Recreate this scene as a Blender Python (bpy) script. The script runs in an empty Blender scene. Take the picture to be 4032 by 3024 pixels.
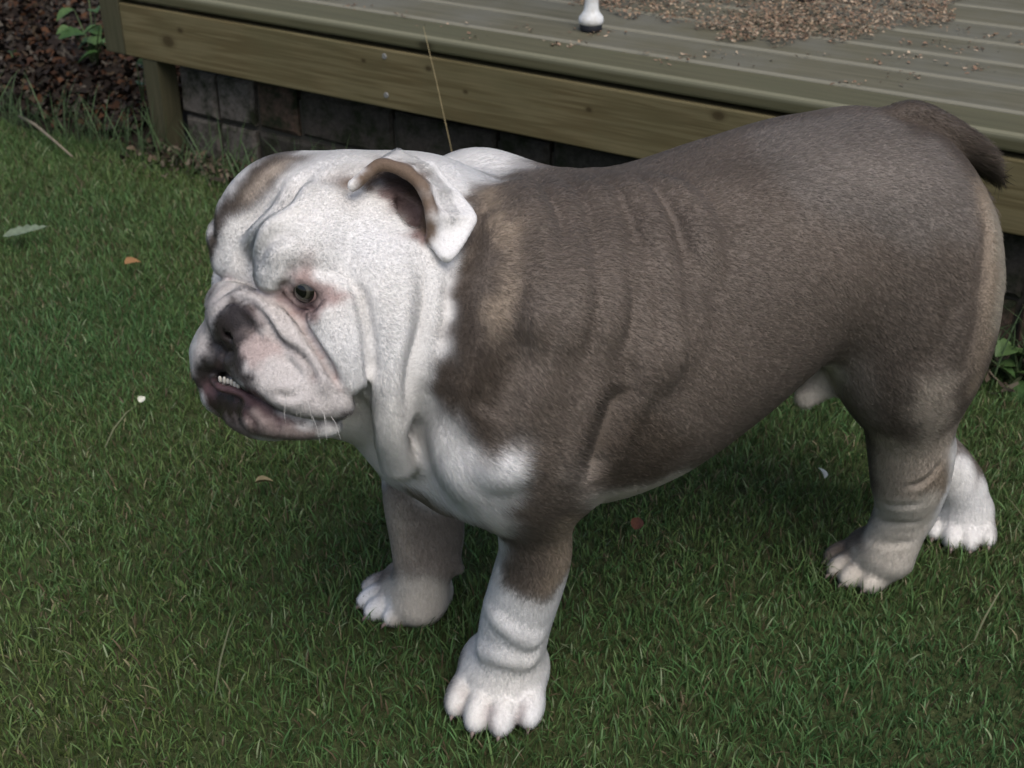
import bpy, math, random
import numpy as np
from mathutils import Vector, kdtree

# =====================================================================
# camera, sky, sun, exposure
# =====================================================================
scene = bpy.context.scene
COL = scene.collection
cam_data = bpy.data.cameras.new('camera')
cam = bpy.data.objects.new('camera', cam_data); COL.objects.link(cam)
cam_data.sensor_width = 36.0
cam_data.lens = 44.64
cam_data.clip_start = 0.02; cam_data.clip_end = 500
cam.location = (0.0, 0.0, 0.8)
cam.rotation_euler = (math.pi / 2 - math.atan(0.558), 0, 0)
cam_data.dof.use_dof = True
cam_data.dof.focus_distance = 0.93
cam_data.dof.aperture_fstop = 16.0
scene.camera = cam

SUN_EL, SUN_AZ = math.radians(57), math.radians(158)      # azimuth clockwise from +Y
world = bpy.data.worlds.new('World'); scene.world = world; world.use_nodes = True
wn, wl = world.node_tree.nodes, world.node_tree.links
sky = wn.new('ShaderNodeTexSky'); sky.sky_type = 'NISHITA'; sky.sun_disc = False
sky.sun_elevation = SUN_EL; sky.sun_rotation = SUN_AZ
sky.air_density = 1.0; sky.dust_density = 3.5; sky.ozone_density = 0.7
wl.new(sky.outputs[0], wn['Background'].inputs[0]); wn['Background'].inputs[1].default_value = 0.10
sun_data = bpy.data.lights.new('sun', 'SUN'); sun_data.energy = 1.3; sun_data.angle = math.radians(40); sun_data.color = (1.0, 0.98, 0.945)
sun = bpy.data.objects.new('sun', sun_data); COL.objects.link(sun)
sd = Vector((math.sin(SUN_AZ) * math.cos(SUN_EL), math.cos(SUN_AZ) * math.cos(SUN_EL), math.sin(SUN_EL)))
sun.rotation_euler = sd.to_track_quat('Z', 'Y').to_euler()
vs = scene.view_settings
vs.view_transform = 'Standard'; vs.look = 'None'; vs.gamma = 1.0; vs.use_curve_mapping = False
vs.exposure = 0.43
scene.cycles.use_denoising = True
scene.cycles_curves.shape = 'RIBBONS'

rng = np.random.default_rng(7)
random.seed(7)
E_AX = np.array([-0.8414, 0.5403]); N_AX = np.array([0.5403, 0.8414])   # along the deck edge / into the deck
N0 = 1.597                                                              # front face of the deck
def dk(e, n, z): return (E_AX[0] * e + N_AX[0] * n, E_AX[1] * e + N_AX[1] * n, z)

# =====================================================================
# helpers
# =====================================================================
def tag(o, label=None, cat=None, group=None, kind=None):
    if label: o['label'] = label
    if cat: o['category'] = cat
    if group: o['group'] = group
    if kind: o['kind'] = kind
    return o
def link(name, data, parent=None, mat=None):
    o = bpy.data.objects.new(name, data); COL.objects.link(o)
    if parent is not None: o.parent = parent
    if mat is not None and data is not None and hasattr(data, 'materials') and not len(data.materials): data.materials.append(mat)
    return o
def mesh(name, V, F, smooth=False):
    me = bpy.data.meshes.new(name); me.from_pydata([tuple(map(float, v)) for v in V], [], [tuple(map(int, f)) for f in F]); me.update()
    if smooth: me.polygons.foreach_set('use_smooth', [True] * len(me.polygons))
    return me
def big_mesh(name, V, loops, sizes, smooth=False, col=None):
    me = bpy.data.meshes.new(name)
    me.vertices.add(len(V)); me.vertices.foreach_set('co', np.ascontiguousarray(V, np.float32).ravel())
    me.loops.add(len(loops)); me.loops.foreach_set('vertex_index', np.ascontiguousarray(loops, np.int32))
    st = np.zeros(len(sizes), np.int32); st[1:] = np.cumsum(sizes)[:-1]
    me.polygons.add(len(sizes)); me.polygons.foreach_set('loop_start', st)
    me.update(calc_edges=True)
    if smooth: me.polygons.foreach_set('use_smooth', np.ones(len(sizes), bool))
    if col is not None:
        a = me.color_attributes.new('col', 'FLOAT_COLOR', 'POINT')
        a.data.foreach_set('color', np.c_[col, np.ones(len(col))].astype(np.float32).ravel())
    return me
def mat(name, base=(.5, .5, .5), rough=.6, spec=.3):
    m = bpy.data.materials.new(name); m.use_nodes = True
    b = m.node_tree.nodes['Principled BSDF']
    b.inputs['Base Color'].default_value = (*base, 1); b.inputs['Roughness'].default_value = rough
    b.inputs['Specular IOR Level'].default_value = spec
    return m, m.node_tree.nodes, m.node_tree.links, b
def ramp(nodes, stops):
    r = nodes.new('ShaderNodeValToRGB'); e = r.color_ramp.elements
    while len(e) < len(stops): e.new(0.5)
    for el, (p, c) in zip(e, stops): el.position = p; el.color = (*c, 1)
    return r
def noise(nodes, links, vec, scale, detail=6, rough=.6, mapping=None):
    n = nodes.new('ShaderNodeTexNoise'); n.inputs['Scale'].default_value = scale
    n.inputs['Detail'].default_value = detail; n.inputs['Roughness'].default_value = rough
    if mapping is not None:
        mp = nodes.new('ShaderNodeMapping'); mp.inputs['Scale'].default_value = mapping
        links.new(vec, mp.inputs['Vector']); vec = mp.outputs['Vector']
    links.new(vec, n.inputs['Vector']); return n
def mixc(nodes, links, fac, a, b, mode='MIX'):
    m = nodes.new('ShaderNodeMix'); m.data_type = 'RGBA'; m.blend_type = mode
    for s, v in ((0, fac), (6, a), (7, b)):
        if hasattr(v, 'is_linked') or isinstance(v, bpy.types.NodeSocket): links.new(v, m.inputs[s])
        elif s == 0: m.inputs[0].default_value = v
        else: m.inputs[s].default_value = (*v, 1)
    return m.outputs[2]
def attr_col(nodes, name='col'):
    a = nodes.new('ShaderNodeAttribute'); a.attribute_name = name; return a.outputs['Color']
def bump(nodes, links, b, h, strength=.3, dist=.002):
    bp = nodes.new('ShaderNodeBump'); bp.inputs['Strength'].default_value = strength; bp.inputs['Distance'].default_value = dist
    links.new(h, bp.inputs['Height']); links.new(bp.outputs[0], b.inputs['Normal'])
def vnoise(x, y, s, seed=0):
    r = np.random.default_rng(seed); o = np.zeros_like(x)
    for k in range(14):
        a = r.uniform(0, 6.283); f = s * r.uniform(.5, 1.7); o += np.sin((x * math.cos(a) + y * math.sin(a)) * f + r.uniform(0, 6.28))
    return o / 5.0

# =====================================================================
# ground
# =====================================================================
m_soil, nd, lk, b = mat('soil', (.05, .04, .03), .95, .1)
geo = nd.new('ShaderNodeNewGeometry'); pos = geo.outputs['Position']
n1 = noise(nd, lk, pos, 9, 8, .65); n2 = noise(nd, lk, pos, 70, 6, .7)
r1 = ramp(nd, [(.3, (.010, .008, .006)), (.55, (.022, .017, .013)), (.8, (.042, .032, .024))])
lk.new(n2.outputs[0], r1.inputs[0])
c = mixc(nd, lk, .35, r1.outputs[0], (.035, .028, .02)); lk.new(c, b.inputs['Base Color'])
bump(nd, lk, b, n2.outputs[0], .9, .012)
m_turf, nd, lk, b = mat('turf_soil', (.03, .035, .015), .95, .1)
geo = nd.new('ShaderNodeNewGeometry'); n2 = noise(nd, lk, geo.outputs['Position'], 60, 6, .7)
r1 = ramp(nd, [(.3, (.042, .052, .022)), (.6, (.075, .092, .038)), (.85, (.12, .125, .06))])
lk.new(n2.outputs[0], r1.inputs[0]); lk.new(r1.outputs[0], b.inputs['Base Color']); bump(nd, lk, b, n2.outputs[0], .9, .01)
def far_quad(n_lo, n_hi): return [dk(40, n_lo, 0), dk(-40, n_lo, 0), dk(-40, n_hi, 0), dk(40, n_hi, 0)]
g = link('ground', mesh('ground', far_quad(-40, 1.60), [(0, 1, 2, 3)]), mat=m_turf); tag(g, 'lawn soil under the grass', kind='structure')
# flower bed: an uneven sheet of dark soil beyond the lawn edge
nx, ny = 160, 120
ee = np.linspace(4.2, -.6, nx); nn = np.linspace(1.57, 4.2, ny)
Eg, Ng = np.meshgrid(ee, nn, indexing='ij')
Xg = E_AX[0] * Eg + N_AX[0] * Ng; Yg = E_AX[1] * Eg + N_AX[1] * Ng
Zg = .004 + np.clip((Ng - 1.60) * .10, 0, .03) + .006 * vnoise(Xg, Yg, 26, 1) + .004 * vnoise(Xg, Yg, 70, 2)
Zg = np.where(Ng < 1.6, np.minimum(Zg, .003), np.maximum(Zg, .004))
idx = np.arange(nx * ny).reshape(nx, ny)
q = np.stack([idx[:-1, :-1], idx[1:, :-1], idx[1:, 1:], idx[:-1, 1:]], -1).reshape(-1, 4)
o = link('flower_bed', big_mesh('flower_bed', np.stack([Xg, Yg, Zg], -1).reshape(-1, 3), q.ravel(), np.full(len(q), 4), True), mat=m_soil)
tag(o, 'dark soil of the flower bed', kind='structure')
o = link('bed_soil', mesh('bed_soil', [dk(40, 1.6, -.01), dk(-40, 1.6, -.01), dk(-40, 40, -.01), dk(40, 40, -.01)], [(0, 1, 2, 3)]), mat=m_soil)
tag(o, 'bare soil beyond the flower bed', kind='structure')

# =====================================================================
# timber deck
# =====================================================================
def wood(name, dark, mid, light, along, knots=(), edge=None, wear=(.30, .30, .26), grain=1.0):
    m, nd, lk, b = mat(name, mid, .72, .25)
    tc = nd.new('ShaderNodeTexCoord'); oi = nd.new('ShaderNodeObjectInfo')
    ad = nd.new('ShaderNodeVectorMath'); ad.operation = 'ADD'
    mul = nd.new('ShaderNodeVectorMath'); mul.operation = 'SCALE'; mul.inputs['Scale'].default_value = 7.0
    cmb = nd.new('ShaderNodeCombineXYZ'); lk.new(oi.outputs['Random'], cmb.inputs[0]); lk.new(oi.outputs['Random'], cmb.inputs[2])
    lk.new(cmb.outputs[0], mul.inputs[0]); lk.new(tc.outputs['Object'], ad.inputs[0]); lk.new(mul.outputs[0], ad.inputs[1])
    v = ad.outputs[0]
    fine = noise(nd, lk, v, 1, 8, .7, (5 if along == 0 else 260, 260, 260 if along == 0 else 5))
    band = noise(nd, lk, v, 1, 4, .55, (1.6 if along == 0 else 34, 34, 34 if along == 0 else 1.6))
    blot = noise(nd, lk, v, 7, 5, .6)
    w = nd.new('ShaderNodeMath'); w.operation = 'SINE'
    mm = nd.new('ShaderNodeMath'); mm.operation = 'MULTIPLY'; mm.inputs[1].default_value = 38.0
    lk.new(band.outputs[0], mm.inputs[0]); lk.new(mm.outputs[0], w.inputs[0])
    mr = nd.new('ShaderNodeMapRange'); mr.inputs[1].default_value = -1; mr.inputs[2].default_value = 1
    lk.new(w.outputs[0], mr.inputs[0])
    r = ramp(nd, [(0, dark), (.45, mid), (1, light)]); lk.new(mr.outputs[0], r.inputs[0])
    c0 = mixc(nd, lk, 1 - .45 * grain, r.outputs[0], mid)
    rf = ramp(nd, [(.3, (.62, .62, .6)), (.55, (1, 1, 1)), (.75, (1.12, 1.12, 1.1))]); lk.new(fine.outputs[0], rf.inputs[0])
    c1 = mixc(nd, lk, .75, c0, rf.outputs[0], 'MULTIPLY')
    rb = ramp(nd, [(.42, (0, 0, 0)), (.68, (1, 1, 1))]); lk.new(blot.outputs[0], rb.inputs[0])
    sc = nd.new('ShaderNodeMath'); sc.operation = 'MULTIPLY'; sc.inputs[1].default_value = .55; lk.new(rb.outputs[0], sc.inputs[0])
    c2 = mixc(nd, lk, sc.outputs[0], c1, wear)
    for (kx, kz, kr) in knots:
        sub = nd.new('ShaderNodeVectorMath'); sub.operation = 'SUBTRACT'; sub.inputs[1].default_value = (kx, 0, kz); lk.new(tc.outputs['Object'], sub.inputs[0])
        mp = nd.new('ShaderNodeVectorMath'); mp.operation = 'MULTIPLY'; mp.inputs[1].default_value = (.75, 0, 1.1); lk.new(sub.outputs[0], mp.inputs[0])
        ln = nd.new('ShaderNodeVectorMath'); ln.operation = 'LENGTH'; lk.new(mp.outputs[0], ln.inputs[0])
        rk = ramp(nd, [(0, (.9, .9, .9)), (.45, (.75, .75, .75)), (.6, (.3, .3, .3)), (1, (0, 0, 0))])
        dv = nd.new('ShaderNodeMath'); dv.operation = 'DIVIDE'; dv.inputs[1].default_value = kr; lk.new(ln.outputs['Value'], dv.inputs[0])
        lk.new(dv.outputs[0], rk.inputs[0]); c2 = mixc(nd, lk, rk.outputs[0], c2, (dark[0] * .45, dark[1] * .4, dark[2] * .35))
    if edge:                       # arrises paled by wear, with bevel highlights painted into the same strips
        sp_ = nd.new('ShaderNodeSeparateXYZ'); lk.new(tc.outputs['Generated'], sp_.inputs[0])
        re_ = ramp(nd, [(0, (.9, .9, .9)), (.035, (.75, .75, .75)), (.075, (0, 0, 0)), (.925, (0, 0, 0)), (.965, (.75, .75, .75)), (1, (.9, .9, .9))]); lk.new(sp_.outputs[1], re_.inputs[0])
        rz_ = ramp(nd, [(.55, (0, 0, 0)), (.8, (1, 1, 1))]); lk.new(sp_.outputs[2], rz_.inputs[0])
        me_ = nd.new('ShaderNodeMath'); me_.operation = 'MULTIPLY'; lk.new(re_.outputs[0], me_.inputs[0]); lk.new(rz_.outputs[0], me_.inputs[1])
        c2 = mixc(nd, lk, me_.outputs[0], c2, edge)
    lk.new(c2, b.inputs['Base Color']); bump(nd, lk, b, fine.outputs[0], .35, .0012)
    return m
E1 = 1.8765        # left end of the deck along its edge
def bar(name, prof, e0, e1, parent, m, n_off=0.0, z_off=0.0, segs=1):
    """timber with a rounded profile (n, z) running from e0 to e1; local x runs along the deck edge"""
    k = len(prof); V = []; F = []
    ts = np.linspace(0, e0 - e1, segs + 1)
    for t in ts:
        for (pn, pz) in prof: V.append((t, pn, pz))
    for s in range(segs):
        for i in range(k):
            j = (i + 1) % k; F.append((s * k + i, s * k + j, (s + 1) * k + j, (s + 1) * k + i))
    F.append(tuple(range(k))[::-1]); F.append(tuple(segs * k + i for i in range(k)))
    me = mesh(name, V, F); ob = link(name, me, parent, m)
    ob.location = dk(e0, n_off, z_off)
    ob.rotation_euler = (0, 0, math.atan2(-E_AX[1], -E_AX[0]))
    return ob
def rounded(w, h, r=.004, k=3):
    P = []
    for cx, cz, a0 in ((w - r, r, -90), (w - r, h - r, 0), (r, h - r, 90), (r, r, 180)):
        for i in range(k + 1):
            a = math.radians(a0 + 90 * i / k); P.append((cx + r * math.cos(a), cz + r * math.sin(a)))
    return P
deck = link('timber_deck', None); deck.location = dk(.8, N0, 0)
deck.empty_display_size = .1
tag(deck, 'weathered low timber deck with grooved grey-green boards and an olive fascia beam', 'deck')
bpy.context.view_layer.update()
inv = deck.matrix_world.inverted()
def under(ob, parent):
    ob.parent = parent; ob.matrix_parent_inverse = parent.matrix_world.inverted(); return ob
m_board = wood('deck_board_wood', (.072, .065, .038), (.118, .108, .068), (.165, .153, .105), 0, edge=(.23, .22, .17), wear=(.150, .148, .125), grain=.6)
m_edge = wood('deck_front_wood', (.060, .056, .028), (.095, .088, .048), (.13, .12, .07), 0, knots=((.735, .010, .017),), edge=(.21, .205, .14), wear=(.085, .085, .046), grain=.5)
m_fascia = wood('fascia_wood', (.092, .070, .030), (.142, .114, .056), (.185, .155, .082), 0,
                knots=((.116, .042, .020), (.150, .066, .009), (.565, .072, .006), (.695, .078, .008), (.765, .052, .006), (.985, .060, .007), (1.19, .085, .013), (1.255, .012, .008), (1.7, .05, .012)), wear=(.112, .102, .050), grain=1.3)
m_post = wood('post_wood', (.050, .047, .026), (.072, .067, .038), (.098, .09, .055), 2, wear=(.058, .06, .032))
edges = [0, .092, .207, .322, .437, .552, .667, .782, .897, 1.012, 1.127, 1.242]
for i in range(len(edges) - 1):
    w = edges[i + 1] - edges[i] - .008
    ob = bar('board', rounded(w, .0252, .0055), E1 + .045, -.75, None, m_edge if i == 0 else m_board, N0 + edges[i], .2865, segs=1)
    under(ob, deck)
    # two shallow grooves are worked into each board as raised lips along its edges
under(bar('fascia_board', rounded(.028, .0965, .003), E1, -.75, None, m_fascia, N0, .183), deck)
under(bar('fascia_board', rounded(.028, .100, .003), E1 - .03, -.75, None, m_post, N0 + 1.2, .183), deck)
for ej in (1.72, 1.22, .72, .22, -.28):
    ob = bar('joist', rounded(1.165, .085, .003), ej + .022, ej - .022, None, m_post, N0 + .031, .196); under(ob, deck)
ob = bar('corner_post', rounded(.05, .128, .003), E1 + .052, E1 + .002, None, m_post, N0 - .001, .184); under(ob, deck)
for (e, n) in ((1.838, N0 + .002), (.9, N0 + .30), (-.4, N0 + .30), (1.75, N0 + 1.1), (-.4, N0 + 1.1)):
    ob = bar('support_post', rounded(.045, .213, .003), e, e - .037, None, m_post, n, -.03); under(ob, deck)
# screws in the fascia
m_metal = mat('dull_zinc', (.20, .20, .19), .5, .5)[0]
def disc(r, h, k=14, dome=.3):
    V = [(r * math.cos(6.2832 * i / k), 0, r * math.sin(6.2832 * i / k)) for i in range(k)] + [(r * .8 * math.cos(6.2832 * i / k), -h, r * .8 * math.sin(6.2832 * i / k)) for i in range(k)]
    F = [(i, (i + 1) % k, k + (i + 1) % k, k + i) for i in range(k)] + [tuple(k + i for i in range(k))]
    return mesh('screw', V, F)
screw = disc(.005, .0012)
for e, z in ((1.268, .268), (1.268, .205), (.62, .262), (.62, .204), (.02, .262)):
    ob = link('screw', screw, None, m_metal); ob.location = dk(e, N0 - .0002, z); ob.rotation_euler = (0, 0, math.atan2(-E_AX[1], -E_AX[0])); under(ob, deck)

# =====================================================================
# brick footing under the deck
# =====================================================================
m_brick, nd, lk, b = mat('dark_brick', (.16, .13, .11), .9, .15)  # darker than the first two bricks of each course, with greenish blotches
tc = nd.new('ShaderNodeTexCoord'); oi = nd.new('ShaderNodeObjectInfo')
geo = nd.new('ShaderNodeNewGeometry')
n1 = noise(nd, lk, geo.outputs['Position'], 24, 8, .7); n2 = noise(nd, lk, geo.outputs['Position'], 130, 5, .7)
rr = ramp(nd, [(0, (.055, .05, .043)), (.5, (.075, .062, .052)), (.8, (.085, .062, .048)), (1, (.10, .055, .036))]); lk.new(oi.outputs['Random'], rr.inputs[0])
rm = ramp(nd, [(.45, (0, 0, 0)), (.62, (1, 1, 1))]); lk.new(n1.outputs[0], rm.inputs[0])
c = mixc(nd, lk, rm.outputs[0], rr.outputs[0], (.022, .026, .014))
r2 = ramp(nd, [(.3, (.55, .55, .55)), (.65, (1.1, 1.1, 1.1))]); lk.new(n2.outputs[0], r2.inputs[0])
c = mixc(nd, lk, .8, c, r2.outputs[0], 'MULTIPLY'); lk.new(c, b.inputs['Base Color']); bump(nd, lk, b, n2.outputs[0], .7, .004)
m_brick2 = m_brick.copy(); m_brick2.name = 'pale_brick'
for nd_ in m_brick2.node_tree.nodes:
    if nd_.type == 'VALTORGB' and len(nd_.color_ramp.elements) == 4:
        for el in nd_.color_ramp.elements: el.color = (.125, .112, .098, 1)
m_mortar, nd, lk, b = mat('old_mortar', (.06, .055, .045), .95, .1)
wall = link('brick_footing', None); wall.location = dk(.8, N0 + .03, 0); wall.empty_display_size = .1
tag(wall, 'dark brick footing in the shade under the deck fascia', 'brick wall')
bpy.context.view_layer.update()
ob = bar('mortar', [(0, 0), (.08, 0), (.08, .176), (0, .176)], 1.782, -.70, None, m_mortar, N0 + .052, -.03, 1); under(ob, wall)
def brick_mesh(w, h, d, seed):
    r = random.Random(seed); c = .006
    P = []
    for y, s in ((0, c), (c, 0), (d, 0)):
        for (x, z) in ((s, s), (w - s, s), (w - s, h - s), (s, h - s)):
            P.append((x + r.uniform(-.002, .002), y + r.uniform(-.0015, .0015), z + r.uniform(-.002, .002)))
    F = [(0, 1, 2, 3)[::1]] + [(a + i, a + 4 + i, a + 4 + (i + 1) % 4, a + (i + 1) % 4) for a in (0, 4) for i in range(4)]
    return mesh('brick', P, F)
lens = [[.092, .092, .21, .10, .21, .21, .10, .21, .10, .21, .21, .10, .21, .21, .21], [.094, .094, .10, .21, .21, .10, .21, .21, .10, .21, .21, .21, .10, .21, .21]]
for course in (0, 1):
    e = 1.786; z0 = -.008 if course == 0 else .082
    for k, L_ in enumerate(lens[course]):
        if e - L_ < -.68: break
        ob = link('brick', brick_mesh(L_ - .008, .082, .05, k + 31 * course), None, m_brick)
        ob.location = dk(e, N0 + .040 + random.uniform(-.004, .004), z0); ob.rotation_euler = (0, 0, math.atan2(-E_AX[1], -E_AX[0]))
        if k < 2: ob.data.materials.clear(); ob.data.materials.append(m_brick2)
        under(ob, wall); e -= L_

# =====================================================================
# garden chair standing on the deck
# =====================================================================
def tube(P, r, k=12, closed=False):
    P = [Vector(p) for p in P]; rs = r if hasattr(r, '__len__') else [r] * len(P)
    V = []; F = []; prev = None
    for i, p in enumerate(P):
        d = (P[min(i + 1, len(P) - 1)] - P[max(i - 1, 0)]).normalized()
        a = d.orthogonal().normalized() if prev is None else (prev - d * prev.dot(d)).normalized()
        prev = a; bb = d.cross(a)
        for j in range(k):
            t = 6.28318 * j / k; V.append(p + (a * math.cos(t) + bb * math.sin(t)) * rs[i])
    for i in range(len(P) - 1):
        for j in range(k): F.append((i * k + j, i * k + (j + 1) % k, (i + 1) * k + (j + 1) % k, (i + 1) * k + j))
    F.append(tuple(range(k))[::-1]); F.append(tuple((len(P) - 1) * k + j for j in range(k)))
    return V, F
def lathe(prof, k=20):
    V = []; F = []
    for (r, z) in prof:
        for j in range(k): t = 6.28318 * j / k; V.append((r * math.cos(t), r * math.sin(t), z))
    for i in range(len(prof) - 1):
        for j in range(k): F.append((i * k + j, i * k + (j + 1) % k, (i + 1) * k + (j + 1) % k, (i + 1) * k + j))
    F.append(tuple(range(k))[::-1]); F.append(tuple((len(prof) - 1) * k + j for j in range(k)))
    return V, F
m_white, nd, lk, b = mat('white_powder_coat', (.72, .73, .73), .38, .4)
geo = nd.new('ShaderNodeNewGeometry'); n1 = noise(nd, lk, geo.outputs['Position'], 60, 6, .7)
r1 = ramp(nd, [(.35, (.55, .54, .50)), (.6, (.74, .75, .75))]); lk.new(n1.outputs[0], r1.inputs[0]); lk.new(r1.outputs[0], b.inputs['Base Color'])
m_rubber = mat('black_rubber', (.018, .020, .026), .55, .4)[0]
ZT = .3117
ch = link('garden_chair', None); ch.location = (.124, 2.017, ZT); ch.rotation_euler = (0, 0, math.atan2(.21, .381)); ch.empty_display_size = .1
tag(ch, 'white metal garden chair with black rubber feet on the deck', 'chair')
W_, D_, S_ = .435, .42, .43
leg = mesh('leg', *lathe([(.0165, .0105), (.0190, .012), (.0200, .0165), (.0190, .022), (.014, .028), (.0115, .034), (.0108, .045), (.0108, S_)], 20), smooth=True)
cap = mesh('foot_cap', *lathe([(.0160, 0), (.0175, .002), (.0175, .009), (.0168, .0112)], 20), smooth=True)
for x in (0, W_):
    for y in (0, D_):
        l1 = link('leg', leg, ch, m_white); l1.location = (x, y, 0)
        l2 = link('foot_cap', cap, l1, m_rubber)
V, F = tube([(0, 0, S_), (W_, 0, S_), (W_, D_, S_), (0, D_, S_), (0, 0, S_)], .0108); link('seat_frame', mesh('seat_frame', V, F, True), ch, m_white)
slat = mesh('seat_slat', *tube([(0, 0, S_ + .006), (W_, 0, S_ + .006)], .006, 8), smooth=True)
for i in range(12):
    l1 = link('seat_slat', slat, ch, m_white); l1.location = (0, .03 + i * .033, 0)
V, F = tube([(0, D_, S_), (0, D_ + .03, S_ + .2), (.01, D_ + .07, S_ + .38), (.06, D_ + .085, S_ + .43), (W_ - .06, D_ + .085, S_ + .43), (W_ - .01, D_ + .07, S_ + .38), (W_, D_ + .03, S_ + .2), (W_, D_, S_)], .0108)
link('backrest_frame', mesh('backrest_frame', V, F, True), ch, m_white)
bs = mesh('back_slat', *tube([(0, D_ + .012, S_), (0, D_ + .045, S_ + .22), (0, D_ + .085, S_ + .43)], .006, 8), smooth=True)
for i in range(7): l1 = link('back_slat', bs, ch, m_white); l1.location = (.055 + i * .054, 0, 0)

# =====================================================================
# wood shavings, leaf litter
# =====================================================================
def in_poly(x, y, poly):
    c = np.zeros(len(x), bool); j = len(poly) - 1
    for i in range(len(poly)):
        xi, yi = poly[i]; xj, yj = poly[j]
        c ^= ((yi > y) != (yj > y)) & (x < (xj - xi) * (y - yi) / ((yj - yi) or 1e-9) + xi); j = i
    return c
def flakes(name, P, size, pal, m, flat=.5, aspect=1.6, curl=.5):
    """small curled flakes: 2x3 vertex patches with their own colour"""
    n = len(P); a = rng.uniform(0, 6.283, n); L = size * rng.uniform(.5, 1.5, n); Wd = L / aspect * rng.uniform(.6, 1.3, n)
    tx = np.stack([np.cos(a), np.sin(a), rng.normal(0, flat, n)], 1); tx /= np.linalg.norm(tx, axis=1)[:, None]
    up = np.stack([rng.normal(0, flat, n), rng.normal(0, flat, n), np.ones(n)], 1); ty = np.cross(up, tx); ty /= np.linalg.norm(ty, axis=1)[:, None]
    nz = np.cross(tx, ty); cu = rng.uniform(-curl, curl, n)[:, None]
    V = []
    for u in (-1, 0, 1):
        wv = 1.0 if u == 0 else .55
        for v in (-1, 1):
            V.append(P + tx * (u * L / 2)[:, None] + ty * (v * wv * Wd / 2)[:, None] + nz * (cu * (u * u) * L[:, None] * .5) + nz * (cu * .25 * L[:, None] * (v * v)))
    V = np.stack(V, 1).reshape(-1, 3); base = np.arange(n)[:, None] * 6
    q = np.concatenate([base + np.array([[0, 1, 3, 2]]), base + np.array([[2, 3, 5, 4]])], 0)
    pal = np.array(pal); c = pal[rng.integers(0, len(pal), n)] * rng.uniform(.7, 1.25, (n, 1))
    me = big_mesh(name, V, q.ravel(), np.full(len(q), 4), True, np.repeat(c, 6, 0))
    return link(name, me, mat=m)
m_flake, nd, lk, b = mat('dry_flake', rough=.8, spec=.2); lk.new(attr_col(nd), b.inputs['Base Color'])
pile = [(-.02, 2.42), (.06, 2.30), (.13, 2.17), (.24, 2.06), (.34, 1.97), (.42, 1.92), (.47, 1.955), (.555, 1.95), (.585, 2.02), (.70, 2.05), (.72, 2.15), (.82, 2.3), (.75, 2.55), (.4, 2.75), (.05, 2.6)]
x = rng.uniform(-.1, .95, 60000); y = rng.uniform(1.85, 2.8, 60000)
wob = .025 * vnoise(x, y, 60, 5)
k = in_poly(x + wob, y + wob, pile); keep = k & (rng.random(len(x)) < np.clip(.6 + .35 * vnoise(x, y, 24, 6), .1, 1))
Pz = ZT + rng.uniform(.001, .012, keep.sum())
PA = np.stack([x[keep], y[keep], Pz], 1)
# scattered crumbs in little clusters over the boards
cl = [(.02, 2.03), (-.06, 1.97), (.11, 2.0), (.14, 1.995), (.19, 1.88), (.30, 1.87), (.36, 1.83), (.43, 1.87), (.52, 1.83), (.58, 1.86), (.62, 1.93), (.68, 1.90), (.74, 1.98), (.80, 1.93), (.66, 1.80), (.78, 1.84), (.86, 2.04), (.55, 1.76), (-.19, 2.12), (-.26, 2.18), (-.12, 2.05), (.70, 2.02), (.08, 1.93), (-.33, 2.24), (.24, 1.84), (.9, 1.9), (.47, 1.72)]
PB = []
for cx, cy in cl:
    n_ = random.randint(5, 22)
    PB += [(cx + E_AX[0] * rng.normal(0, .022) + rng.normal(0, .006), cy + E_AX[1] * rng.normal(0, .022) + rng.normal(0, .006), ZT + .002) for _ in range(n_)]
PB = np.array(PB); PB = PB[(PB[:, :2] @ N_AX) > N0 + .004]
o = flakes('wood_shavings', np.vstack([PA, PB]), .0052, [(.24, .165, .11), (.31, .225, .145), (.17, .115, .075), (.40, .31, .22), (.11, .075, .05), (.26, .165, .11)], m_flake, .28)
tag(o, 'pale brown wood shavings heaped and scattered on the deck boards', 'shavings', kind='stuff')
# leaf litter on the bed
e = rng.uniform(1.70, 3.9, 30000); n = 1.60 + rng.gamma(1.5, .22, 30000)
n = np.where(rng.random(30000) < .25, rng.uniform(1.60, 3.6, 30000), n); keep = (n < 3.8) & ~((e < E1 + .06) & (n > N0 - .02))
X = E_AX[0] * e + N_AX[0] * n; Y = E_AX[1] * e + N_AX[1] * n
P = np.stack([X, Y, .012 + np.clip((n - 1.6) * .10, 0, .03) + .006 * vnoise(X, Y, 26, 1) + rng.uniform(0, .014, len(X))], 1)[keep]
o = flakes('leaf_litter', P, .019, [(.040, .018, .010), (.062, .028, .013), (.026, .018, .013), (.055, .038, .022), (.018, .012, .009), (.040, .031, .024), (.075, .064, .05), (.014, .010, .007), (.016, .011, .008), (.020, .014, .010)], m_flake, .55, 1.6, .8)
tag(o, 'brown and russet dead leaves littering the flower bed beside the deck', 'leaf litter', kind='stuff')
# dry thatch and debris along the foot of the bricks
e = rng.uniform(-.6, 1.86, 5200); n = N0 - .01 + rng.normal(0, .035, 5200)
keep = n < N0 + .012; e, n = e[keep], n[keep]
P = np.stack([E_AX[0] * e + N_AX[0] * n, E_AX[1] * e + N_AX[1] * n, rng.uniform(.004, .028, len(e))], 1)
o = flakes('wall_debris', P, .016, [(.06, .045, .032), (.10, .075, .05), (.035, .03, .02), (.13, .11, .08), (.04, .05, .022)], m_flake, .7, 2.6, .8)
tag(o, 'dry brown debris along the foot of the brick footing', 'debris', kind='stuff')

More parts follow.
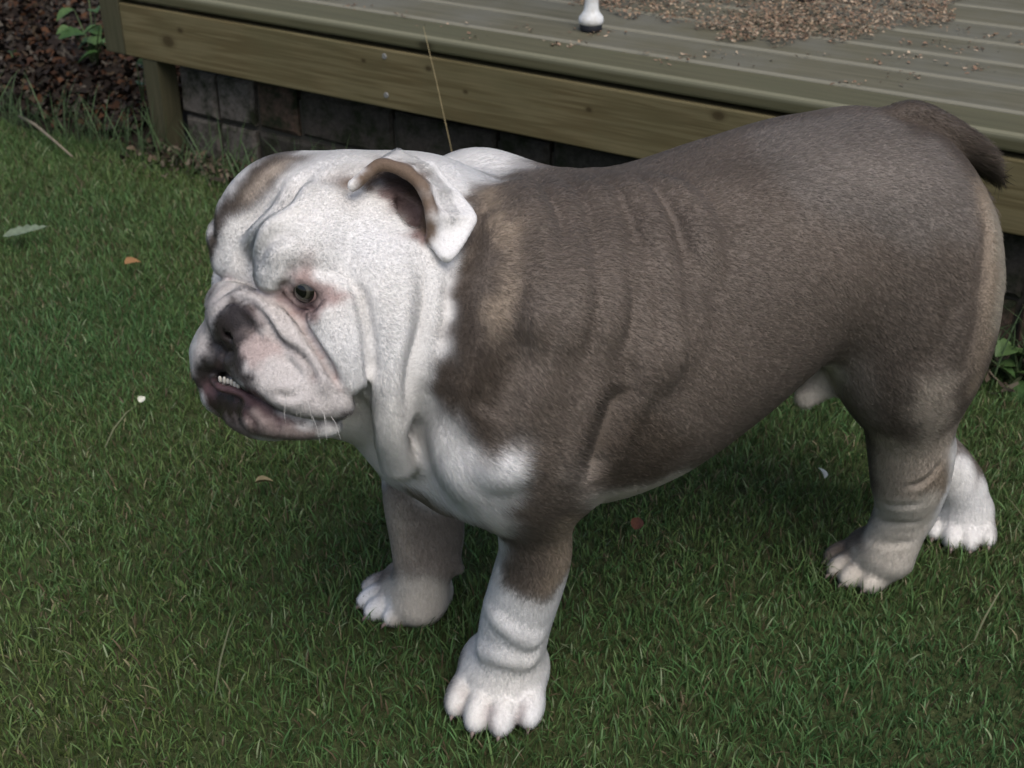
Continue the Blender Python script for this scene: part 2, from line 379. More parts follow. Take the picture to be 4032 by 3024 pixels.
# =====================================================================
# implicit modelling toolkit for the dog
# =====================================================================
# ---------- implicit modelling toolkit (numpy) ----------
def d_ell(p, c, r, R=None):
    q = p - c
    if R is not None: q = q @ R
    a = np.sqrt(((q / r) ** 2).sum(1)) + 1e-9
    b = np.sqrt(((q / (r * r)) ** 2).sum(1)) + 1e-9
    return a * (a - 1.0) / b
def d_cone(p, a, b, ra, rb):
    ba = b - a; l2 = float(ba @ ba) + 1e-12
    t = np.clip(((p - a) @ ba) / l2, 0, 1)
    q = p - a - t[:, None] * ba
    return np.sqrt((q * q).sum(1)) - (ra + t * (rb - ra))
def d_tri(p, a, b, c, r):
    ba, cb, ac = b - a, c - b, a - c
    n = np.cross(ba, ac)
    pa, pb, pc = p - a, p - b, p - c
    s = (np.sign(pa @ np.cross(ba, n)) + np.sign(pb @ np.cross(cb, n)) + np.sign(pc @ np.cross(ac, n)))
    def e(q, v):
        t = np.clip((q @ v) / (v @ v), 0, 1); w = v * t[:, None] - q
        return (w * w).sum(1)
    edge = np.minimum(np.minimum(e(pa, ba), e(pb, cb)), e(pc, ac))
    plane = (pa @ n) ** 2 / (n @ n)
    return np.sqrt(np.where(s < 2.0, edge, plane)) - r
def d_chain(p, P, r):
    d = None
    for i in range(len(P) - 1):
        e = d_cone(p, P[i], P[i + 1], r[i], r[i + 1])
        d = e if d is None else np.minimum(d, e)
    return d
def spline(P, n=4):
    # Catmull-Rom resampling of a polyline (rows may carry a radius as last column)
    P = np.asarray(P, float)
    if len(P) < 3: return P
    E = np.vstack([2 * P[0] - P[1], P, 2 * P[-1] - P[-2]]); out = []
    for i in range(1, len(E) - 2):
        for t in np.arange(n) / n:
            a, b, c, d = E[i - 1], E[i], E[i + 1], E[i + 2]
            out.append(0.5 * (2 * b + (c - a) * t + (2 * a - 5 * b + 4 * c - d) * t * t + (3 * b - a - 3 * c + d) * t ** 3))
    out.append(P[-1]); return np.array(out)
def d_torso(p, O, ax, lx, st):
    q = p - O
    x = q @ ax; s = q @ lx; z = q[:, 2]
    xs = st[:, 0]
    o = np.argsort(xs); xs = xs[o]; S = st[o]
    top = np.interp(x, xs, S[:, 1]); bot = np.interp(x, xs, S[:, 2])
    w = np.interp(x, xs, S[:, 3]); sc = np.interp(x, xs, S[:, 4])
    zc = (top + bot) / 2; hz = np.maximum((top - bot) / 2, 1e-3); w = np.maximum(w, 1e-3)
    e = (np.abs(s - sc) / w) ** 2.3 + (np.abs(z - zc) / hz) ** 2.1
    d = (e ** (1 / 2.2) - 1.0) * np.minimum(w, hz) * 0.9
    out = np.maximum(xs[0] - x, x - xs[-1])
    return np.maximum(d, out)
def smin(a, b, k):
    h = np.maximum(k - np.abs(a - b), 0) / k
    return np.minimum(a, b) - h * h * k * 0.25
def smooth_stations(st, n=60):
    # cubic (Catmull-Rom-like) resampling of the body stations
    st = np.asarray(st, float); x = st[:, 0]
    xs = np.linspace(x[0], x[-1], n); out = [xs]
    for j in range(1, st.shape[1]):
        y = st[:, j]; m = np.gradient(y, x)
        i = np.clip(np.searchsorted(-x, -xs, side='right') - 1, 0, len(x) - 2) if x[0] > x[-1] else np.clip(np.searchsorted(x, xs, side='right') - 1, 0, len(x) - 2)
        hh = x[i + 1] - x[i]; t = (xs - x[i]) / hh
        out.append((2*t**3-3*t**2+1)*y[i] + (t**3-2*t**2+t)*hh*m[i] + (-2*t**3+3*t**2)*y[i+1] + (t**3-t**2)*hh*m[i+1])
    return np.stack(out, 1)
def bbox_of(pr):
    t = pr[2]
    if t == 'ell': c, r = np.array(pr[3]), np.array(pr[4]); m = r.max(); return c - m, c + m
    if t == 'cone':
        a, b, ra, rb = np.array(pr[3]), np.array(pr[4]), pr[5], pr[6]; m = max(ra, rb)
        return np.minimum(a, b) - m, np.maximum(a, b) + m
    if t == 'chain':
        P = np.array(pr[3]); m = P[:, 3:]; return (P[:, :3] - m).min(0), (P[:, :3] + m).max(0)
    if t == 'tri':
        P = np.array(pr[3:6]); return P.min(0) - pr[6], P.max(0) + pr[6]
    return np.full(3, -9.), np.full(3, 9.)
def prim_dist(pr, q):
    t = pr[2]
    if t == 'ell': return d_ell(q, np.array(pr[3]), np.array(pr[4]), np.array(pr[5]) if pr[5] is not None else None)
    if t == 'cone': return d_cone(q, np.array(pr[3]), np.array(pr[4]), pr[5], pr[6])
    if t == 'chain': P = spline(pr[3]); return d_chain(q, P[:, :3], P[:, 3])
    if t == 'tri': return d_tri(q, np.array(pr[3]), np.array(pr[4]), np.array(pr[5]), pr[6])
    if t == 'torso': return d_torso(q, np.array(pr[3]), np.array(pr[4]), np.array(pr[5]), np.array(pr[6]))
def field(p, prims):
    # prims: ('u'|'s', k, type, ...); smooth union / smooth subtraction in order
    d = np.full(len(p), 0.08, np.float32)
    for pr in prims:
        lo, hi = bbox_of(pr); m = pr[1] + 0.03
        lo = lo - m; hi = hi + m
        idx = np.nonzero((p[:, 0] > lo[0]) & (p[:, 0] < hi[0]) & (p[:, 1] > lo[1]) & (p[:, 1] < hi[1]) & (p[:, 2] > lo[2]) & (p[:, 2] < hi[2]))[0]
        if not len(idx): continue
        e = prim_dist(pr, p[idx]).astype(np.float32)
        if pr[0] == 'u': d[idx] = smin(d[idx], e, pr[1])
        else: d[idx] = -smin(-d[idx], e, pr[1])
    return d
def surface_nets(fun, lo, hi, vox, coarse=4):
    lo = np.array(lo, float); n = np.ceil((np.array(hi) - lo) / vox).astype(int); n = (n // coarse + 1) * coarse
    nc = n // coarse + 1
    gi = np.stack(np.meshgrid(*[np.arange(k) for k in nc], indexing='ij'), -1)
    pc = (lo + gi * vox * coarse).reshape(-1, 3)
    dc = fun(pc).reshape(nc)
    N = n + 1
    dist = np.zeros(N, np.float32)
    rep = dc
    for a in range(3): rep = np.repeat(rep, coarse, axis=a)
    sl = tuple(slice(0, k) for k in N)
    dist[...] = rep[sl]
    # a coarse cell is active if any corner is within reach of the surface
    near = np.abs(dc) < vox * coarse * 1.9
    act = np.zeros(nc - 1, bool)
    for i in (0, 1):
        for j in (0, 1):
            for k in (0, 1):
                act |= near[i:nc[0]-1+i, j:nc[1]-1+j, k:nc[2]-1+k]
    A = act
    for a in range(3): A = np.repeat(A, coarse, axis=a)
    need = np.zeros(N, bool)
    for i in (0, 1):
        for j in (0, 1):
            for k in (0, 1):
                need[i:N[0]-1+i, j:N[1]-1+j, k:N[2]-1+k] |= A
    ids = np.argwhere(need)
    dist[ids[:, 0], ids[:, 1], ids[:, 2]] = fun(lo + ids * vox)
    s = dist < 0
    cnt = np.zeros(n, np.int8); pos = np.zeros(tuple(n) + (3,), np.float32); num = np.zeros(n, np.float32)
    cells = None
    S8 = [s[i:n[0]+i, j:n[1]+j, k:n[2]+k] for i in (0,1) for j in (0,1) for k in (0,1)]
    tot = sum(x.astype(np.int8) for x in S8)
    ci = np.argwhere((tot > 0) & (tot < 8))
    vid = np.full(n, -1, np.int32); vid[ci[:, 0], ci[:, 1], ci[:, 2]] = np.arange(len(ci))
    acc = np.zeros((len(ci), 3)); w = np.zeros(len(ci))
    corner = [(i, j, k) for i in (0,1) for j in (0,1) for k in (0,1)]
    val = [dist[ci[:,0]+c[0], ci[:,1]+c[1], ci[:,2]+c[2]] for c in corner]
    for a in range(8):
        for b in range(a + 1, 8):
            da = np.array(corner[b]) - np.array(corner[a])
            if np.abs(da).sum() != 1: continue
            va, vb = val[a], val[b]; m = (va < 0) != (vb < 0)
            t = np.where(m, va / np.where(m, va - vb, 1), 0)
            acc += np.where(m[:, None], np.array(corner[a]) + t[:, None] * da, 0); w += m
    V = lo + (ci + acc / w[:, None]) * vox
    quads = []
    for ax in range(3):
        u, v = (ax + 1) % 3, (ax + 2) % 3
        s0 = s[tuple(slice(0, -1) if a == ax else slice(1, -1) for a in range(3))]
        s1 = s[tuple(slice(1, None) if a == ax else slice(1, -1) for a in range(3))]
        e = np.argwhere(s0 != s1)
        sgn = s0[e[:, 0], e[:, 1], e[:, 2]]
        base = e.copy(); base[:, u] += 1; base[:, v] += 1
        def at(du, dv):
            q = base.copy(); q[:, u] += du; q[:, v] += dv
            return vid[q[:, 0], q[:, 1], q[:, 2]]
        q = np.stack([at(-1, -1), at(0, -1), at(0, 0), at(-1, 0)], 1)
        q[~sgn] = q[~sgn][:, ::-1]
        quads.append(q)
    return V, np.concatenate(quads)
def relax(V, Q, n=2, f=0.5):
    for _ in range(n):
        acc = np.zeros_like(V); cnt = np.zeros(len(V))
        for a, b in ((0, 1), (1, 2), (2, 3), (3, 0)):
            for k in range(3):
                acc[:, k] += np.bincount(Q[:, a], V[Q[:, b], k], len(V)) + np.bincount(Q[:, b], V[Q[:, a], k], len(V))
            cnt += np.bincount(Q[:, a], minlength=len(V)) + np.bincount(Q[:, b], minlength=len(V))
        V = V + f * (acc / cnt[:, None] - V)
    return V
def normals(V, Q):
    fn = np.cross(V[Q[:, 2]] - V[Q[:, 0]], V[Q[:, 3]] - V[Q[:, 1]])
    N = np.zeros_like(V)
    for a in range(4):
        for k in range(3): N[:, k] += np.bincount(Q[:, a], fn[:, k], len(V))
    return N / (np.linalg.norm(N, axis=1, keepdims=True) + 1e-12)

def polyline_dist(p, P):
    best = np.full(len(p), 9.0); along = np.zeros(len(p)); n = len(P) - 1
    for i in range(n):
        ba = P[i + 1] - P[i]; t = np.clip(((p - P[i]) @ ba) / (ba @ ba + 1e-12), 0, 1)
        q = p - P[i] - t[:, None] * ba; d = np.sqrt((q * q).sum(1)); m = d < best
        best[m] = d[m]; along[m] = (i + t[m]) / n
    return best, along
def wrinkle(V, N, P, depth, width):
    """press (depth < 0) or raise (depth > 0) a soft line into the surface, fading at both ends"""
    P = spline(P, 4); lo = P.min(0) - 3 * width; hi = P.max(0) + 3 * width
    idx = np.nonzero(((V > lo) & (V < hi)).all(1))[0]
    if not len(idx): return V
    d, a = polyline_dist(V[idx], P)
    f = np.clip(np.minimum(a, 1 - a) * 5, 0.15, 1.0)
    x = d / width
    sh = 0.55 if width < .009 else 0.0          # fine creases are sharp, broad ones soft
    g = sh * np.exp(-2.2 * x) + (1.05 - sh) * np.exp(-x * x) - 0.34 * np.exp(-((x - 1.7) / 0.75) ** 2)
    V = V.copy(); V[idx] += N[idx] * (depth * f * g)[:, None]
    return V

PRIMS = [
    ('u', 0.02, 'torso', [-0.063, 0.89, 0], [-0.9613, -0.2756, 0], [0.2756, -0.9613, 0], [[0.042, 0.375, 0.315, 0.03, 0], [0.0332, 0.3946, 0.2887, 0.0597, 0], [0.0245, 0.4104, 0.2681, 0.0826, 0], [0.0157, 0.4196, 0.2578, 0.0939, 0], [0.0069, 0.4254, 0.2525, 0.0994, 0], [-0.0018, 0.4313, 0.2465, 0.1055, 0], [-0.0106, 0.4373, 0.2402, 0.1121, 0], [-0.0193, 0.4425, 0.2348, 0.1177, 0], [-0.0281, 0.4469, 0.23, 0.1224, 0], [-0.0369, 0.4508, 0.2256, 0.1266, 0], [-0.0456, 0.4539, 0.2212, 0.1303, 0], [-0.0544, 0.4562, 0.2172, 0.1332, 0], [-0.0632, 0.4577, 0.2134, 0.1354, 0.0001], [-0.0719, 0.4586, 0.2101, 0.137, 0.0001], [-0.0807, 0.4592, 0.2073, 0.1382, 0.0001], [-0.0894, 0.4596, 0.205, 0.1391, 0.0001], [-0.0982, 0.4599, 0.2033, 0.1399, 0], [-0.107, 0.4602, 0.2022, 0.1404, -0.0001], [-0.1157, 0.4599, 0.2019, 0.1406, -0.0002], [-0.1245, 0.4593, 0.2022, 0.1403, -0.0004], [-0.1333, 0.4586, 0.2029, 0.1398, -0.0005], [-0.142, 0.4578, 0.2042, 0.1391, -0.0008], [-0.1508, 0.4571, 0.2057, 0.1382, -0.0011], [-0.1595, 0.4568, 0.2076, 0.1372, -0.0014], [-0.1683, 0.4569, 0.2096, 0.1362, -0.0019], [-0.1771, 0.4576, 0.2118, 0.1351, -0.0025], [-0.1858, 0.4588, 0.2144, 0.1339, -0.0032], [-0.1946, 0.4603, 0.2174, 0.1325, -0.004], [-0.2034, 0.462, 0.2206, 0.131, -0.0049], [-0.2121, 0.4639, 0.2242, 0.1294, -0.0059], [-0.2209, 0.4659, 0.2279, 0.1277, -0.0068], [-0.2296, 0.4679, 0.232, 0.1259, -0.0078], [-0.2384, 0.4698, 0.2362, 0.1242, -0.0088], [-0.2472, 0.4715, 0.2406, 0.1225, -0.0097], [-0.2559, 0.473, 0.2452, 0.1209, -0.0106], [-0.2647, 0.4747, 0.2503, 0.1191, -0.0115], [-0.2735, 0.4764, 0.2557, 0.1173, -0.0123], [-0.2822, 0.4781, 0.2615, 0.1155, -0.0132], [-0.291, 0.4798, 0.2674, 0.1137, -0.014], [-0.2997, 0.4812, 0.2732, 0.1119, -0.0149], [-0.3085, 0.4825, 0.279, 0.1101, -0.0158], [-0.3173, 0.4834, 0.2846, 0.1084, -0.0167], [-0.326, 0.4839, 0.2898, 0.1067, -0.0176], [-0.3348, 0.4841, 0.2946, 0.1052, -0.0185], [-0.3436, 0.4843, 0.2992, 0.104, -0.0195], [-0.3523, 0.4844, 0.3038, 0.103, -0.0206], [-0.3611, 0.4843, 0.3081, 0.102, -0.0216], [-0.3698, 0.4838, 0.3123, 0.101, -0.0227], [-0.3786, 0.4826, 0.3163, 0.0997, -0.0237], [-0.3874, 0.4807, 0.32, 0.0981, -0.0247], [-0.3961, 0.4777, 0.3235, 0.0961, -0.0256], [-0.4049, 0.4736, 0.3267, 0.0937, -0.0265], [-0.4137, 0.4689, 0.3291, 0.0917, -0.0273], [-0.4224, 0.4634, 0.3311, 0.0897, -0.0282], [-0.4312, 0.457, 0.3332, 0.0869, -0.0289], [-0.4399, 0.4497, 0.3358, 0.0826, -0.0296], [-0.4487, 0.4413, 0.3394, 0.0762, -0.03], [-0.4575, 0.4316, 0.3441, 0.067, -0.0301], [-0.4662, 0.4208, 0.3495, 0.056, -0.0301], [-0.475, 0.41, 0.355, 0.045, -0.03]]),
    ('u', 0.03, 'ell', [0.3186, 1.0286, 0.385], [0.082, 0.095, 0.088], [[-0.9613, 0.2756, 0], [-0.2756, -0.9613, 0], [0, 0, 1]]),
    ('u', 0.035, 'cone', [-0.0342, 0.8983, 0.345], [-0.0959, 0.876, 0.3803], 0.105, 0.078),
    ('u', 0.03, 'cone', [-0.0342, 0.8983, 0.395], [-0.093, 0.8882, 0.4247], 0.06, 0.06),
    ('u', 0.03, 'cone', [-0.1147, 0.8517, 0.3408], [-0.063, 0.89, 0.315], 0.055, 0.07),
    ('u', 0.018, 'chain', [[0.0014, 0.8877, 0.4578, 0.0137], [-0.0037, 0.8446, 0.4463, 0.0182], [-0.01, 0.8116, 0.4287, 0.0195], [-0.0175, 0.7928, 0.3982, 0.0194], [-0.025, 0.7865, 0.361, 0.0191], [-0.0155, 0.7913, 0.3197, 0.0189]]),
    ('u', 0.035, 'ell', [0.0121, 0.8096, 0.335], [0.07, 0.058, 0.11], [[-0.9403, 0.2756, 0.1999], [-0.2696, -0.9613, 0.0573], [0.2079, 0, 0.9781]]),
    ('u', 0.045, 'ell', [-0.0459, 0.9937, 0.345], [0.075, 0.058, 0.115], [[-0.9403, 0.2756, 0.1999], [-0.2696, -0.9613, 0.0573], [0.2079, 0, 0.9781]]),
    ('u', 0.0055, 'chain', [[0.0038, 0.9556, 0.4431, 0.0127], [0.0103, 0.8727, 0.4583, 0.017], [0.0186, 0.8233, 0.445, 0.017], [0.0203, 0.79, 0.4288, 0.017], [0.0162, 0.7759, 0.4101, 0.017], [0.0069, 0.7739, 0.3889, 0.0127]]),
    ('u', 0.0055, 'chain', [[0.0217, 0.9606, 0.4417, 0.0127], [0.0338, 0.8945, 0.4522, 0.017], [0.0408, 0.8469, 0.4424, 0.017], [0.0402, 0.799, 0.4309, 0.017], [0.037, 0.7802, 0.4112, 0.017], [0.0282, 0.7758, 0.3878, 0.0127]]),
    ('u', 0.0055, 'chain', [[0.0441, 0.9787, 0.4356, 0.0135], [0.0602, 0.9095, 0.4504, 0.018], [0.0667, 0.8655, 0.4416, 0.018], [0.0653, 0.8209, 0.4263, 0.018], [0.0619, 0.7943, 0.4071, 0.018], [0.0528, 0.7851, 0.3828, 0.0135]]),
    ('u', 0.0055, 'chain', [[0.0659, 0.9812, 0.4355, 0.0127], [0.0859, 0.9184, 0.4516, 0.017], [0.0989, 0.8776, 0.4431, 0.017], [0.1049, 0.8451, 0.4254, 0.017], [0.108, 0.822, 0.4011, 0.017], [0.1083, 0.8068, 0.3732, 0.017], [0.0993, 0.807, 0.3441, 0.0127]]),
    ('u', 0.0055, 'chain', [[0.0771, 0.8743, 0.4376, 0.0112], [0.0854, 0.8323, 0.4232, 0.015], [0.0895, 0.8081, 0.397, 0.015], [0.0911, 0.7959, 0.3683, 0.015], [0.0834, 0.7951, 0.3394, 0.0112]]),
    ('u', 0.0055, 'chain', [[0.0984, 0.959, 0.441, 0.0135], [0.118, 0.919, 0.4484, 0.018], [0.1336, 0.8898, 0.4413, 0.018], [0.139, 0.8642, 0.4262, 0.018], [0.1366, 0.8474, 0.4011, 0.0135]]),
    ('u', 0.0055, 'chain', [[0.1218, 0.8718, 0.4238, 0.015], [0.1237, 0.8448, 0.4051, 0.02], [0.1226, 0.8277, 0.3808, 0.02], [0.1186, 0.8199, 0.3521, 0.015]]),
    ('u', 0.022, 'chain', [[0.0237, 0.8108, 0.3198, 0.0429], [0.0189, 0.8095, 0.28, 0.0322], [0.0185, 0.8114, 0.2513, 0.0292], [0.0179, 0.8217, 0.2136, 0.0285], [0.0187, 0.8302, 0.18, 0.0288], [0.013, 0.8369, 0.1462, 0.0295], [0.0039, 0.8447, 0.1011, 0.0295], [-0.0008, 0.8517, 0.0646, 0.0293], [-0.0057, 0.8575, 0.0331, 0.0295], [-0.0083, 0.861, 0.011, 0.0307]]),
    ('u', 0.008, 'chain', [[-0.0125, 0.8381, 0.119, 0.0075], [-0.0067, 0.8234, 0.1196, 0.01], [0.0035, 0.8198, 0.1118, 0.01], [0.0143, 0.8236, 0.1007, 0.01]]),
    ('u', 0.008, 'chain', [[-0.0183, 0.8375, 0.0744, 0.011], [-0.006, 0.8273, 0.079, 0.011], [0.0098, 0.829, 0.0737, 0.011]]),
    ('u', 0.01, 'chain', [[-0.0399, 0.7833, 0.3276, 0.015], [-0.0372, 0.7751, 0.3149, 0.02], [-0.0317, 0.7737, 0.2982, 0.02], [-0.0237, 0.7802, 0.2793, 0.015]]),
    ('u', 0.01, 'chain', [[-0.0195, 0.7685, 0.3226, 0.0143], [-0.0113, 0.7632, 0.3129, 0.019], [-0.0017, 0.7621, 0.3147, 0.019], [0.0082, 0.7659, 0.3246, 0.0143]]),
    ('u', 0.02, 'chain', [[0.0459, 0.8172, 0.275, 0.0127], [0.0465, 0.8174, 0.2494, 0.0093]]),
    ('u', 0.03, 'chain', [[-0.0747, 0.9855, 0.177, 0.0446], [-0.082, 0.9782, 0.1359, 0.0369], [-0.0803, 0.9766, 0.095, 0.0345], [-0.0816, 0.972, 0.0714, 0.0307], [-0.0854, 0.9668, 0.0535, 0.0269], [-0.0893, 0.9646, 0.0274, 0.028]]),
    ('u', 0.025, 'cone', [-0.0664, 0.8474, 0.285], [-0.0396, 0.8447, 0.262], 0.048, 0.045),
    ('u', 0.025, 'cone', [-0.0871, 0.9195, 0.285], [-0.0658, 0.936, 0.265], 0.048, 0.045),
    ('u', 0.03, 'ell', [0.3345, 0.9624, 0.335], [0.076, 0.056, 0.115], [[-0.9519, 0.2756, -0.1338], [-0.273, -0.9613, -0.0384], [-0.1392, 0, 0.9903]]),
    ('u', 0.03, 'chain', [[0.3427, 0.9699, 0.3434, 0.0487], [0.354, 0.9784, 0.2861, 0.0451], [0.3612, 0.9836, 0.2415, 0.0388], [0.367, 0.9925, 0.196, 0.0339], [0.374, 1.0028, 0.1547, 0.0308], [0.3803, 1.013, 0.1145, 0.0275], [0.3786, 1.0197, 0.0722, 0.0263], [0.3717, 1.0198, 0.0413, 0.0276]]),
    ('u', 0.035, 'chain', [[0.3119, 0.9559, 0.3156, 0.0215], [0.3269, 0.9654, 0.2748, 0.0216], [0.3434, 0.9784, 0.2302, 0.0223], [0.3592, 0.9923, 0.1827, 0.0213], [0.3724, 1.0044, 0.1339, 0.0202]]),
    ('u', 0.02, 'chain', [[0.3916, 1.0099, 0.1717, 0.0191], [0.4, 1.0165, 0.1365, 0.0141], [0.3968, 1.0218, 0.09, 0.0135]]),
    ('u', 0.025, 'chain', [[0.3704, 1.1183, 0.2735, 0.0539], [0.346, 1.1009, 0.2166, 0.0354], [0.3675, 1.1019, 0.169, 0.0315], [0.4083, 1.1, 0.1267, 0.0282], [0.4628, 1.1053, 0.0671, 0.027], [0.4736, 1.1063, 0.0283, 0.0264], [0.4739, 1.1043, 0.0118, 0.0275]]),
    ('u', 0.007, 'chain', [[0.308, 1.0276, 0.4714, 0.0131], [0.332, 1.0345, 0.4783, 0.0131], [0.3594, 1.0423, 0.4663, 0.0141], [0.3863, 1.05, 0.4491, 0.0135], [0.4078, 1.0562, 0.4333, 0.0108], [0.4239, 1.0608, 0.4157, 0.0041]]),
    ('u', 0.02, 'chain', [[0.2838, 0.9895, 0.2711, 0.0204], [0.2697, 0.9802, 0.2528, 0.0147], [0.2579, 0.9716, 0.2445, 0.0098]]),
    ('u', 0.018, 'ell', [-0.0074, 0.8655, 0.0291], [0.0426, 0.0392, 0.0302], [[-0.2212, 0.9752, 0], [-0.9752, -0.2212, 0], [0, 0, 1]]),
    ('u', 0.005, 'ell', [-0.0415, 0.8457, 0.0185], [0.0291, 0.0137, 0.0168], [[-0.3905, 0.9206, 0], [-0.9206, -0.3905, 0], [0, 0, 1]]),
    ('u', 0.005, 'ell', [-0.026, 0.8273, 0.0185], [0.0291, 0.0137, 0.0168], [[-0.2792, 0.9602, 0], [-0.9602, -0.2792, 0], [0, 0, 1]]),
    ('u', 0.005, 'ell', [-0.0072, 0.823, 0.0185], [0.0291, 0.0137, 0.0168], [[-0.1624, 0.9867, 0], [-0.9867, -0.1624, 0], [0, 0, 1]]),
    ('u', 0.005, 'ell', [0.0148, 0.8329, 0.0185], [0.0291, 0.0137, 0.0168], [[-0.0449, 0.999, 0], [-0.999, -0.0449, 0], [0, 0, 1]]),
    ('u', 0.012, 'ell', [-0.003, 0.8852, 0.0134], [0.0246, 0.0336, 0.0179], [[-0.2212, 0.9752, 0], [-0.9752, -0.2212, 0], [0, 0, 1]]),
    ('u', 0.018, 'ell', [-0.0958, 0.9903, 0.0234], [0.0342, 0.0315, 0.0243], [[-0.8821, 0.4711, 0], [-0.4711, -0.8821, 0], [0, 0, 1]]),
    ('u', 0.005, 'ell', [-0.1258, 1.0006, 0.0149], [0.0234, 0.011, 0.0135], [[-0.9516, 0.3074, 0], [-0.3074, -0.9516, 0], [0, 0, 1]]),
    ('u', 0.005, 'ell', [-0.1288, 0.9815, 0.0149], [0.0234, 0.011, 0.0135], [[-0.9087, 0.4174, 0], [-0.4174, -0.9087, 0], [0, 0, 1]]),
    ('u', 0.005, 'ell', [-0.1215, 0.9678, 0.0149], [0.0234, 0.011, 0.0135], [[-0.8523, 0.5231, 0], [-0.5231, -0.8523, 0], [0, 0, 1]]),
    ('u', 0.005, 'ell', [-0.1039, 0.9597, 0.0149], [0.0234, 0.011, 0.0135], [[-0.7847, 0.6199, 0], [-0.6199, -0.7847, 0], [0, 0, 1]]),
    ('u', 0.012, 'ell', [-0.0815, 0.998, 0.0108], [0.0198, 0.027, 0.0144], [[-0.8821, 0.4711, 0], [-0.4711, -0.8821, 0], [0, 0, 1]]),
    ('u', 0.018, 'ell', [0.3708, 1.0416, 0.0234], [0.0342, 0.0315, 0.0243], [[-0.8645, 0.5026, 0], [-0.5026, -0.8645, 0], [0, 0, 1]]),
    ('u', 0.005, 'ell', [0.3405, 1.0508, 0.0149], [0.0234, 0.011, 0.0135], [[-0.9399, 0.3415, 0], [-0.3415, -0.9399, 0], [0, 0, 1]]),
    ('u', 0.005, 'ell', [0.3382, 1.0315, 0.0149], [0.0234, 0.011, 0.0135], [[-0.8931, 0.4499, 0], [-0.4499, -0.8931, 0], [0, 0, 1]]),
    ('u', 0.005, 'ell', [0.3459, 1.0182, 0.0149], [0.0234, 0.011, 0.0135], [[-0.8328, 0.5535, 0], [-0.5535, -0.8328, 0], [0, 0, 1]]),
    ('u', 0.005, 'ell', [0.3638, 1.0107, 0.0149], [0.0234, 0.011, 0.0135], [[-0.7618, 0.6478, 0], [-0.6478, -0.7618, 0], [0, 0, 1]]),
    ('u', 0.012, 'ell', [0.3848, 1.0497, 0.0108], [0.0198, 0.027, 0.0144], [[-0.8645, 0.5026, 0], [-0.5026, -0.8645, 0], [0, 0, 1]]),
    ('u', 0.018, 'ell', [0.4782, 1.1184, 0.0242], [0.0353, 0.0326, 0.0251], [[-0.252, 0.9677, 0], [-0.9677, -0.252, 0], [0, 0, 1]]),
    ('u', 0.005, 'ell', [0.4493, 1.1029, 0.0153], [0.0242, 0.0114, 0.014], [[-0.4195, 0.9078, 0], [-0.9078, -0.4195, 0], [0, 0, 1]]),
    ('u', 0.005, 'ell', [0.4617, 1.0871, 0.0153], [0.0242, 0.0114, 0.014], [[-0.3095, 0.9509, 0], [-0.9509, -0.3095, 0], [0, 0, 1]]),
    ('u', 0.005, 'ell', [0.4772, 1.0831, 0.0153], [0.0242, 0.0114, 0.014], [[-0.1936, 0.9811, 0], [-0.9811, -0.1936, 0], [0, 0, 1]]),
    ('u', 0.005, 'ell', [0.4958, 1.0908, 0.0153], [0.0242, 0.0114, 0.014], [[-0.0766, 0.9971, 0], [-0.9971, -0.0766, 0], [0, 0, 1]]),
    ('u', 0.012, 'ell', [0.4824, 1.1346, 0.0112], [0.0205, 0.0279, 0.0149], [[-0.252, 0.9677, 0], [-0.9677, -0.252, 0], [0, 0, 1]]),
    ('u', 0.008, 'chain', [[-0.0572, 0.9645, 0.0689, 0.007], [-0.0509, 0.9663, 0.0605, 0.0048]]),
    ('u', 0.02, 'ell', [-0.1119, 0.8717, 0.4217], [0.08, 0.08, 0.07], [[-0.766, 0.634, -0.1061], [-0.6428, -0.7555, 0.1264], [0, 0.1651, 0.9863]]),
    ('u', 0.025, 'ell', [-0.0802, 0.8184, 0.4076], [0.058, 0.042, 0.068], [[-0.766, 0.634, -0.1061], [-0.6428, -0.7555, 0.1264], [0, 0.1651, 0.9863]]),
    ('u', 0.025, 'ell', [-0.1537, 0.9061, 0.3885], [0.058, 0.042, 0.068], [[-0.766, 0.634, -0.1061], [-0.6428, -0.7555, 0.1264], [0, 0.1651, 0.9863]]),
    ('u', 0.007, 'ell', [-0.1363, 0.8152, 0.4567], [0.042, 0.032, 0.036], [[-0.766, 0.634, -0.1061], [-0.6428, -0.7555, 0.1264], [0, 0.1651, 0.9863]]),
    ('u', 0.007, 'ell', [-0.1781, 0.8651, 0.4458], [0.042, 0.032, 0.036], [[-0.766, 0.634, -0.1061], [-0.6428, -0.7555, 0.1264], [0, 0.1651, 0.9863]]),
    ('u', 0.007, 'ell', [-0.1533, 0.8013, 0.4405], [0.024, 0.024, 0.022], [[-0.766, 0.634, -0.1061], [-0.6428, -0.7555, 0.1264], [0, 0.1651, 0.9863]]),
    ('u', 0.007, 'ell', [-0.1913, 0.8467, 0.4305], [0.024, 0.024, 0.022], [[-0.766, 0.634, -0.1061], [-0.6428, -0.7555, 0.1264], [0, 0.1651, 0.9863]]),
    ('u', 0.015, 'ell', [-0.1263, 0.8656, 0.4493], [0.062, 0.064, 0.052], [[-0.766, 0.634, -0.1061], [-0.6428, -0.7555, 0.1264], [0, 0.1651, 0.9863]]),
    ('u', 0.02, 'ell', [-0.0755, 0.9061, 0.4395], [0.06, 0.06, 0.046], [[-0.766, 0.634, -0.1061], [-0.6428, -0.7555, 0.1264], [0, 0.1651, 0.9863]]),
    ('u', 0.012, 'ell', [-0.1643, 0.8767, 0.4641], [0.046, 0.034, 0.034], [[-0.766, 0.634, -0.1061], [-0.6428, -0.7555, 0.1264], [0, 0.1651, 0.9863]]),
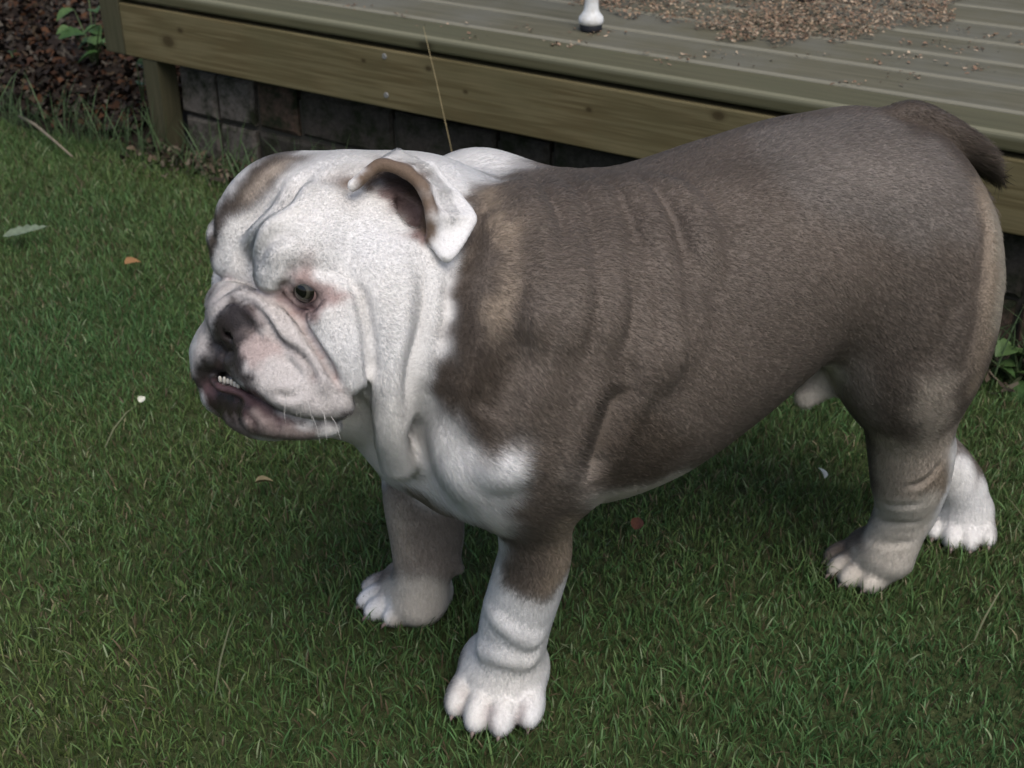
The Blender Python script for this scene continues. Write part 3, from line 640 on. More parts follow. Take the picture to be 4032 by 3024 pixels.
    ('u', 0.015, 'ell', [-0.1547, 0.8278, 0.3852], [0.042, 0.06, 0.044], [[-0.766, 0.634, -0.1061], [-0.6428, -0.7555, 0.1264], [0, 0.1651, 0.9863]]),
    ('u', 0.012, 'chain', [[-0.1655, 0.7853, 0.402, 0.0192], [-0.1333, 0.7779, 0.3896, 0.0205]]),
    ('u', 0.012, 'chain', [[-0.201, 0.8276, 0.3927, 0.0192], [-0.1993, 0.8564, 0.3725, 0.0205]]),
    ('u', 0.012, 'chain', [[-0.1491, 0.7943, 0.4225, 0.0144], [-0.1223, 0.7833, 0.4207, 0.0158]]),
    ('u', 0.012, 'chain', [[-0.1935, 0.8472, 0.411, 0.0144], [-0.1983, 0.874, 0.4009, 0.0158]]),
    ('u', 0.02, 'cone', [-0.1228, 0.8459, 0.3458], [-0.1606, 0.8131, 0.3408], 0.05, 0.034),
    ('u', 0.007, 'ell', [-0.179, 0.7977, 0.3408], [0.031, 0.05, 0.025], [[-0.766, 0.634, -0.1061], [-0.6428, -0.7555, 0.1264], [0, 0.1651, 0.9863]]),
    ('u', 0.008, 'chain', [[-0.1762, 0.7625, 0.3503, 0.0129], [-0.1499, 0.7571, 0.3461, 0.0109], [-0.1278, 0.7595, 0.3446, 0.009]]),
    ('u', 0.008, 'chain', [[-0.2142, 0.8078, 0.3404, 0.0129], [-0.2133, 0.8326, 0.3296, 0.0109], [-0.2064, 0.8531, 0.3242, 0.009]]),
    ('u', 0.006, 'chain', [[-0.1938, 0.7831, 0.3792, 0.0084], [-0.1748, 0.7653, 0.3823, 0.014], [-0.1533, 0.7539, 0.3748, 0.0145], [-0.1348, 0.7518, 0.3666, 0.0114], [-0.1173, 0.7557, 0.3599, 0.0076]]),
    ('u', 0.006, 'chain', [[-0.2039, 0.7952, 0.3765, 0.0084], [-0.2179, 0.8166, 0.371, 0.014], [-0.2231, 0.837, 0.3567, 0.0145], [-0.2197, 0.853, 0.3444, 0.0114], [-0.2111, 0.8675, 0.3355, 0.0076]]),
    ('u', 0.008, 'chain', [[-0.1785, 0.7727, 0.3941, 0.0102], [-0.1594, 0.7616, 0.3911, 0.0095], [-0.1438, 0.7565, 0.3806, 0.0082]]),
    ('u', 0.008, 'chain', [[-0.214, 0.8151, 0.3849, 0.0102], [-0.2203, 0.8341, 0.3752, 0.0095], [-0.2199, 0.8472, 0.3608, 0.0082]]),
    ('u', 0.012, 'chain', [[-0.123, 0.7702, 0.4237, 0.0143], [-0.1163, 0.7632, 0.4027, 0.0132], [-0.1111, 0.7599, 0.3795, 0.0095]]),
    ('u', 0.012, 'chain', [[-0.2117, 0.876, 0.4006, 0.0143], [-0.2127, 0.878, 0.3776, 0.0132], [-0.21, 0.8777, 0.3537, 0.0095]]),
    ('u', 0.005, 'chain', [[-0.2171, 0.8677, 0.3414, 0.006], [-0.2217, 0.8613, 0.3598, 0.0075], [-0.2199, 0.8537, 0.3786, 0.0085], [-0.2148, 0.8423, 0.3978, 0.0091], [-0.2063, 0.8247, 0.4119, 0.0092], [-0.1991, 0.8149, 0.4178, 0.0086], [-0.1899, 0.806, 0.4206, 0.0078], [-0.1826, 0.7953, 0.4221, 0.0086], [-0.1733, 0.7854, 0.4204, 0.0092], [-0.1552, 0.7713, 0.4133, 0.0091], [-0.1412, 0.76, 0.399, 0.0085], [-0.1304, 0.7525, 0.3835, 0.0075], [-0.1195, 0.7514, 0.3668, 0.006]]),
    ('u', 0.013, 'chain', [[-0.0981, 0.7973, 0.4525, 0.0063], [-0.0878, 0.7845, 0.4272, 0.0107], [-0.0841, 0.7756, 0.3962, 0.0121], [-0.0852, 0.77, 0.3628, 0.0116], [-0.0869, 0.7723, 0.3312, 0.0112], [-0.0853, 0.7891, 0.293, 0.0116]]),
    ('u', 0.013, 'chain', [[-0.1869, 0.9031, 0.4294, 0.0063], [-0.1918, 0.9084, 0.4001, 0.0107], [-0.1932, 0.9055, 0.3678, 0.0121], [-0.1917, 0.8969, 0.335, 0.0116], [-0.1833, 0.8871, 0.3061, 0.0112], [-0.1589, 0.8768, 0.2739, 0.0116]]),
    ('u', 0.015, 'chain', [[-0.0833, 0.8201, 0.439, 0.0163], [-0.0761, 0.8086, 0.4193, 0.0156], [-0.0743, 0.8001, 0.3982, 0.0137], [-0.0785, 0.79, 0.374, 0.0111], [-0.0825, 0.7827, 0.3441, 0.0092]]),
    ('u', 0.015, 'chain', [[-0.1593, 0.9107, 0.4192, 0.0163], [-0.1648, 0.9144, 0.3962, 0.0156], [-0.1682, 0.9119, 0.3737, 0.0137], [-0.1736, 0.9033, 0.3492, 0.0111], [-0.1751, 0.8931, 0.32, 0.0092]]),
    ('u', 0.004, 'chain', [[-0.2186, 0.8353, 0.3319, 0.0026], [-0.2175, 0.8189, 0.3436, 0.0035], [-0.214, 0.7985, 0.3579, 0.0035], [-0.205, 0.7804, 0.3614, 0.0033], [-0.1887, 0.7683, 0.3645, 0.0035], [-0.1668, 0.7585, 0.3568, 0.0035], [-0.1488, 0.7522, 0.3501, 0.0026]]),
    ('u', 0.005, 'ell', [-0.1841, 0.8007, 0.3744], [0.014, 0.019, 0.022], [[-0.766, 0.634, -0.1061], [-0.6428, -0.7555, 0.1264], [0, 0.1651, 0.9863]]),
    ('u', 0.003, 'ell', [-0.192, 0.8008, 0.4049], [0.02, 0.029, 0.024], [[-0.766, 0.634, -0.1061], [-0.6428, -0.7555, 0.1264], [0, 0.1651, 0.9863]]),
    ('u', 0.003, 'ell', [-0.1793, 0.784, 0.4003], [0.0155, 0.0125, 0.015], [[-0.766, 0.634, -0.1061], [-0.6428, -0.7555, 0.1264], [0, 0.1651, 0.9863]]),
    ('u', 0.003, 'ell', [-0.2046, 0.8142, 0.3937], [0.0155, 0.0125, 0.015], [[-0.766, 0.634, -0.1061], [-0.6428, -0.7555, 0.1264], [0, 0.1651, 0.9863]]),
    ('s', 0.008, 'ell', [-0.1428, 0.775, 0.4371], [0.015, 0.018, 0.014], [[-0.766, 0.634, -0.1061], [-0.6428, -0.7555, 0.1264], [0, 0.1651, 0.9863]]),
    ('s', 0.008, 'ell', [-0.2139, 0.8596, 0.4186], [0.015, 0.018, 0.014], [[-0.766, 0.634, -0.1061], [-0.6428, -0.7555, 0.1264], [0, 0.1651, 0.9863]]),
    ('s', 0.008, 'ell', [-0.2025, 0.8008, 0.4454], [0.016, 0.006, 0.02], [[-0.766, 0.634, -0.1061], [-0.6428, -0.7555, 0.1264], [0, 0.1651, 0.9863]]),
    ('u', 0.008, 'chain', [[-0.1636, 0.7885, 0.4454, 0.006], [-0.1434, 0.7807, 0.4476, 0.005], [-0.1244, 0.7761, 0.4442, 0.0043], [-0.1132, 0.7728, 0.4345, 0.0037]]),
    ('u', 0.008, 'chain', [[-0.2067, 0.8399, 0.4342, 0.006], [-0.2106, 0.8608, 0.4301, 0.005], [-0.2106, 0.8788, 0.4218, 0.0043], [-0.2095, 0.8876, 0.4094, 0.0037]]),
    ('u', 0.004, 'chain', [[-0.1516, 0.7844, 0.4352, 0.0025], [-0.1424, 0.7801, 0.4407, 0.0034], [-0.1325, 0.7765, 0.4409, 0.0034], [-0.125, 0.7741, 0.4373, 0.0025]]),
    ('u', 0.004, 'chain', [[-0.2061, 0.8494, 0.421, 0.0025], [-0.2096, 0.8602, 0.4232, 0.0034], [-0.2111, 0.8702, 0.4205, 0.0034], [-0.2112, 0.8769, 0.4148, 0.0025]]),
    ('u', 0.004, 'chain', [[-0.1507, 0.7842, 0.4308, 0.0022], [-0.1433, 0.7792, 0.4277, 0.0025], [-0.1336, 0.7746, 0.4305, 0.0025], [-0.1256, 0.7735, 0.4366, 0.0022]]),
    ('u', 0.004, 'chain', [[-0.2052, 0.8492, 0.4166, 0.0022], [-0.2079, 0.8562, 0.4108, 0.0025], [-0.211, 0.8668, 0.4104, 0.0025], [-0.2118, 0.8762, 0.4141, 0.0022]]),
    ('s', 0.003, 'chain', [[-0.2177, 0.8128, 0.3527, 0.0011], [-0.2153, 0.8033, 0.3602, 0.0013], [-0.2095, 0.7932, 0.3649, 0.0015], [-0.2041, 0.7822, 0.3663, 0.0013], [-0.1943, 0.7751, 0.3688, 0.0015], [-0.1848, 0.767, 0.3681, 0.0013], [-0.1746, 0.7614, 0.364, 0.0011]]),
    ('s', 0.002, 'chain', [[-0.1954, 0.785, 0.4064, 0.0029], [-0.1938, 0.7829, 0.4025, 0.0042], [-0.1888, 0.7789, 0.401, 0.0029], [-0.1832, 0.7772, 0.4025, 0.0019]]),
    ('s', 0.002, 'chain', [[-0.2081, 0.8001, 0.4032, 0.0029], [-0.209, 0.801, 0.3986, 0.0042], [-0.2116, 0.8061, 0.3951, 0.0029], [-0.2124, 0.812, 0.395, 0.0019]]),
    ('u', 0.005, 'chain', [[-0.1824, 0.8328, 0.4291, 0.0075], [-0.1818, 0.8312, 0.444, 0.01], [-0.1655, 0.8009, 0.4694, 0.01], [-0.1545, 0.7986, 0.4789, 0.01], [-0.1437, 0.8068, 0.4811, 0.0075]]),
    ('u', 0.005, 'chain', [[-0.1583, 0.787, 0.4483, 0.0067], [-0.1552, 0.786, 0.4598, 0.009], [-0.1438, 0.7859, 0.4642, 0.009], [-0.131, 0.7882, 0.4593, 0.009], [-0.1165, 0.7901, 0.4449, 0.009], [-0.1158, 0.7752, 0.433, 0.0067]]),
    ('u', 0.005, 'chain', [[-0.2077, 0.8458, 0.4355, 0.0067], [-0.2105, 0.8519, 0.4454, 0.009], [-0.2092, 0.8638, 0.4472, 0.009], [-0.2035, 0.8746, 0.4405, 0.009], [-0.1958, 0.8846, 0.4243, 0.009], [-0.2074, 0.8844, 0.4092, 0.0067]]),
    ('u', 0.005, 'chain', [[-0.153, 0.7923, 0.4671, 0.0075], [-0.1412, 0.7919, 0.4718, 0.01], [-0.129, 0.7938, 0.4673, 0.01], [-0.1146, 0.7971, 0.4522, 0.0075]]),
    ('u', 0.006, 'chain', [[-0.2157, 0.8088, 0.3752, 0.01], [-0.2236, 0.8122, 0.3601, 0.0091], [-0.2252, 0.8113, 0.3502, 0.0068]]),
    ('s', 0.01, 'ell', [-0.0739, 0.8022, 0.4908], [0.022, 0.02, 0.022], [[-0.766, 0.634, -0.1061], [-0.6428, -0.7555, 0.1264], [0, 0.1651, 0.9863]]),
    ('s', 0.005, 'ell', [-0.0708, 0.8256, 0.4767], [0.008, 0.016, 0.013], [[-0.766, 0.634, -0.1061], [-0.6428, -0.7555, 0.1264], [0, 0.1651, 0.9863]]),
    ('u', 0.004, 'tri', [-0.1074, 0.813, 0.4992], [-0.0896, 0.8225, 0.5109], [-0.08, 0.8573, 0.5058], 0.0025),
    ('u', 0.004, 'tri', [-0.0896, 0.8225, 0.5109], [-0.0721, 0.8204, 0.5067], [-0.08, 0.8573, 0.5058], 0.0025),
    ('u', 0.004, 'tri', [-0.0721, 0.8204, 0.5067], [-0.058, 0.8641, 0.4949], [-0.08, 0.8573, 0.5058], 0.0025),
    ('u', 0.004, 'tri', [-0.0721, 0.8204, 0.5067], [-0.0597, 0.8129, 0.4973], [-0.058, 0.8641, 0.4949], 0.0025),
    ('u', 0.004, 'tri', [-0.0597, 0.8129, 0.4973], [-0.0398, 0.8516, 0.477], [-0.058, 0.8641, 0.4949], 0.0025),
    ('u', 0.004, 'tri', [-0.0597, 0.8129, 0.4973], [-0.0545, 0.8058, 0.4811], [-0.0398, 0.8516, 0.477], 0.0025),
    ('u', 0.004, 'tri', [-0.0545, 0.8058, 0.4811], [-0.0284, 0.8278, 0.4693], [-0.0398, 0.8516, 0.477], 0.0025),
    ('u', 0.004, 'tri', [-0.0545, 0.8058, 0.4811], [-0.054, 0.8052, 0.4645], [-0.0284, 0.8278, 0.4693], 0.0025),
    ('u', 0.004, 'tri', [-0.054, 0.8052, 0.4645], [-0.0436, 0.7984, 0.4537], [-0.0284, 0.8278, 0.4693], 0.0025),
    ('u', 0.004, 'chain', [[-0.1074, 0.813, 0.4992, 0.004], [-0.0896, 0.8225, 0.5109, 0.004], [-0.0721, 0.8204, 0.5067, 0.004], [-0.0597, 0.8129, 0.4973, 0.004], [-0.0545, 0.8058, 0.4811, 0.004], [-0.054, 0.8052, 0.4645, 0.004]]),
    ('u', 0.004, 'chain', [[-0.058, 0.8641, 0.4949, 0.0036], [-0.0398, 0.8516, 0.477, 0.0036], [-0.0284, 0.8278, 0.4693, 0.0036], [-0.0436, 0.7984, 0.4537, 0.0036], [-0.054, 0.8052, 0.4645, 0.0036]]),
    ('u', 0.004, 'tri', [-0.1694, 0.9102, 0.4557], [-0.1592, 0.9289, 0.4654], [-0.123, 0.9319, 0.4673], 0.0025),
    ('u', 0.004, 'tri', [-0.1592, 0.9289, 0.4654], [-0.1569, 0.9449, 0.4573], [-0.123, 0.9319, 0.4673], 0.0025),
    ('u', 0.004, 'tri', [-0.1569, 0.9449, 0.4573], [-0.1099, 0.9493, 0.454], [-0.123, 0.9319, 0.4673], 0.0025),
    ('u', 0.004, 'tri', [-0.1569, 0.9449, 0.4573], [-0.1598, 0.9555, 0.4439], [-0.1099, 0.9493, 0.454], 0.0025),
    ('u', 0.004, 'tri', [-0.1598, 0.9555, 0.4439], [-0.1145, 0.964, 0.4302], [-0.1099, 0.9493, 0.454], 0.0025),
    ('u', 0.004, 'tri', [-0.1598, 0.9555, 0.4439], [-0.1622, 0.9574, 0.4257], [-0.1145, 0.964, 0.4302], 0.0025),
    ('u', 0.004, 'tri', [-0.1622, 0.9574, 0.4257], [-0.1335, 0.9764, 0.4146], [-0.1145, 0.964, 0.4302], 0.0025),
    ('u', 0.004, 'tri', [-0.1622, 0.9574, 0.4257], [-0.1592, 0.9538, 0.4098], [-0.1335, 0.9764, 0.4146], 0.0025),
    ('u', 0.004, 'tri', [-0.1592, 0.9538, 0.4098], [-0.1614, 0.9621, 0.3957], [-0.1335, 0.9764, 0.4146], 0.0025),
    ('u', 0.004, 'chain', [[-0.1694, 0.9102, 0.4557, 0.004], [-0.1592, 0.9289, 0.4654, 0.004], [-0.1569, 0.9449, 0.4573, 0.004], [-0.1598, 0.9555, 0.4439, 0.004], [-0.1622, 0.9574, 0.4257, 0.004], [-0.1592, 0.9538, 0.4098, 0.004]]),
    ('u', 0.004, 'chain', [[-0.1099, 0.9493, 0.454, 0.0036], [-0.1145, 0.964, 0.4302, 0.0036], [-0.1335, 0.9764, 0.4146, 0.0036], [-0.1614, 0.9621, 0.3957, 0.0036], [-0.1592, 0.9538, 0.4098, 0.0036]]),
]
WRINKLES = [
    ([[0.0775, 0.7783, 0.3692], [0.0691, 0.77, 0.344], [0.0607, 0.7662, 0.3156], [0.0561, 0.7728, 0.2835]], -0.009, 0.012, ''),
    ([[0.0136, 0.7656, 0.4259], [0.0013, 0.7591, 0.3942], [-0.013, 0.7538, 0.3683], [-0.0211, 0.7527, 0.3524]], -0.005, 0.015, ''),
    ([[0.3474, 0.9093, 0.3799], [0.3453, 0.9053, 0.3412], [0.3365, 0.907, 0.3066]], -0.0025, 0.012, ''),
    ([[0.3727, 0.9502, 0.4337], [0.3737, 0.9267, 0.3961], [0.3724, 0.9155, 0.3527], [0.3718, 0.9169, 0.3055]], -0.002, 0.008, ''),
    ([[0.3609, 0.9664, 0.1531], [0.3717, 0.9636, 0.16], [0.3815, 0.9635, 0.1721], [0.3859, 0.9635, 0.186]], -0.003, 0.005, ''),
    ([[0.348, 0.9957, 0.1172], [0.3633, 0.9761, 0.126], [0.3785, 0.9724, 0.1321]], -0.0016, 0.005, ''),
    ([[0.3538, 1.0132, 0.0851], [0.3672, 0.9902, 0.096], [0.3849, 0.9858, 0.1018]], -0.0016, 0.005, ''),
    ([[0.3489, 1.0202, 0.0579], [0.3681, 0.9956, 0.0692], [0.3874, 0.9951, 0.0735]], -0.0015, 0.005, ''),
    ([[-0.1765, 0.7952, 0.432], [-0.1621, 0.7814, 0.4322], [-0.1529, 0.7814, 0.4255], [-0.1407, 0.7687, 0.4178], [-0.1312, 0.7574, 0.4067], [-0.1228, 0.7517, 0.3932], [-0.1175, 0.7585, 0.3766], [-0.1126, 0.7581, 0.3688]], -0.0046, 0.004, 'R'),
    ([[-0.2, 0.8232, 0.4258], [-0.2104, 0.839, 0.4196], [-0.2072, 0.8461, 0.4114], [-0.2154, 0.8577, 0.3983], [-0.222, 0.8656, 0.3831], [-0.223, 0.8712, 0.3671], [-0.2119, 0.8711, 0.352], [-0.2098, 0.8739, 0.3435]], -0.0046, 0.004, 'R'),
    ([[-0.1783, 0.7816, 0.4269], [-0.1653, 0.7676, 0.4166], [-0.1569, 0.7611, 0.408], [-0.1456, 0.7542, 0.4035], [-0.1381, 0.75, 0.3976], [-0.1339, 0.7468, 0.3895], [-0.1304, 0.7567, 0.3703]], -0.004, 0.0036, 'E'),
    ([[-0.2124, 0.8221, 0.418], [-0.221, 0.834, 0.4021], [-0.2238, 0.8408, 0.3906], [-0.2272, 0.8514, 0.3823], [-0.2285, 0.8578, 0.3741], [-0.2291, 0.8603, 0.3647], [-0.2149, 0.8575, 0.3483]], -0.004, 0.0036, 'E'),
    ([[-0.1877, 0.8229, 0.4271], [-0.1871, 0.8196, 0.4463], [-0.1761, 0.8012, 0.4685], [-0.1634, 0.7985, 0.4823], [-0.154, 0.8052, 0.4883], [-0.1489, 0.832, 0.4922], [-0.1345, 0.8477, 0.499]], -0.0055, 0.006, ''),
    ([[-0.1696, 0.7891, 0.4561], [-0.1607, 0.7851, 0.4712], [-0.1476, 0.7836, 0.4768], [-0.1368, 0.7804, 0.4715]], -0.0018, 0.005, ''),
    ([[-0.2095, 0.8367, 0.4457], [-0.2147, 0.8496, 0.4571], [-0.2148, 0.8637, 0.4593], [-0.2147, 0.8732, 0.4513]], -0.0018, 0.005, ''),
    ([[-0.1567, 0.7823, 0.4379], [-0.1504, 0.779, 0.447], [-0.1456, 0.7771, 0.4563]], -0.0028, 0.0034, 'E'),
    ([[-0.2097, 0.8455, 0.4241], [-0.2135, 0.8542, 0.4305], [-0.2164, 0.8614, 0.4379]], -0.0028, 0.0034, 'E'),
    ([[-0.1219, 0.7826, 0.4602], [-0.1133, 0.7826, 0.4508], [-0.1076, 0.778, 0.4434], [-0.1039, 0.7736, 0.4358]], -0.0018, 0.0035, ''),
    ([[-0.2072, 0.8843, 0.438], [-0.2036, 0.8902, 0.4273], [-0.2053, 0.8945, 0.4179], [-0.2072, 0.8968, 0.4089]], -0.0018, 0.0035, ''),
    ([[-0.1557, 0.7842, 0.4308], [-0.1516, 0.7809, 0.4247], [-0.1461, 0.7725, 0.419]], -0.0014, 0.003, ''),
    ([[-0.2063, 0.8444, 0.4177], [-0.2073, 0.8472, 0.4102], [-0.2131, 0.8523, 0.4016]], -0.0014, 0.003, ''),
    ([[-0.1604, 0.7416, 0.3789], [-0.1493, 0.7397, 0.3778], [-0.1392, 0.7496, 0.3787]], -0.0024, 0.0034, ''),
    ([[-0.2371, 0.8329, 0.3589], [-0.2365, 0.8435, 0.3551], [-0.2252, 0.8521, 0.3563]], -0.0024, 0.0034, ''),
    ([[-0.1548, 0.7566, 0.3991], [-0.1451, 0.7517, 0.3946], [-0.1388, 0.7475, 0.3881]], -0.0014, 0.003, ''),
    ([[-0.2259, 0.8413, 0.3806], [-0.2277, 0.8501, 0.3731], [-0.2291, 0.8551, 0.3645]], -0.0014, 0.003, ''),
    ([[-0.1215, 0.7545, 0.3708], [-0.1188, 0.7543, 0.3637], [-0.1142, 0.7542, 0.3563]], -0.003, 0.0036, 'E'),
    ([[-0.2154, 0.8664, 0.3464], [-0.2136, 0.8672, 0.339], [-0.2112, 0.8698, 0.3311]], -0.003, 0.0036, 'E'),
    ([[-0.1033, 0.7799, 0.4466], [-0.0999, 0.7727, 0.4328], [-0.0967, 0.7664, 0.4116], [-0.0958, 0.7635, 0.3883], [-0.0998, 0.7766, 0.3553], [-0.0988, 0.7704, 0.3323]], -0.0045, 0.005, ''),
    ([[-0.2034, 0.8992, 0.4205], [-0.2067, 0.9, 0.405], [-0.2076, 0.8986, 0.3827], [-0.2054, 0.8941, 0.3597], [-0.1867, 0.8801, 0.3326], [-0.1876, 0.8763, 0.3092]], -0.0045, 0.005, ''),
    ([[-0.1496, 0.8368, 0.4928], [-0.1231, 0.8322, 0.4961], [-0.1063, 0.8192, 0.4876]], -0.0015, 0.007, ''),
    ([[-0.0633, 0.796, 0.453], [-0.0603, 0.7854, 0.4302], [-0.0638, 0.7767, 0.4064], [-0.0705, 0.769, 0.3817], [-0.0751, 0.7674, 0.3455]], -0.004, 0.007, ''),
    ([[-0.0465, 0.7986, 0.4381], [-0.0449, 0.7861, 0.4159], [-0.0515, 0.7773, 0.3917]], -0.0025, 0.006, ''),
    ([[-0.2018, 0.7868, 0.3958], [-0.2019, 0.7877, 0.3844], [-0.198, 0.7761, 0.376]], -0.0026, 0.0024, ''),
    ([[-0.2061, 0.7931, 0.4089], [-0.1998, 0.7876, 0.4204], [-0.1935, 0.7889, 0.4251], [-0.1838, 0.7859, 0.4272], [-0.1739, 0.7768, 0.4246], [-0.1636, 0.7669, 0.4169], [-0.1579, 0.762, 0.4086]], -0.003, 0.0032, ''),
    ([[-0.2098, 0.7955, 0.3914], [-0.2074, 0.7946, 0.3882], [-0.2025, 0.7901, 0.3894]], -0.002, 0.0024, ''),
    ([[-0.1915, 0.7768, 0.3985], [-0.1834, 0.7748, 0.402], [-0.1728, 0.7701, 0.4111]], -0.0024, 0.0026, ''),
    ([[-0.2083, 0.7953, 0.3878], [-0.203, 0.7885, 0.3939], [-0.1991, 0.7844, 0.3953], [-0.1936, 0.779, 0.3974], [-0.186, 0.7745, 0.4011]], -0.0015, 0.0022, ''),
    ([[-0.1842, 0.7565, 0.3557], [-0.1777, 0.7502, 0.3513], [-0.1777, 0.7572, 0.338]], -0.0022, 0.0034, 'L'),
    ([[-0.1689, 0.7523, 0.3582], [-0.1615, 0.7481, 0.3515], [-0.1611, 0.7543, 0.3384]], -0.0022, 0.0034, 'L'),
]
PALETTE = {'W': (0.8, 0.8, 0.8), 'C': (0.58, 0.54, 0.48), 'N': (0.088, 0.07, 0.056), 'S': (0.165, 0.145, 0.128), 'B': (0.136, 0.112, 0.093), 'T': (0.29, 0.235, 0.18), 'K': (0.036, 0.03, 0.03), 'P': (0.52, 0.43, 0.41), 'L': (0.105, 0.062, 0.066), 'D': (0.028, 0.02, 0.019), 'R': (0.42, 0.32, 0.3), 'M': (0.6, 0.57, 0.56), 'Q': (0.31, 0.255, 0.24), 'G': (0.17, 0.12, 0.085), 'E': (0.25, 0.18, 0.17), 'A': (0.36, 0.32, 0.26), 'F': (0.46, 0.395, 0.33), 'H': (0.25, 0.215, 0.185)}
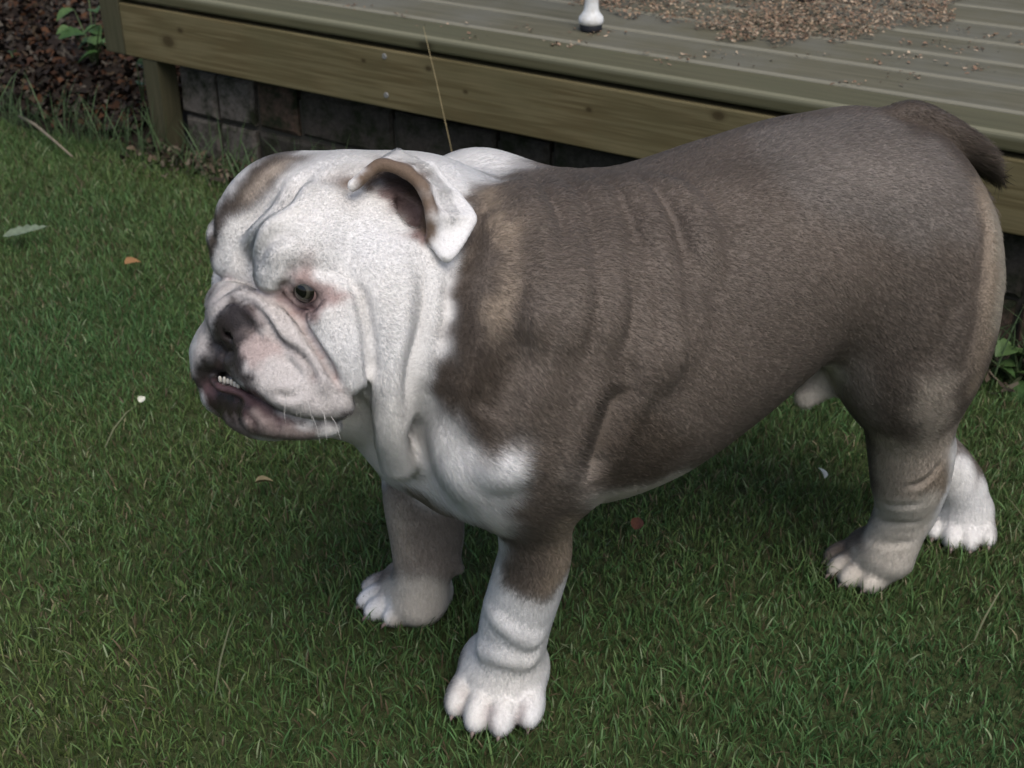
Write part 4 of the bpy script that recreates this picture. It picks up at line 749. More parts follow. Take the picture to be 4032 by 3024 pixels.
# coat marks: points on the coat in millimetres, by colour
COAT = [
    ('W', '''-51 818 487 -3 756 281 -89 764 412 -102 814 276 4 811 126 -207 904 390 -71 772 364 -106 772 436 -66 791 447 -33 998 462 -73 798 275 -58 774 313 -138 969 23 -3 799 18 -90 759 345 485 1092 74 -50 797 456 -25 840 104 -199 855 482 -17 824 103 24 835 34 -128 814 493 -123 760 433 -122 947 15 -208 851 412 26 819 113 -114 949 28 -55 783 286 -143 842 494 -86 771 431 -27 812 32 -11 822 67 395 972 192 -129 775 450 -55 827 497 -48 757 306 -150 831 488 -99 801 314 20 825 68 -22 828 66 -159 951 441 -134 967 420 -146 793 488 -142 957 14 -59 779 342 -139 969 410 -128 877 500 12 812 100 -34 969 183 -67 778 411 -149 778 455 -119 754 421 -96 776 441 -86 758 369 -70 777 346 -86 776 442 -56 785 280 -203 848 419 -38 856 52 -91 801 470 -8 744 321 -47 955 196 -40 851 47 -15 964 459 -165 787 478 -10 822 167 -37 881 476 29 813 142 -47 788 259 -23 833 102 -134 759 417 -147 929 469 453 1085 48 -33 970 460 -90 781 288 -40 840 38 -104 810 295 -212 833 432 484 1081 43 485 1071 20 -136 768 417 -60 776 391 -120 797 319 -111 783 449 -176 815 426 -41 818 24 -46 841 35 27 841 39 -30 751 322 -79 768 416 -11 820 36 -5 799 25 -38 860 52 -60 859 500 465 1069 9 -158 808 486 485 1080 35 -78 856 509 -154 959 404 -9 817 135 -156 788 485 -141 989 21 -91 767 422 447 1077 99 -114 800 477 -182 815 459 450 1077 79 -29 824 35 3 743 315 -36 769 270 -149 779 471 -13 777 242 -20 914 469 -36 824 31 457 1079 94 -128 757 423 -39 753 304 -129 956 23 -56 786 425 407 1002 97 3 816 92 -40 958 174 -227 817 385 1 823 52 -204 832 448 30 827 106 15 806 24 492 1091 54 27 830 87 -166 806 482 464 1080 86 -58 801 251 495 1079 27 449 1091 40 -119 785 463 22 830 33 -68 791 318 -105 854 500 -8 809 208 -92 762 384 -6 976 459 -81 952 208 -158 777 454 406 988 156 -42 887 480 -53 779 402 -133 807 305 462 1085 99 -24 803 21 -83 761 391 -53 854 494 456 1065 18 -25 831 65 -153 782 442 -79 762 336 -79 804 266 480 1091 81 -98 765 360 -34 862 467 -104 791 462 -15 780 239 -45 766 282 0 810 151 -83 811 472 -46 822 11 -21 1000 461 -49 807 482 -172 786 439 438 1084 12 -12 761 268 -143 949 444 -60 886 488 -72 901 490 -227 814 384 -137 860 501 34 817 141 3 834 -1 -54 823 25 -198 824 436 -103 863 500 503 1092 31 -73 789 305 -50 761 324 455 1074 26 -39 805 18 -108 780 363 -125 754 417 -59 794 265 -208 867 419 -40 777 265 -48 893 484 -128 974 414 -53 776 390 405 992 120 0 746 301 -23 767 262 493 1067 15 452 1089 2 406 997 108 -191 834 465 -29 776 253 -99 791 337 464 1080 50 -39 809 444 -127 973 29 -23 817 33 -110 821 280 -78 941 165 -47 842 468 -10 816 129 -155 830 488 479 1071 26 -49 960 212 -95 884 497 -96 949 189 -110 881 500 -126 756 424 -35 874 473 -133 766 411 -35 753 315 -116 856 502 0 811 148 -131 800 487 -193 834 464 -153 853 496 -52 820 493 -9 757 279 468 1080 -1 -10 813 114 395 972 189 -156 929 469 -36 829 31 -124 756 425 -107 811 502 -37 972 158 -12 768 254 -164 953 423 -114 779 447 -32 801 23 -49 819 17 -22 825 76 -70 792 316 -50 769 348 -37 905 479 -108 753 373 -43 838 485 -210 831 436 27 821 18 403 1000 91 -12 974 460 -50 822 26 -110 806 304 4 820 31 -89 814 478 -180 831 466 -14 833 -3 -99 817 267 -174 793 460 -26 770 259 495 1071 23 -57 775 382 -16 938 461 492 1069 12 -36 784 249 -34 890 476 19 807 147 447 1081 66 -9 779 238 -212 833 427 -30 827 474 -38 874 475 -124 969 419 -180 812 462 -79 765 327 -77 770 421 -102 818 508 -82 792 461 -34 756 337 -138 989 22 467 1086 95 -45 788 415 -93 836 492 -155 941 454 471 1078 1 -164 956 397 -29 752 327 495 1067 15 21 815 111 -48 913 482 464 1086 98 -221 875 408 -123 750 406 -171 832 475 -45 789 417 -69 800 462 -9 982 460 2 814 29 -177 835 475 -119 818 292 -106 753 377 -203 820 425 -29 805 28 -53 830 30 -10 819 35 -22 747 308 -48 806 480 489 1094 69 -25 899 473 -70 774 390 -40 813 469 38 816 153 -200 865 418 -83 836 511 -122 754 343 -41 791 247 -154 849 494 -9 812 207 26 842 55 -117 956 34 -47 836 33 -12 744 319 493 1077 26 1 752 291 -51 968 458 -36 756 331 -23 770 256 -81 782 286 -27 968 460 -93 817 258 1 811 141 -96 772 418 -132 965 422 -139 981 26 -48 783 405 -52 810 458 -3 989 459 -115 792 332 -214 836 433 -2 998 458 -54 949 159 -122 778 449 -8 998 459 -43 792 248 -15 763 264 -115 771 443 -143 784 330 -38 839 478 408 992 151 403 994 105 -49 877 482 -9 964 459 -203 833 453 -185 830 462 -104 826 490 -7 813 199 -124 756 396 -42 854 45 -75 813 470 -204 835 457 -178 812 470 -101 857 499 18 808 142 -92 764 325 -30 818 34 -42 860 46 -150 884 498 -48 797 438 -55 821 19 -6 964 459 -43 877 479 -33 971 181 -218 853 453 -24 992 462 -224 800 342 -49 801 464 405 986 156 -42 850 484 -3 751 294 -120 756 425 -167 833 480 -179 767 328 -169 783 437 -130 755 415 -196 860 485 -56 776 352 -114 792 331 -98 818 262 -123 751 403 19 808 12 -11 811 33 -108 815 504 -144 991 18 -205 904 408 394 970 198 -35 776 259 -197 821 425 -39 872 48 -77 942 180 -163 843 488 -79 832 467 -29 908 475 -211 831 433 -52 819 491 -45 803 462 -96 776 310 -206 857 475 -119 947 21 1 744 323 -34 832 476 -75 801 270 -105 793 334 453 1085 111 454 1082 105 -15 802 28 -39 844 43 -224 800 340 -23 836 114 -9 821 184 409 994 138 -161 780 437 503 1094 33 -21 748 303 398 975 183 -133 963 26 -60 776 369 -25 813 32 -134 982 27 -188 823 426 -51 777 391 32 859 39 -41 842 39 486 1076 25 -10 819 152 -9 771 248 -119 944 15 -17 768 257 -125 752 408 -92 820 484 -39 841 480 -50 811 457 -30 775 255 -197 836 465 22 835 58 -22 838 124 -200 821 425 406 997 111 -52 992 458 -13 765 260 454 1094 -5 -95 825 488 -42 962 195 -40 887 479 -140 803 310 -201 863 481 -56 905 486 -146 747 349 -207 830 423 -60 778 396 40 818 157 -34 972 188 -12 819 35 -149 789 485 403 982 178 -137 790 327 -110 750 378 -175 794 433 -67 830 506 -43 810 467 459 1085 102 -173 788 436 23 811 19 -120 774 446 -63 802 255 -58 801 455 -48 766 345 -27 896 473 -198 835 463 -24 988 462 -48 820 21 -35 817 469 406 1000 102 -10 774 245 -131 750 342 -9 962 459 -39 878 477 -78 905 491 -24 806 27 -54 778 397 -10 819 160 4 809 151 -7 806 211 -42 967 205 -147 785 325 463 1084 97 -194 815 427 -157 780 440 -87 808 267 -204 860 478 490 1073 23 7 746 328 -37 845 479 -19 838 137 -45 824 459 404 984 170 -140 795 317 13 807 148 -185 823 429 26 839 67 -160 957 395 -175 765 329 -3 986 459 -113 772 443 -128 774 449 -6 814 108 -138 750 351 -9 780 236 -56 805 457 -35 829 33 -110 815 289 -197 834 462 -184 822 423 -205 798 356 -199 834 461 4 744 309 -190 866 491 20 809 24 -184 868 494 454 1081 103 404 1002 88 -60 777 358 -28 844 86 -63 945 189 -161 848 492 -201 831 451 -106 825 491 -98 820 486 -87 823 484 483 1091 78 -120 961 31 -18 819 32 -111 781 363 -58 776 391 -3 745 325 -57 775 376 -51 796 249 -203 823 424 406 994 114 406 994 117 405 985 169 -153 886 498 -50 821 13 -156 878 499 -45 763 343 -32 823 34 -21 992 462 -125 759 431 -47 787 415 -174 832 472 402 988 121 -135 760 421 -127 756 420 13 808 27 -41 866 48 -18 950 459 -107 986 207 -3 746 327 -123 773 447 -48 766 343 -41 850 45 -59 776 388 -111 790 339 -116 762 434 -232 810 365 -48 785 411 -13 801 29 -141 788 328 -120 950 22 -134 793 321 -188 823 429 -46 963 210 15 805 21 -118 971 160 -42 804 461 -168 781 438 -73 835 509 -103 859 500 -199 790 359 -22 837 125 -202 825 429 -198 863 484 -15 766 258 -42 962 154 -107 844 498 -219 850 450 -188 832 462 -38 874 49 409 994 135 489 1097 72 -194 860 487 -193 859 488 -117 949 25 -91 954 203 -81 839 510 492 1072 23 -161 842 489 -231 809 369 -200 824 429 -178 826 464 -17 762 269 -173 833 474 25 814 129 -127 760 405 -156 780 443 -147 940 455 -212 836 441 -103 756 377 -133 759 421 -60 800 456 -22 747 315 -61 945 158 -120 783 364 7 745 309 -109 810 500 -11 766 259 455 1086 110 16 810 29 20 807 22 -53 853 476 -133 765 414 -177 764 331 500 1092 36 -40 854 48 -200 825 427 -143 790 321 -162 782 435 -203 826 427 -9 992 460 -9 950 459 -29 800 22 399 977 177 -153 850 496 -104 847 498 -82 804 269 -153 869 279 -175 762 332 -190 834 467 -227 809 381 -110 750 388 -161 923 469 -166 867 276 22 814 25 -181 822 428 -155 860 497 496 1068 12 -40 813 468 -207 835 451 -183 832 466 -194 788 361 404 1002 83 403 994 108 -132 753 338 -201 853 478 -52 798 461 -111 786 351 -50 805 451 -125 755 420 0 808 28 -40 759 337 -202 800 359 -71 800 268 -171 838 481 -146 784 327 -48 805 468 -191 823 424 -123 792 329 -44 847 37 -38 805 462 -114 761 432 -79 816 473 -54 814 495 -227 812 381 407 990 179 468 1085 90 -38 862 469 404 999 95 -4 813 150 -164 782 436 -33 815 468 -115 965 162 -53 824 27 -149 778 446 -9 974 459 -132 757 415 -140 789 327 -40 825 455 -120 792 331 -51 815 460 -53 773 352 -117 792 331 -46 854 35 -200 817 426 -204 901 393 -156 782 439 -111 766 435 -207 856 472 -39 821 453 -138 771 418 404 990 124 461 1080 91 407 992 180 -51 833 31 -130 763 408 -8 772 247 -120 760 433 -47 819 18 -114 749 387 -200 832 453 -7 815 193 -29 902 475 -17 774 248 -46 848 35 -207 829 426 -139 987 23 -56 859 480 -9 980 460 456 1085 108 -114 749 384 12 808 142 -111 785 354 -15 947 459 -59 775 382 -52 807 455 -45 824 27 -125 752 406 -85 837 512 -72 812 469 -136 984 26 -208 854 470 -117 955 31 -60 778 399 -46 801 461 -122 754 396 -132 750 345 -114 773 444 20 813 29 -203 817 426 -202 859 410 -111 780 365 -27 908 473 -114 792 333 491 1080 29 -122 756 393 -170 785 436 44 823 162 -49 786 416 -171 787 435 -36 878 49 -50 798 461 -112 774 443 -75 839 509 488 1095 71 -141 748 348 -40 875 476 -29 896 475 -152 781 444 -18 773 249 -205 800 356 -23 917 470 501 1094 39 -47 808 469 -209 830 429 -132 792 325 -40 759 340 -105 755 376 503 1101 41 -14 814 33 -32 827 34 -226 804 342 -115 777 446 -111 980 202 -122 753 400 -51 806 453 -42 817 19 465 1082 90 -144 990 12 -156 782 441 -98 866 499 -52 844 473 -229 809 375 -49 768 343 -111 764 432 -48 827 30 0 805 25 -125 757 426 409 995 132 -137 982 26 -174 763 330 -231 809 366 -59 778 355 -117 784 360 -111 789 344 -104 754 379 -185 823 427 460 1087 103 -113 784 361 503 1100 39 -30 830 475 8 819 32 -182 833 468 -171 763 330 13 805 21 -49 805 480 -205 901 387 -125 756 402 -59 775 375 403 988 130 -48 787 417 -126 753 409 -191 823 429 -40 812 24 -120 781 366 -200 833 456 -123 779 450 -10 819 154 -40 833 458 -27 902 474 -132 751 340 -52 818 489 -136 769 413 -53 799 462 -32 889 475 -121 780 449 -32 817 469 -45 854 37 -71 801 265 501 1091 33 -9 759 273 -185 834 468 -213 835 436 -169 837 482 4 748 300 -205 828 426 -21 747 322 -189 831 460 -188 761 376 -110 792 333 -99 824 488 -113 777 446 -40 836 479 -228 809 378 -33 881 474 -201 797 358 -200 836 462 -195 823 430 -51 780 399 -111 770 441 -113 775 445 -118 972 161 1 820 34 -36 971 192 -45 809 468 -46 807 467 -219 799 333 403 983 166 -8 815 201 -175 790 438 -50 799 463 -110 775 442 -192 823 426 -114 783 362 500 1082 26 -110 750 384 -228 817 382 501 1084 27 -117 781 366 -48 961 211 30 860 46 -49 819 20 -207 799 355 -89 782 286 487 1093 70 -40 816 449 -34 846 458 -229 807 372 -183 767 330 -15 820 34 -172 786 437 -103 757 374 -175 831 470 -226 816 386 5 813 26 -67 801 461 -108 752 378 -106 753 379 -51 841 471 -53 821 13 -186 831 463 -35 780 253'''),
    ('C', '''-66 949 25 274 966 250 381 982 109 -72 943 30 -98 944 10 350 1008 56 127 835 252 373 977 117 356 999 32 395 978 135 395 996 83 -120 967 37 386 999 29 266 969 266 -78 940 22 -100 939 25 -65 949 57 354 1003 99 92 816 251 361 998 61 79 811 249 86 819 245 -63 953 36 341 1024 40 363 997 87 358 974 133 343 1007 24 386 996 46 -72 944 48 -114 945 8 -109 952 52 271 964 273 378 972 134 -118 960 35 91 823 243 -74 946 12 99 819 251 -81 941 60 352 1001 106 379 979 115 261 963 248 327 1007 13 63 797 253 394 982 120 91 811 255 -123 967 31 352 997 108 249 970 246 391 990 96 359 981 122 134 837 254 277 956 268 -119 945 10 -108 947 7 265 971 268 363 998 13 -95 943 63 363 987 105 391 981 117 400 997 87 -112 945 23 378 1000 22 442 1105 28 112 823 254 127 832 255 67 805 249 271 935 289 395 981 123 -123 970 34 101 819 251 114 824 253 349 994 117 -65 949 52 -60 980 16 -108 955 61 326 1017 15 93 825 242 -65 953 22 271 929 295 344 1005 20 122 828 254 93 812 256 114 827 250 349 1021 60 -109 948 41 -74 942 60 330 1018 22 70 796 261 -112 951 36 66 806 247 267 970 270 392 984 110 -115 964 47 353 1001 103 272 936 287 267 966 242 278 957 266 327 1030 25 398 987 113 267 940 291 270 968 241 353 981 128 -103 948 60 123 830 253 266 969 263 -95 940 45 -70 945 55 370 973 132 59 783 266 -116 944 10 -92 942 60 341 1024 37 395 981 127 63 790 262 353 990 113 270 931 294 264 933 296 280 967 249 -120 971 39 274 926 298 396 986 115 386 972 140 401 996 96 378 970 142 60 794 253 -111 949 40 261 973 262 64 805 246 274 950 276 -102 949 67 352 1012 99 401 995 100 110 825 251 -116 958 40 268 968 273 398 1005 58 124 832 252 350 998 112 132 836 253 259 964 240 379 969 144 -127 975 29 274 932 289 -112 954 44 262 925 303 84 821 241 353 1012 96 351 1000 108 -61 955 51 -114 943 16 -116 968 45 62 801 248 278 953 268 354 1012 91 66 790 265 276 969 245 354 985 123 321 1040 13 402 1001 85 59 789 260 -111 946 28 395 978 139 391 974 142 444 1124 30 278 955 266 354 1000 102 330 1009 22 -89 941 63 350 1003 108 274 947 277 351 1018 70 402 1001 82 -117 968 43 353 1019 90 -112 958 52 -84 941 66 82 805 258 -111 949 37 -125 974 33 68 807 248 352 986 124 273 937 285 -68 946 46 91 814 252 -70 945 52 -60 986 25 81 809 253 396 989 106 273 966 248 123 833 250 325 1030 24 268 968 270 351 988 123 351 1004 105 273 968 244 -110 947 34 331 1030 27 -91 942 65 -72 943 64 396 1022 10 273 947 280 -110 956 54 341 1020 34 358 981 124 272 969 242 57 781 268 130 832 255 358 982 121 400 994 102 359 975 131 351 989 121 273 940 284'''),
    ('N', '''359 1026 467 -205 846 470 334 1025 486 114 804 289 91 797 279 -17 759 372 358 991 462 69 788 271 395 1046 458 -182 857 492 97 790 312 411 1046 438 -183 862 494 -36 792 428 -25 753 342 85 777 330 71 786 275 -35 808 441 -179 835 474 -37 786 419 -32 764 393 127 811 288 -174 838 480 -25 773 416 -178 852 491 353 1035 485 114 799 312 -51 772 361 84 779 346 -170 846 488 316 1006 482 413 1050 441 -11 762 389 77 776 306 -192 843 479 372 1034 471 -7 763 391 81 794 274 360 997 462 -41 763 364 345 1003 471 372 1031 459 342 1022 477 67 778 291 102 791 330 359 1040 482 -35 982 199 126 806 301 116 807 284 326 1003 479 -5 767 407 83 779 312 -214 839 441 112 804 285 108 795 321 97 806 267 -51 775 385 -213 836 438 -202 837 464 -42 781 406 368 981 452 -27 772 412 -187 837 473 324 1013 480 -28 771 410 -50 772 370 366 977 453 -18 749 331 -214 843 449 -185 860 492 -41 783 410 -35 812 444 102 791 321 115 800 303 93 784 333 106 798 297 93 788 307 -53 773 367 -55 774 364 -43 771 388 79 778 342 -182 866 494 -55 774 367 380 1042 470 -176 839 481 391 1041 437 -185 848 486 114 798 318 69 776 301 314 1020 485 355 1030 481 -17 762 400 -49 771 373 352 1033 484 -44 764 355 -30 754 336 323 998 479 -211 846 461 -21 748 325 -26 770 411 63 775 316 379 1033 454 136 814 294 109 796 312 -17 747 324 70 781 285 351 989 465 108 808 274 -8 764 400 -210 838 450 112 807 279 418 1055 417 -2 767 407 -30 781 421 -168 844 487 90 781 331 -30 770 406 124 805 300 -17 754 354 -30 793 433 -158 857 496 120 807 289 -41 761 349 327 994 477 65 777 290 421 1054 423 -27 753 336 -17 756 357 101 804 275 -212 839 444 -8 758 369 88 802 267 -52 774 379 -167 868 498 118 806 288 65 780 283 95 804 269 318 994 480 -25 753 339 102 806 271 -158 860 497 91 780 339 -34 756 339 330 995 476 -168 849 491 419 1056 416 133 811 294 -52 774 377 -173 866 497 -5 764 395 -180 841 481 -181 861 494 104 807 272 -18 757 359 -21 749 328 -20 767 411 -194 836 468 319 1006 481 -44 770 382 419 1053 432 375 988 447 -171 839 483 106 804 279 -189 847 484 70 776 331 -36 977 198 325 991 478 65 775 317 -215 854 456 -18 750 334 375 1033 462 -28 777 419 93 785 330 306 1031 486 -191 857 488 -156 872 499 306 1020 485 371 983 449 -206 836 456 68 778 293 -192 836 469 -27 784 427 90 781 333 79 796 270 -186 838 475 -199 840 470 418 1058 416 -212 839 447 -183 849 488 108 794 327 -53 773 361 373 986 448 -32 756 339 113 798 311 -6 765 400 345 1037 488 -214 837 435 -194 854 485 -17 752 342 420 1055 418 -205 837 458 371 976 449 68 786 272 -20 751 336 74 779 342 364 977 454 -176 860 494 -173 860 495 97 787 333 -14 752 348 -204 850 475 -29 788 429 -201 850 478 356 983 461 105 804 280 -215 839 438 358 986 460 -159 874 499 358 1033 481 315 1009 482 -31 810 443 -202 840 467 -16 747 326 -36 974 195 -8 762 383 68 775 310 -8 762 386 68 776 325 -162 884 498 -189 844 481 120 802 310 -30 776 415 351 1034 485 -211 847 463 370 973 448 -155 866 498 89 779 342 -8 760 377 -27 754 340 97 788 330 328 1035 491 -200 839 468 -44 968 214 319 1009 481 -18 763 403 -206 851 472 310 1022 486 -198 838 469 -12 748 331 122 804 300 -214 837 439 77 779 346 424 1057 420 -159 884 498 -20 757 360 -32 806 440 359 988 461 -207 838 459 374 988 449 413 1051 443 -183 869 494 -50 773 379 306 1034 485 -51 772 373 -32 980 190 -8 759 371 132 812 292 -162 853 494 350 1032 485 70 787 273'''),
    ('S', '''282 923 453 277 953 474 264 1010 484 345 930 437 298 946 466 249 913 456 294 976 480 268 1018 484 214 971 479 321 914 423 339 950 458 262 1015 484 303 908 417 311 996 482 318 909 411 223 935 471 324 947 462 250 903 446 229 1001 483 358 926 421 292 992 483 291 963 476 303 1006 484 340 921 427 240 986 483 345 932 440 214 953 476 318 980 476 250 992 484 225 1006 482 351 965 459 289 927 455 300 1018 485 265 935 468 306 912 426 204 992 478 228 910 457 300 1013 485 210 926 467 210 922 466 268 906 439 231 950 477 259 926 463 305 921 443 228 914 460 363 944 438 258 951 476 266 975 482 244 974 482 256 994 484 351 974 462 351 956 456 330 974 471 325 932 450 310 922 442 361 934 430 362 939 434 207 912 461 336 965 465 193 947 472 193 1000 476 315 952 466 279 904 427 186 994 475 204 914 462 361 925 415 361 931 427 288 908 426 232 919 463 238 1004 483 222 1001 482 282 907 429 274 905 433 216 1001 481 280 931 460 354 959 455 227 903 452 309 909 417 247 901 445 356 942 443 375 1129 326 244 904 448 283 913 439 192 958 474 218 909 458 219 915 461 229 1006 482 274 903 430 339 983 470 334 985 473 381 1103 324 246 922 463 222 904 454 241 903 449 196 936 470 219 1004 481 198 1000 477 308 945 464 189 964 474 274 992 484 219 1006 481 196 950 473 195 958 475 362 948 443 199 943 472 315 998 481 229 906 455 293 906 419 280 910 436 353 921 416 362 927 419 362 951 446 249 905 448 352 922 418 281 906 428 366 1133 325 243 905 450 240 902 447 370 1118 327 297 1020 485 195 937 470 189 976 475 219 904 454 238 1013 483 276 909 438 189 974 475 204 1001 478 210 907 457 222 906 455 186 992 475 248 906 449 265 904 438 239 903 449 361 940 436 356 954 452 337 988 472 365 927 415 204 1004 478 350 969 461 219 1001 481 211 1001 480 355 923 418 195 956 474 331 982 473 198 927 467 370 1124 327 189 968 475 263 924 461 351 921 417 310 907 412 350 971 461 189 992 475 339 989 471 189 986 475 207 918 464 315 994 481 313 994 481 379 1099 324 271 904 433 350 981 464 366 1131 326 338 981 470 351 962 458 351 950 452 370 1108 327 328 924 440'''),
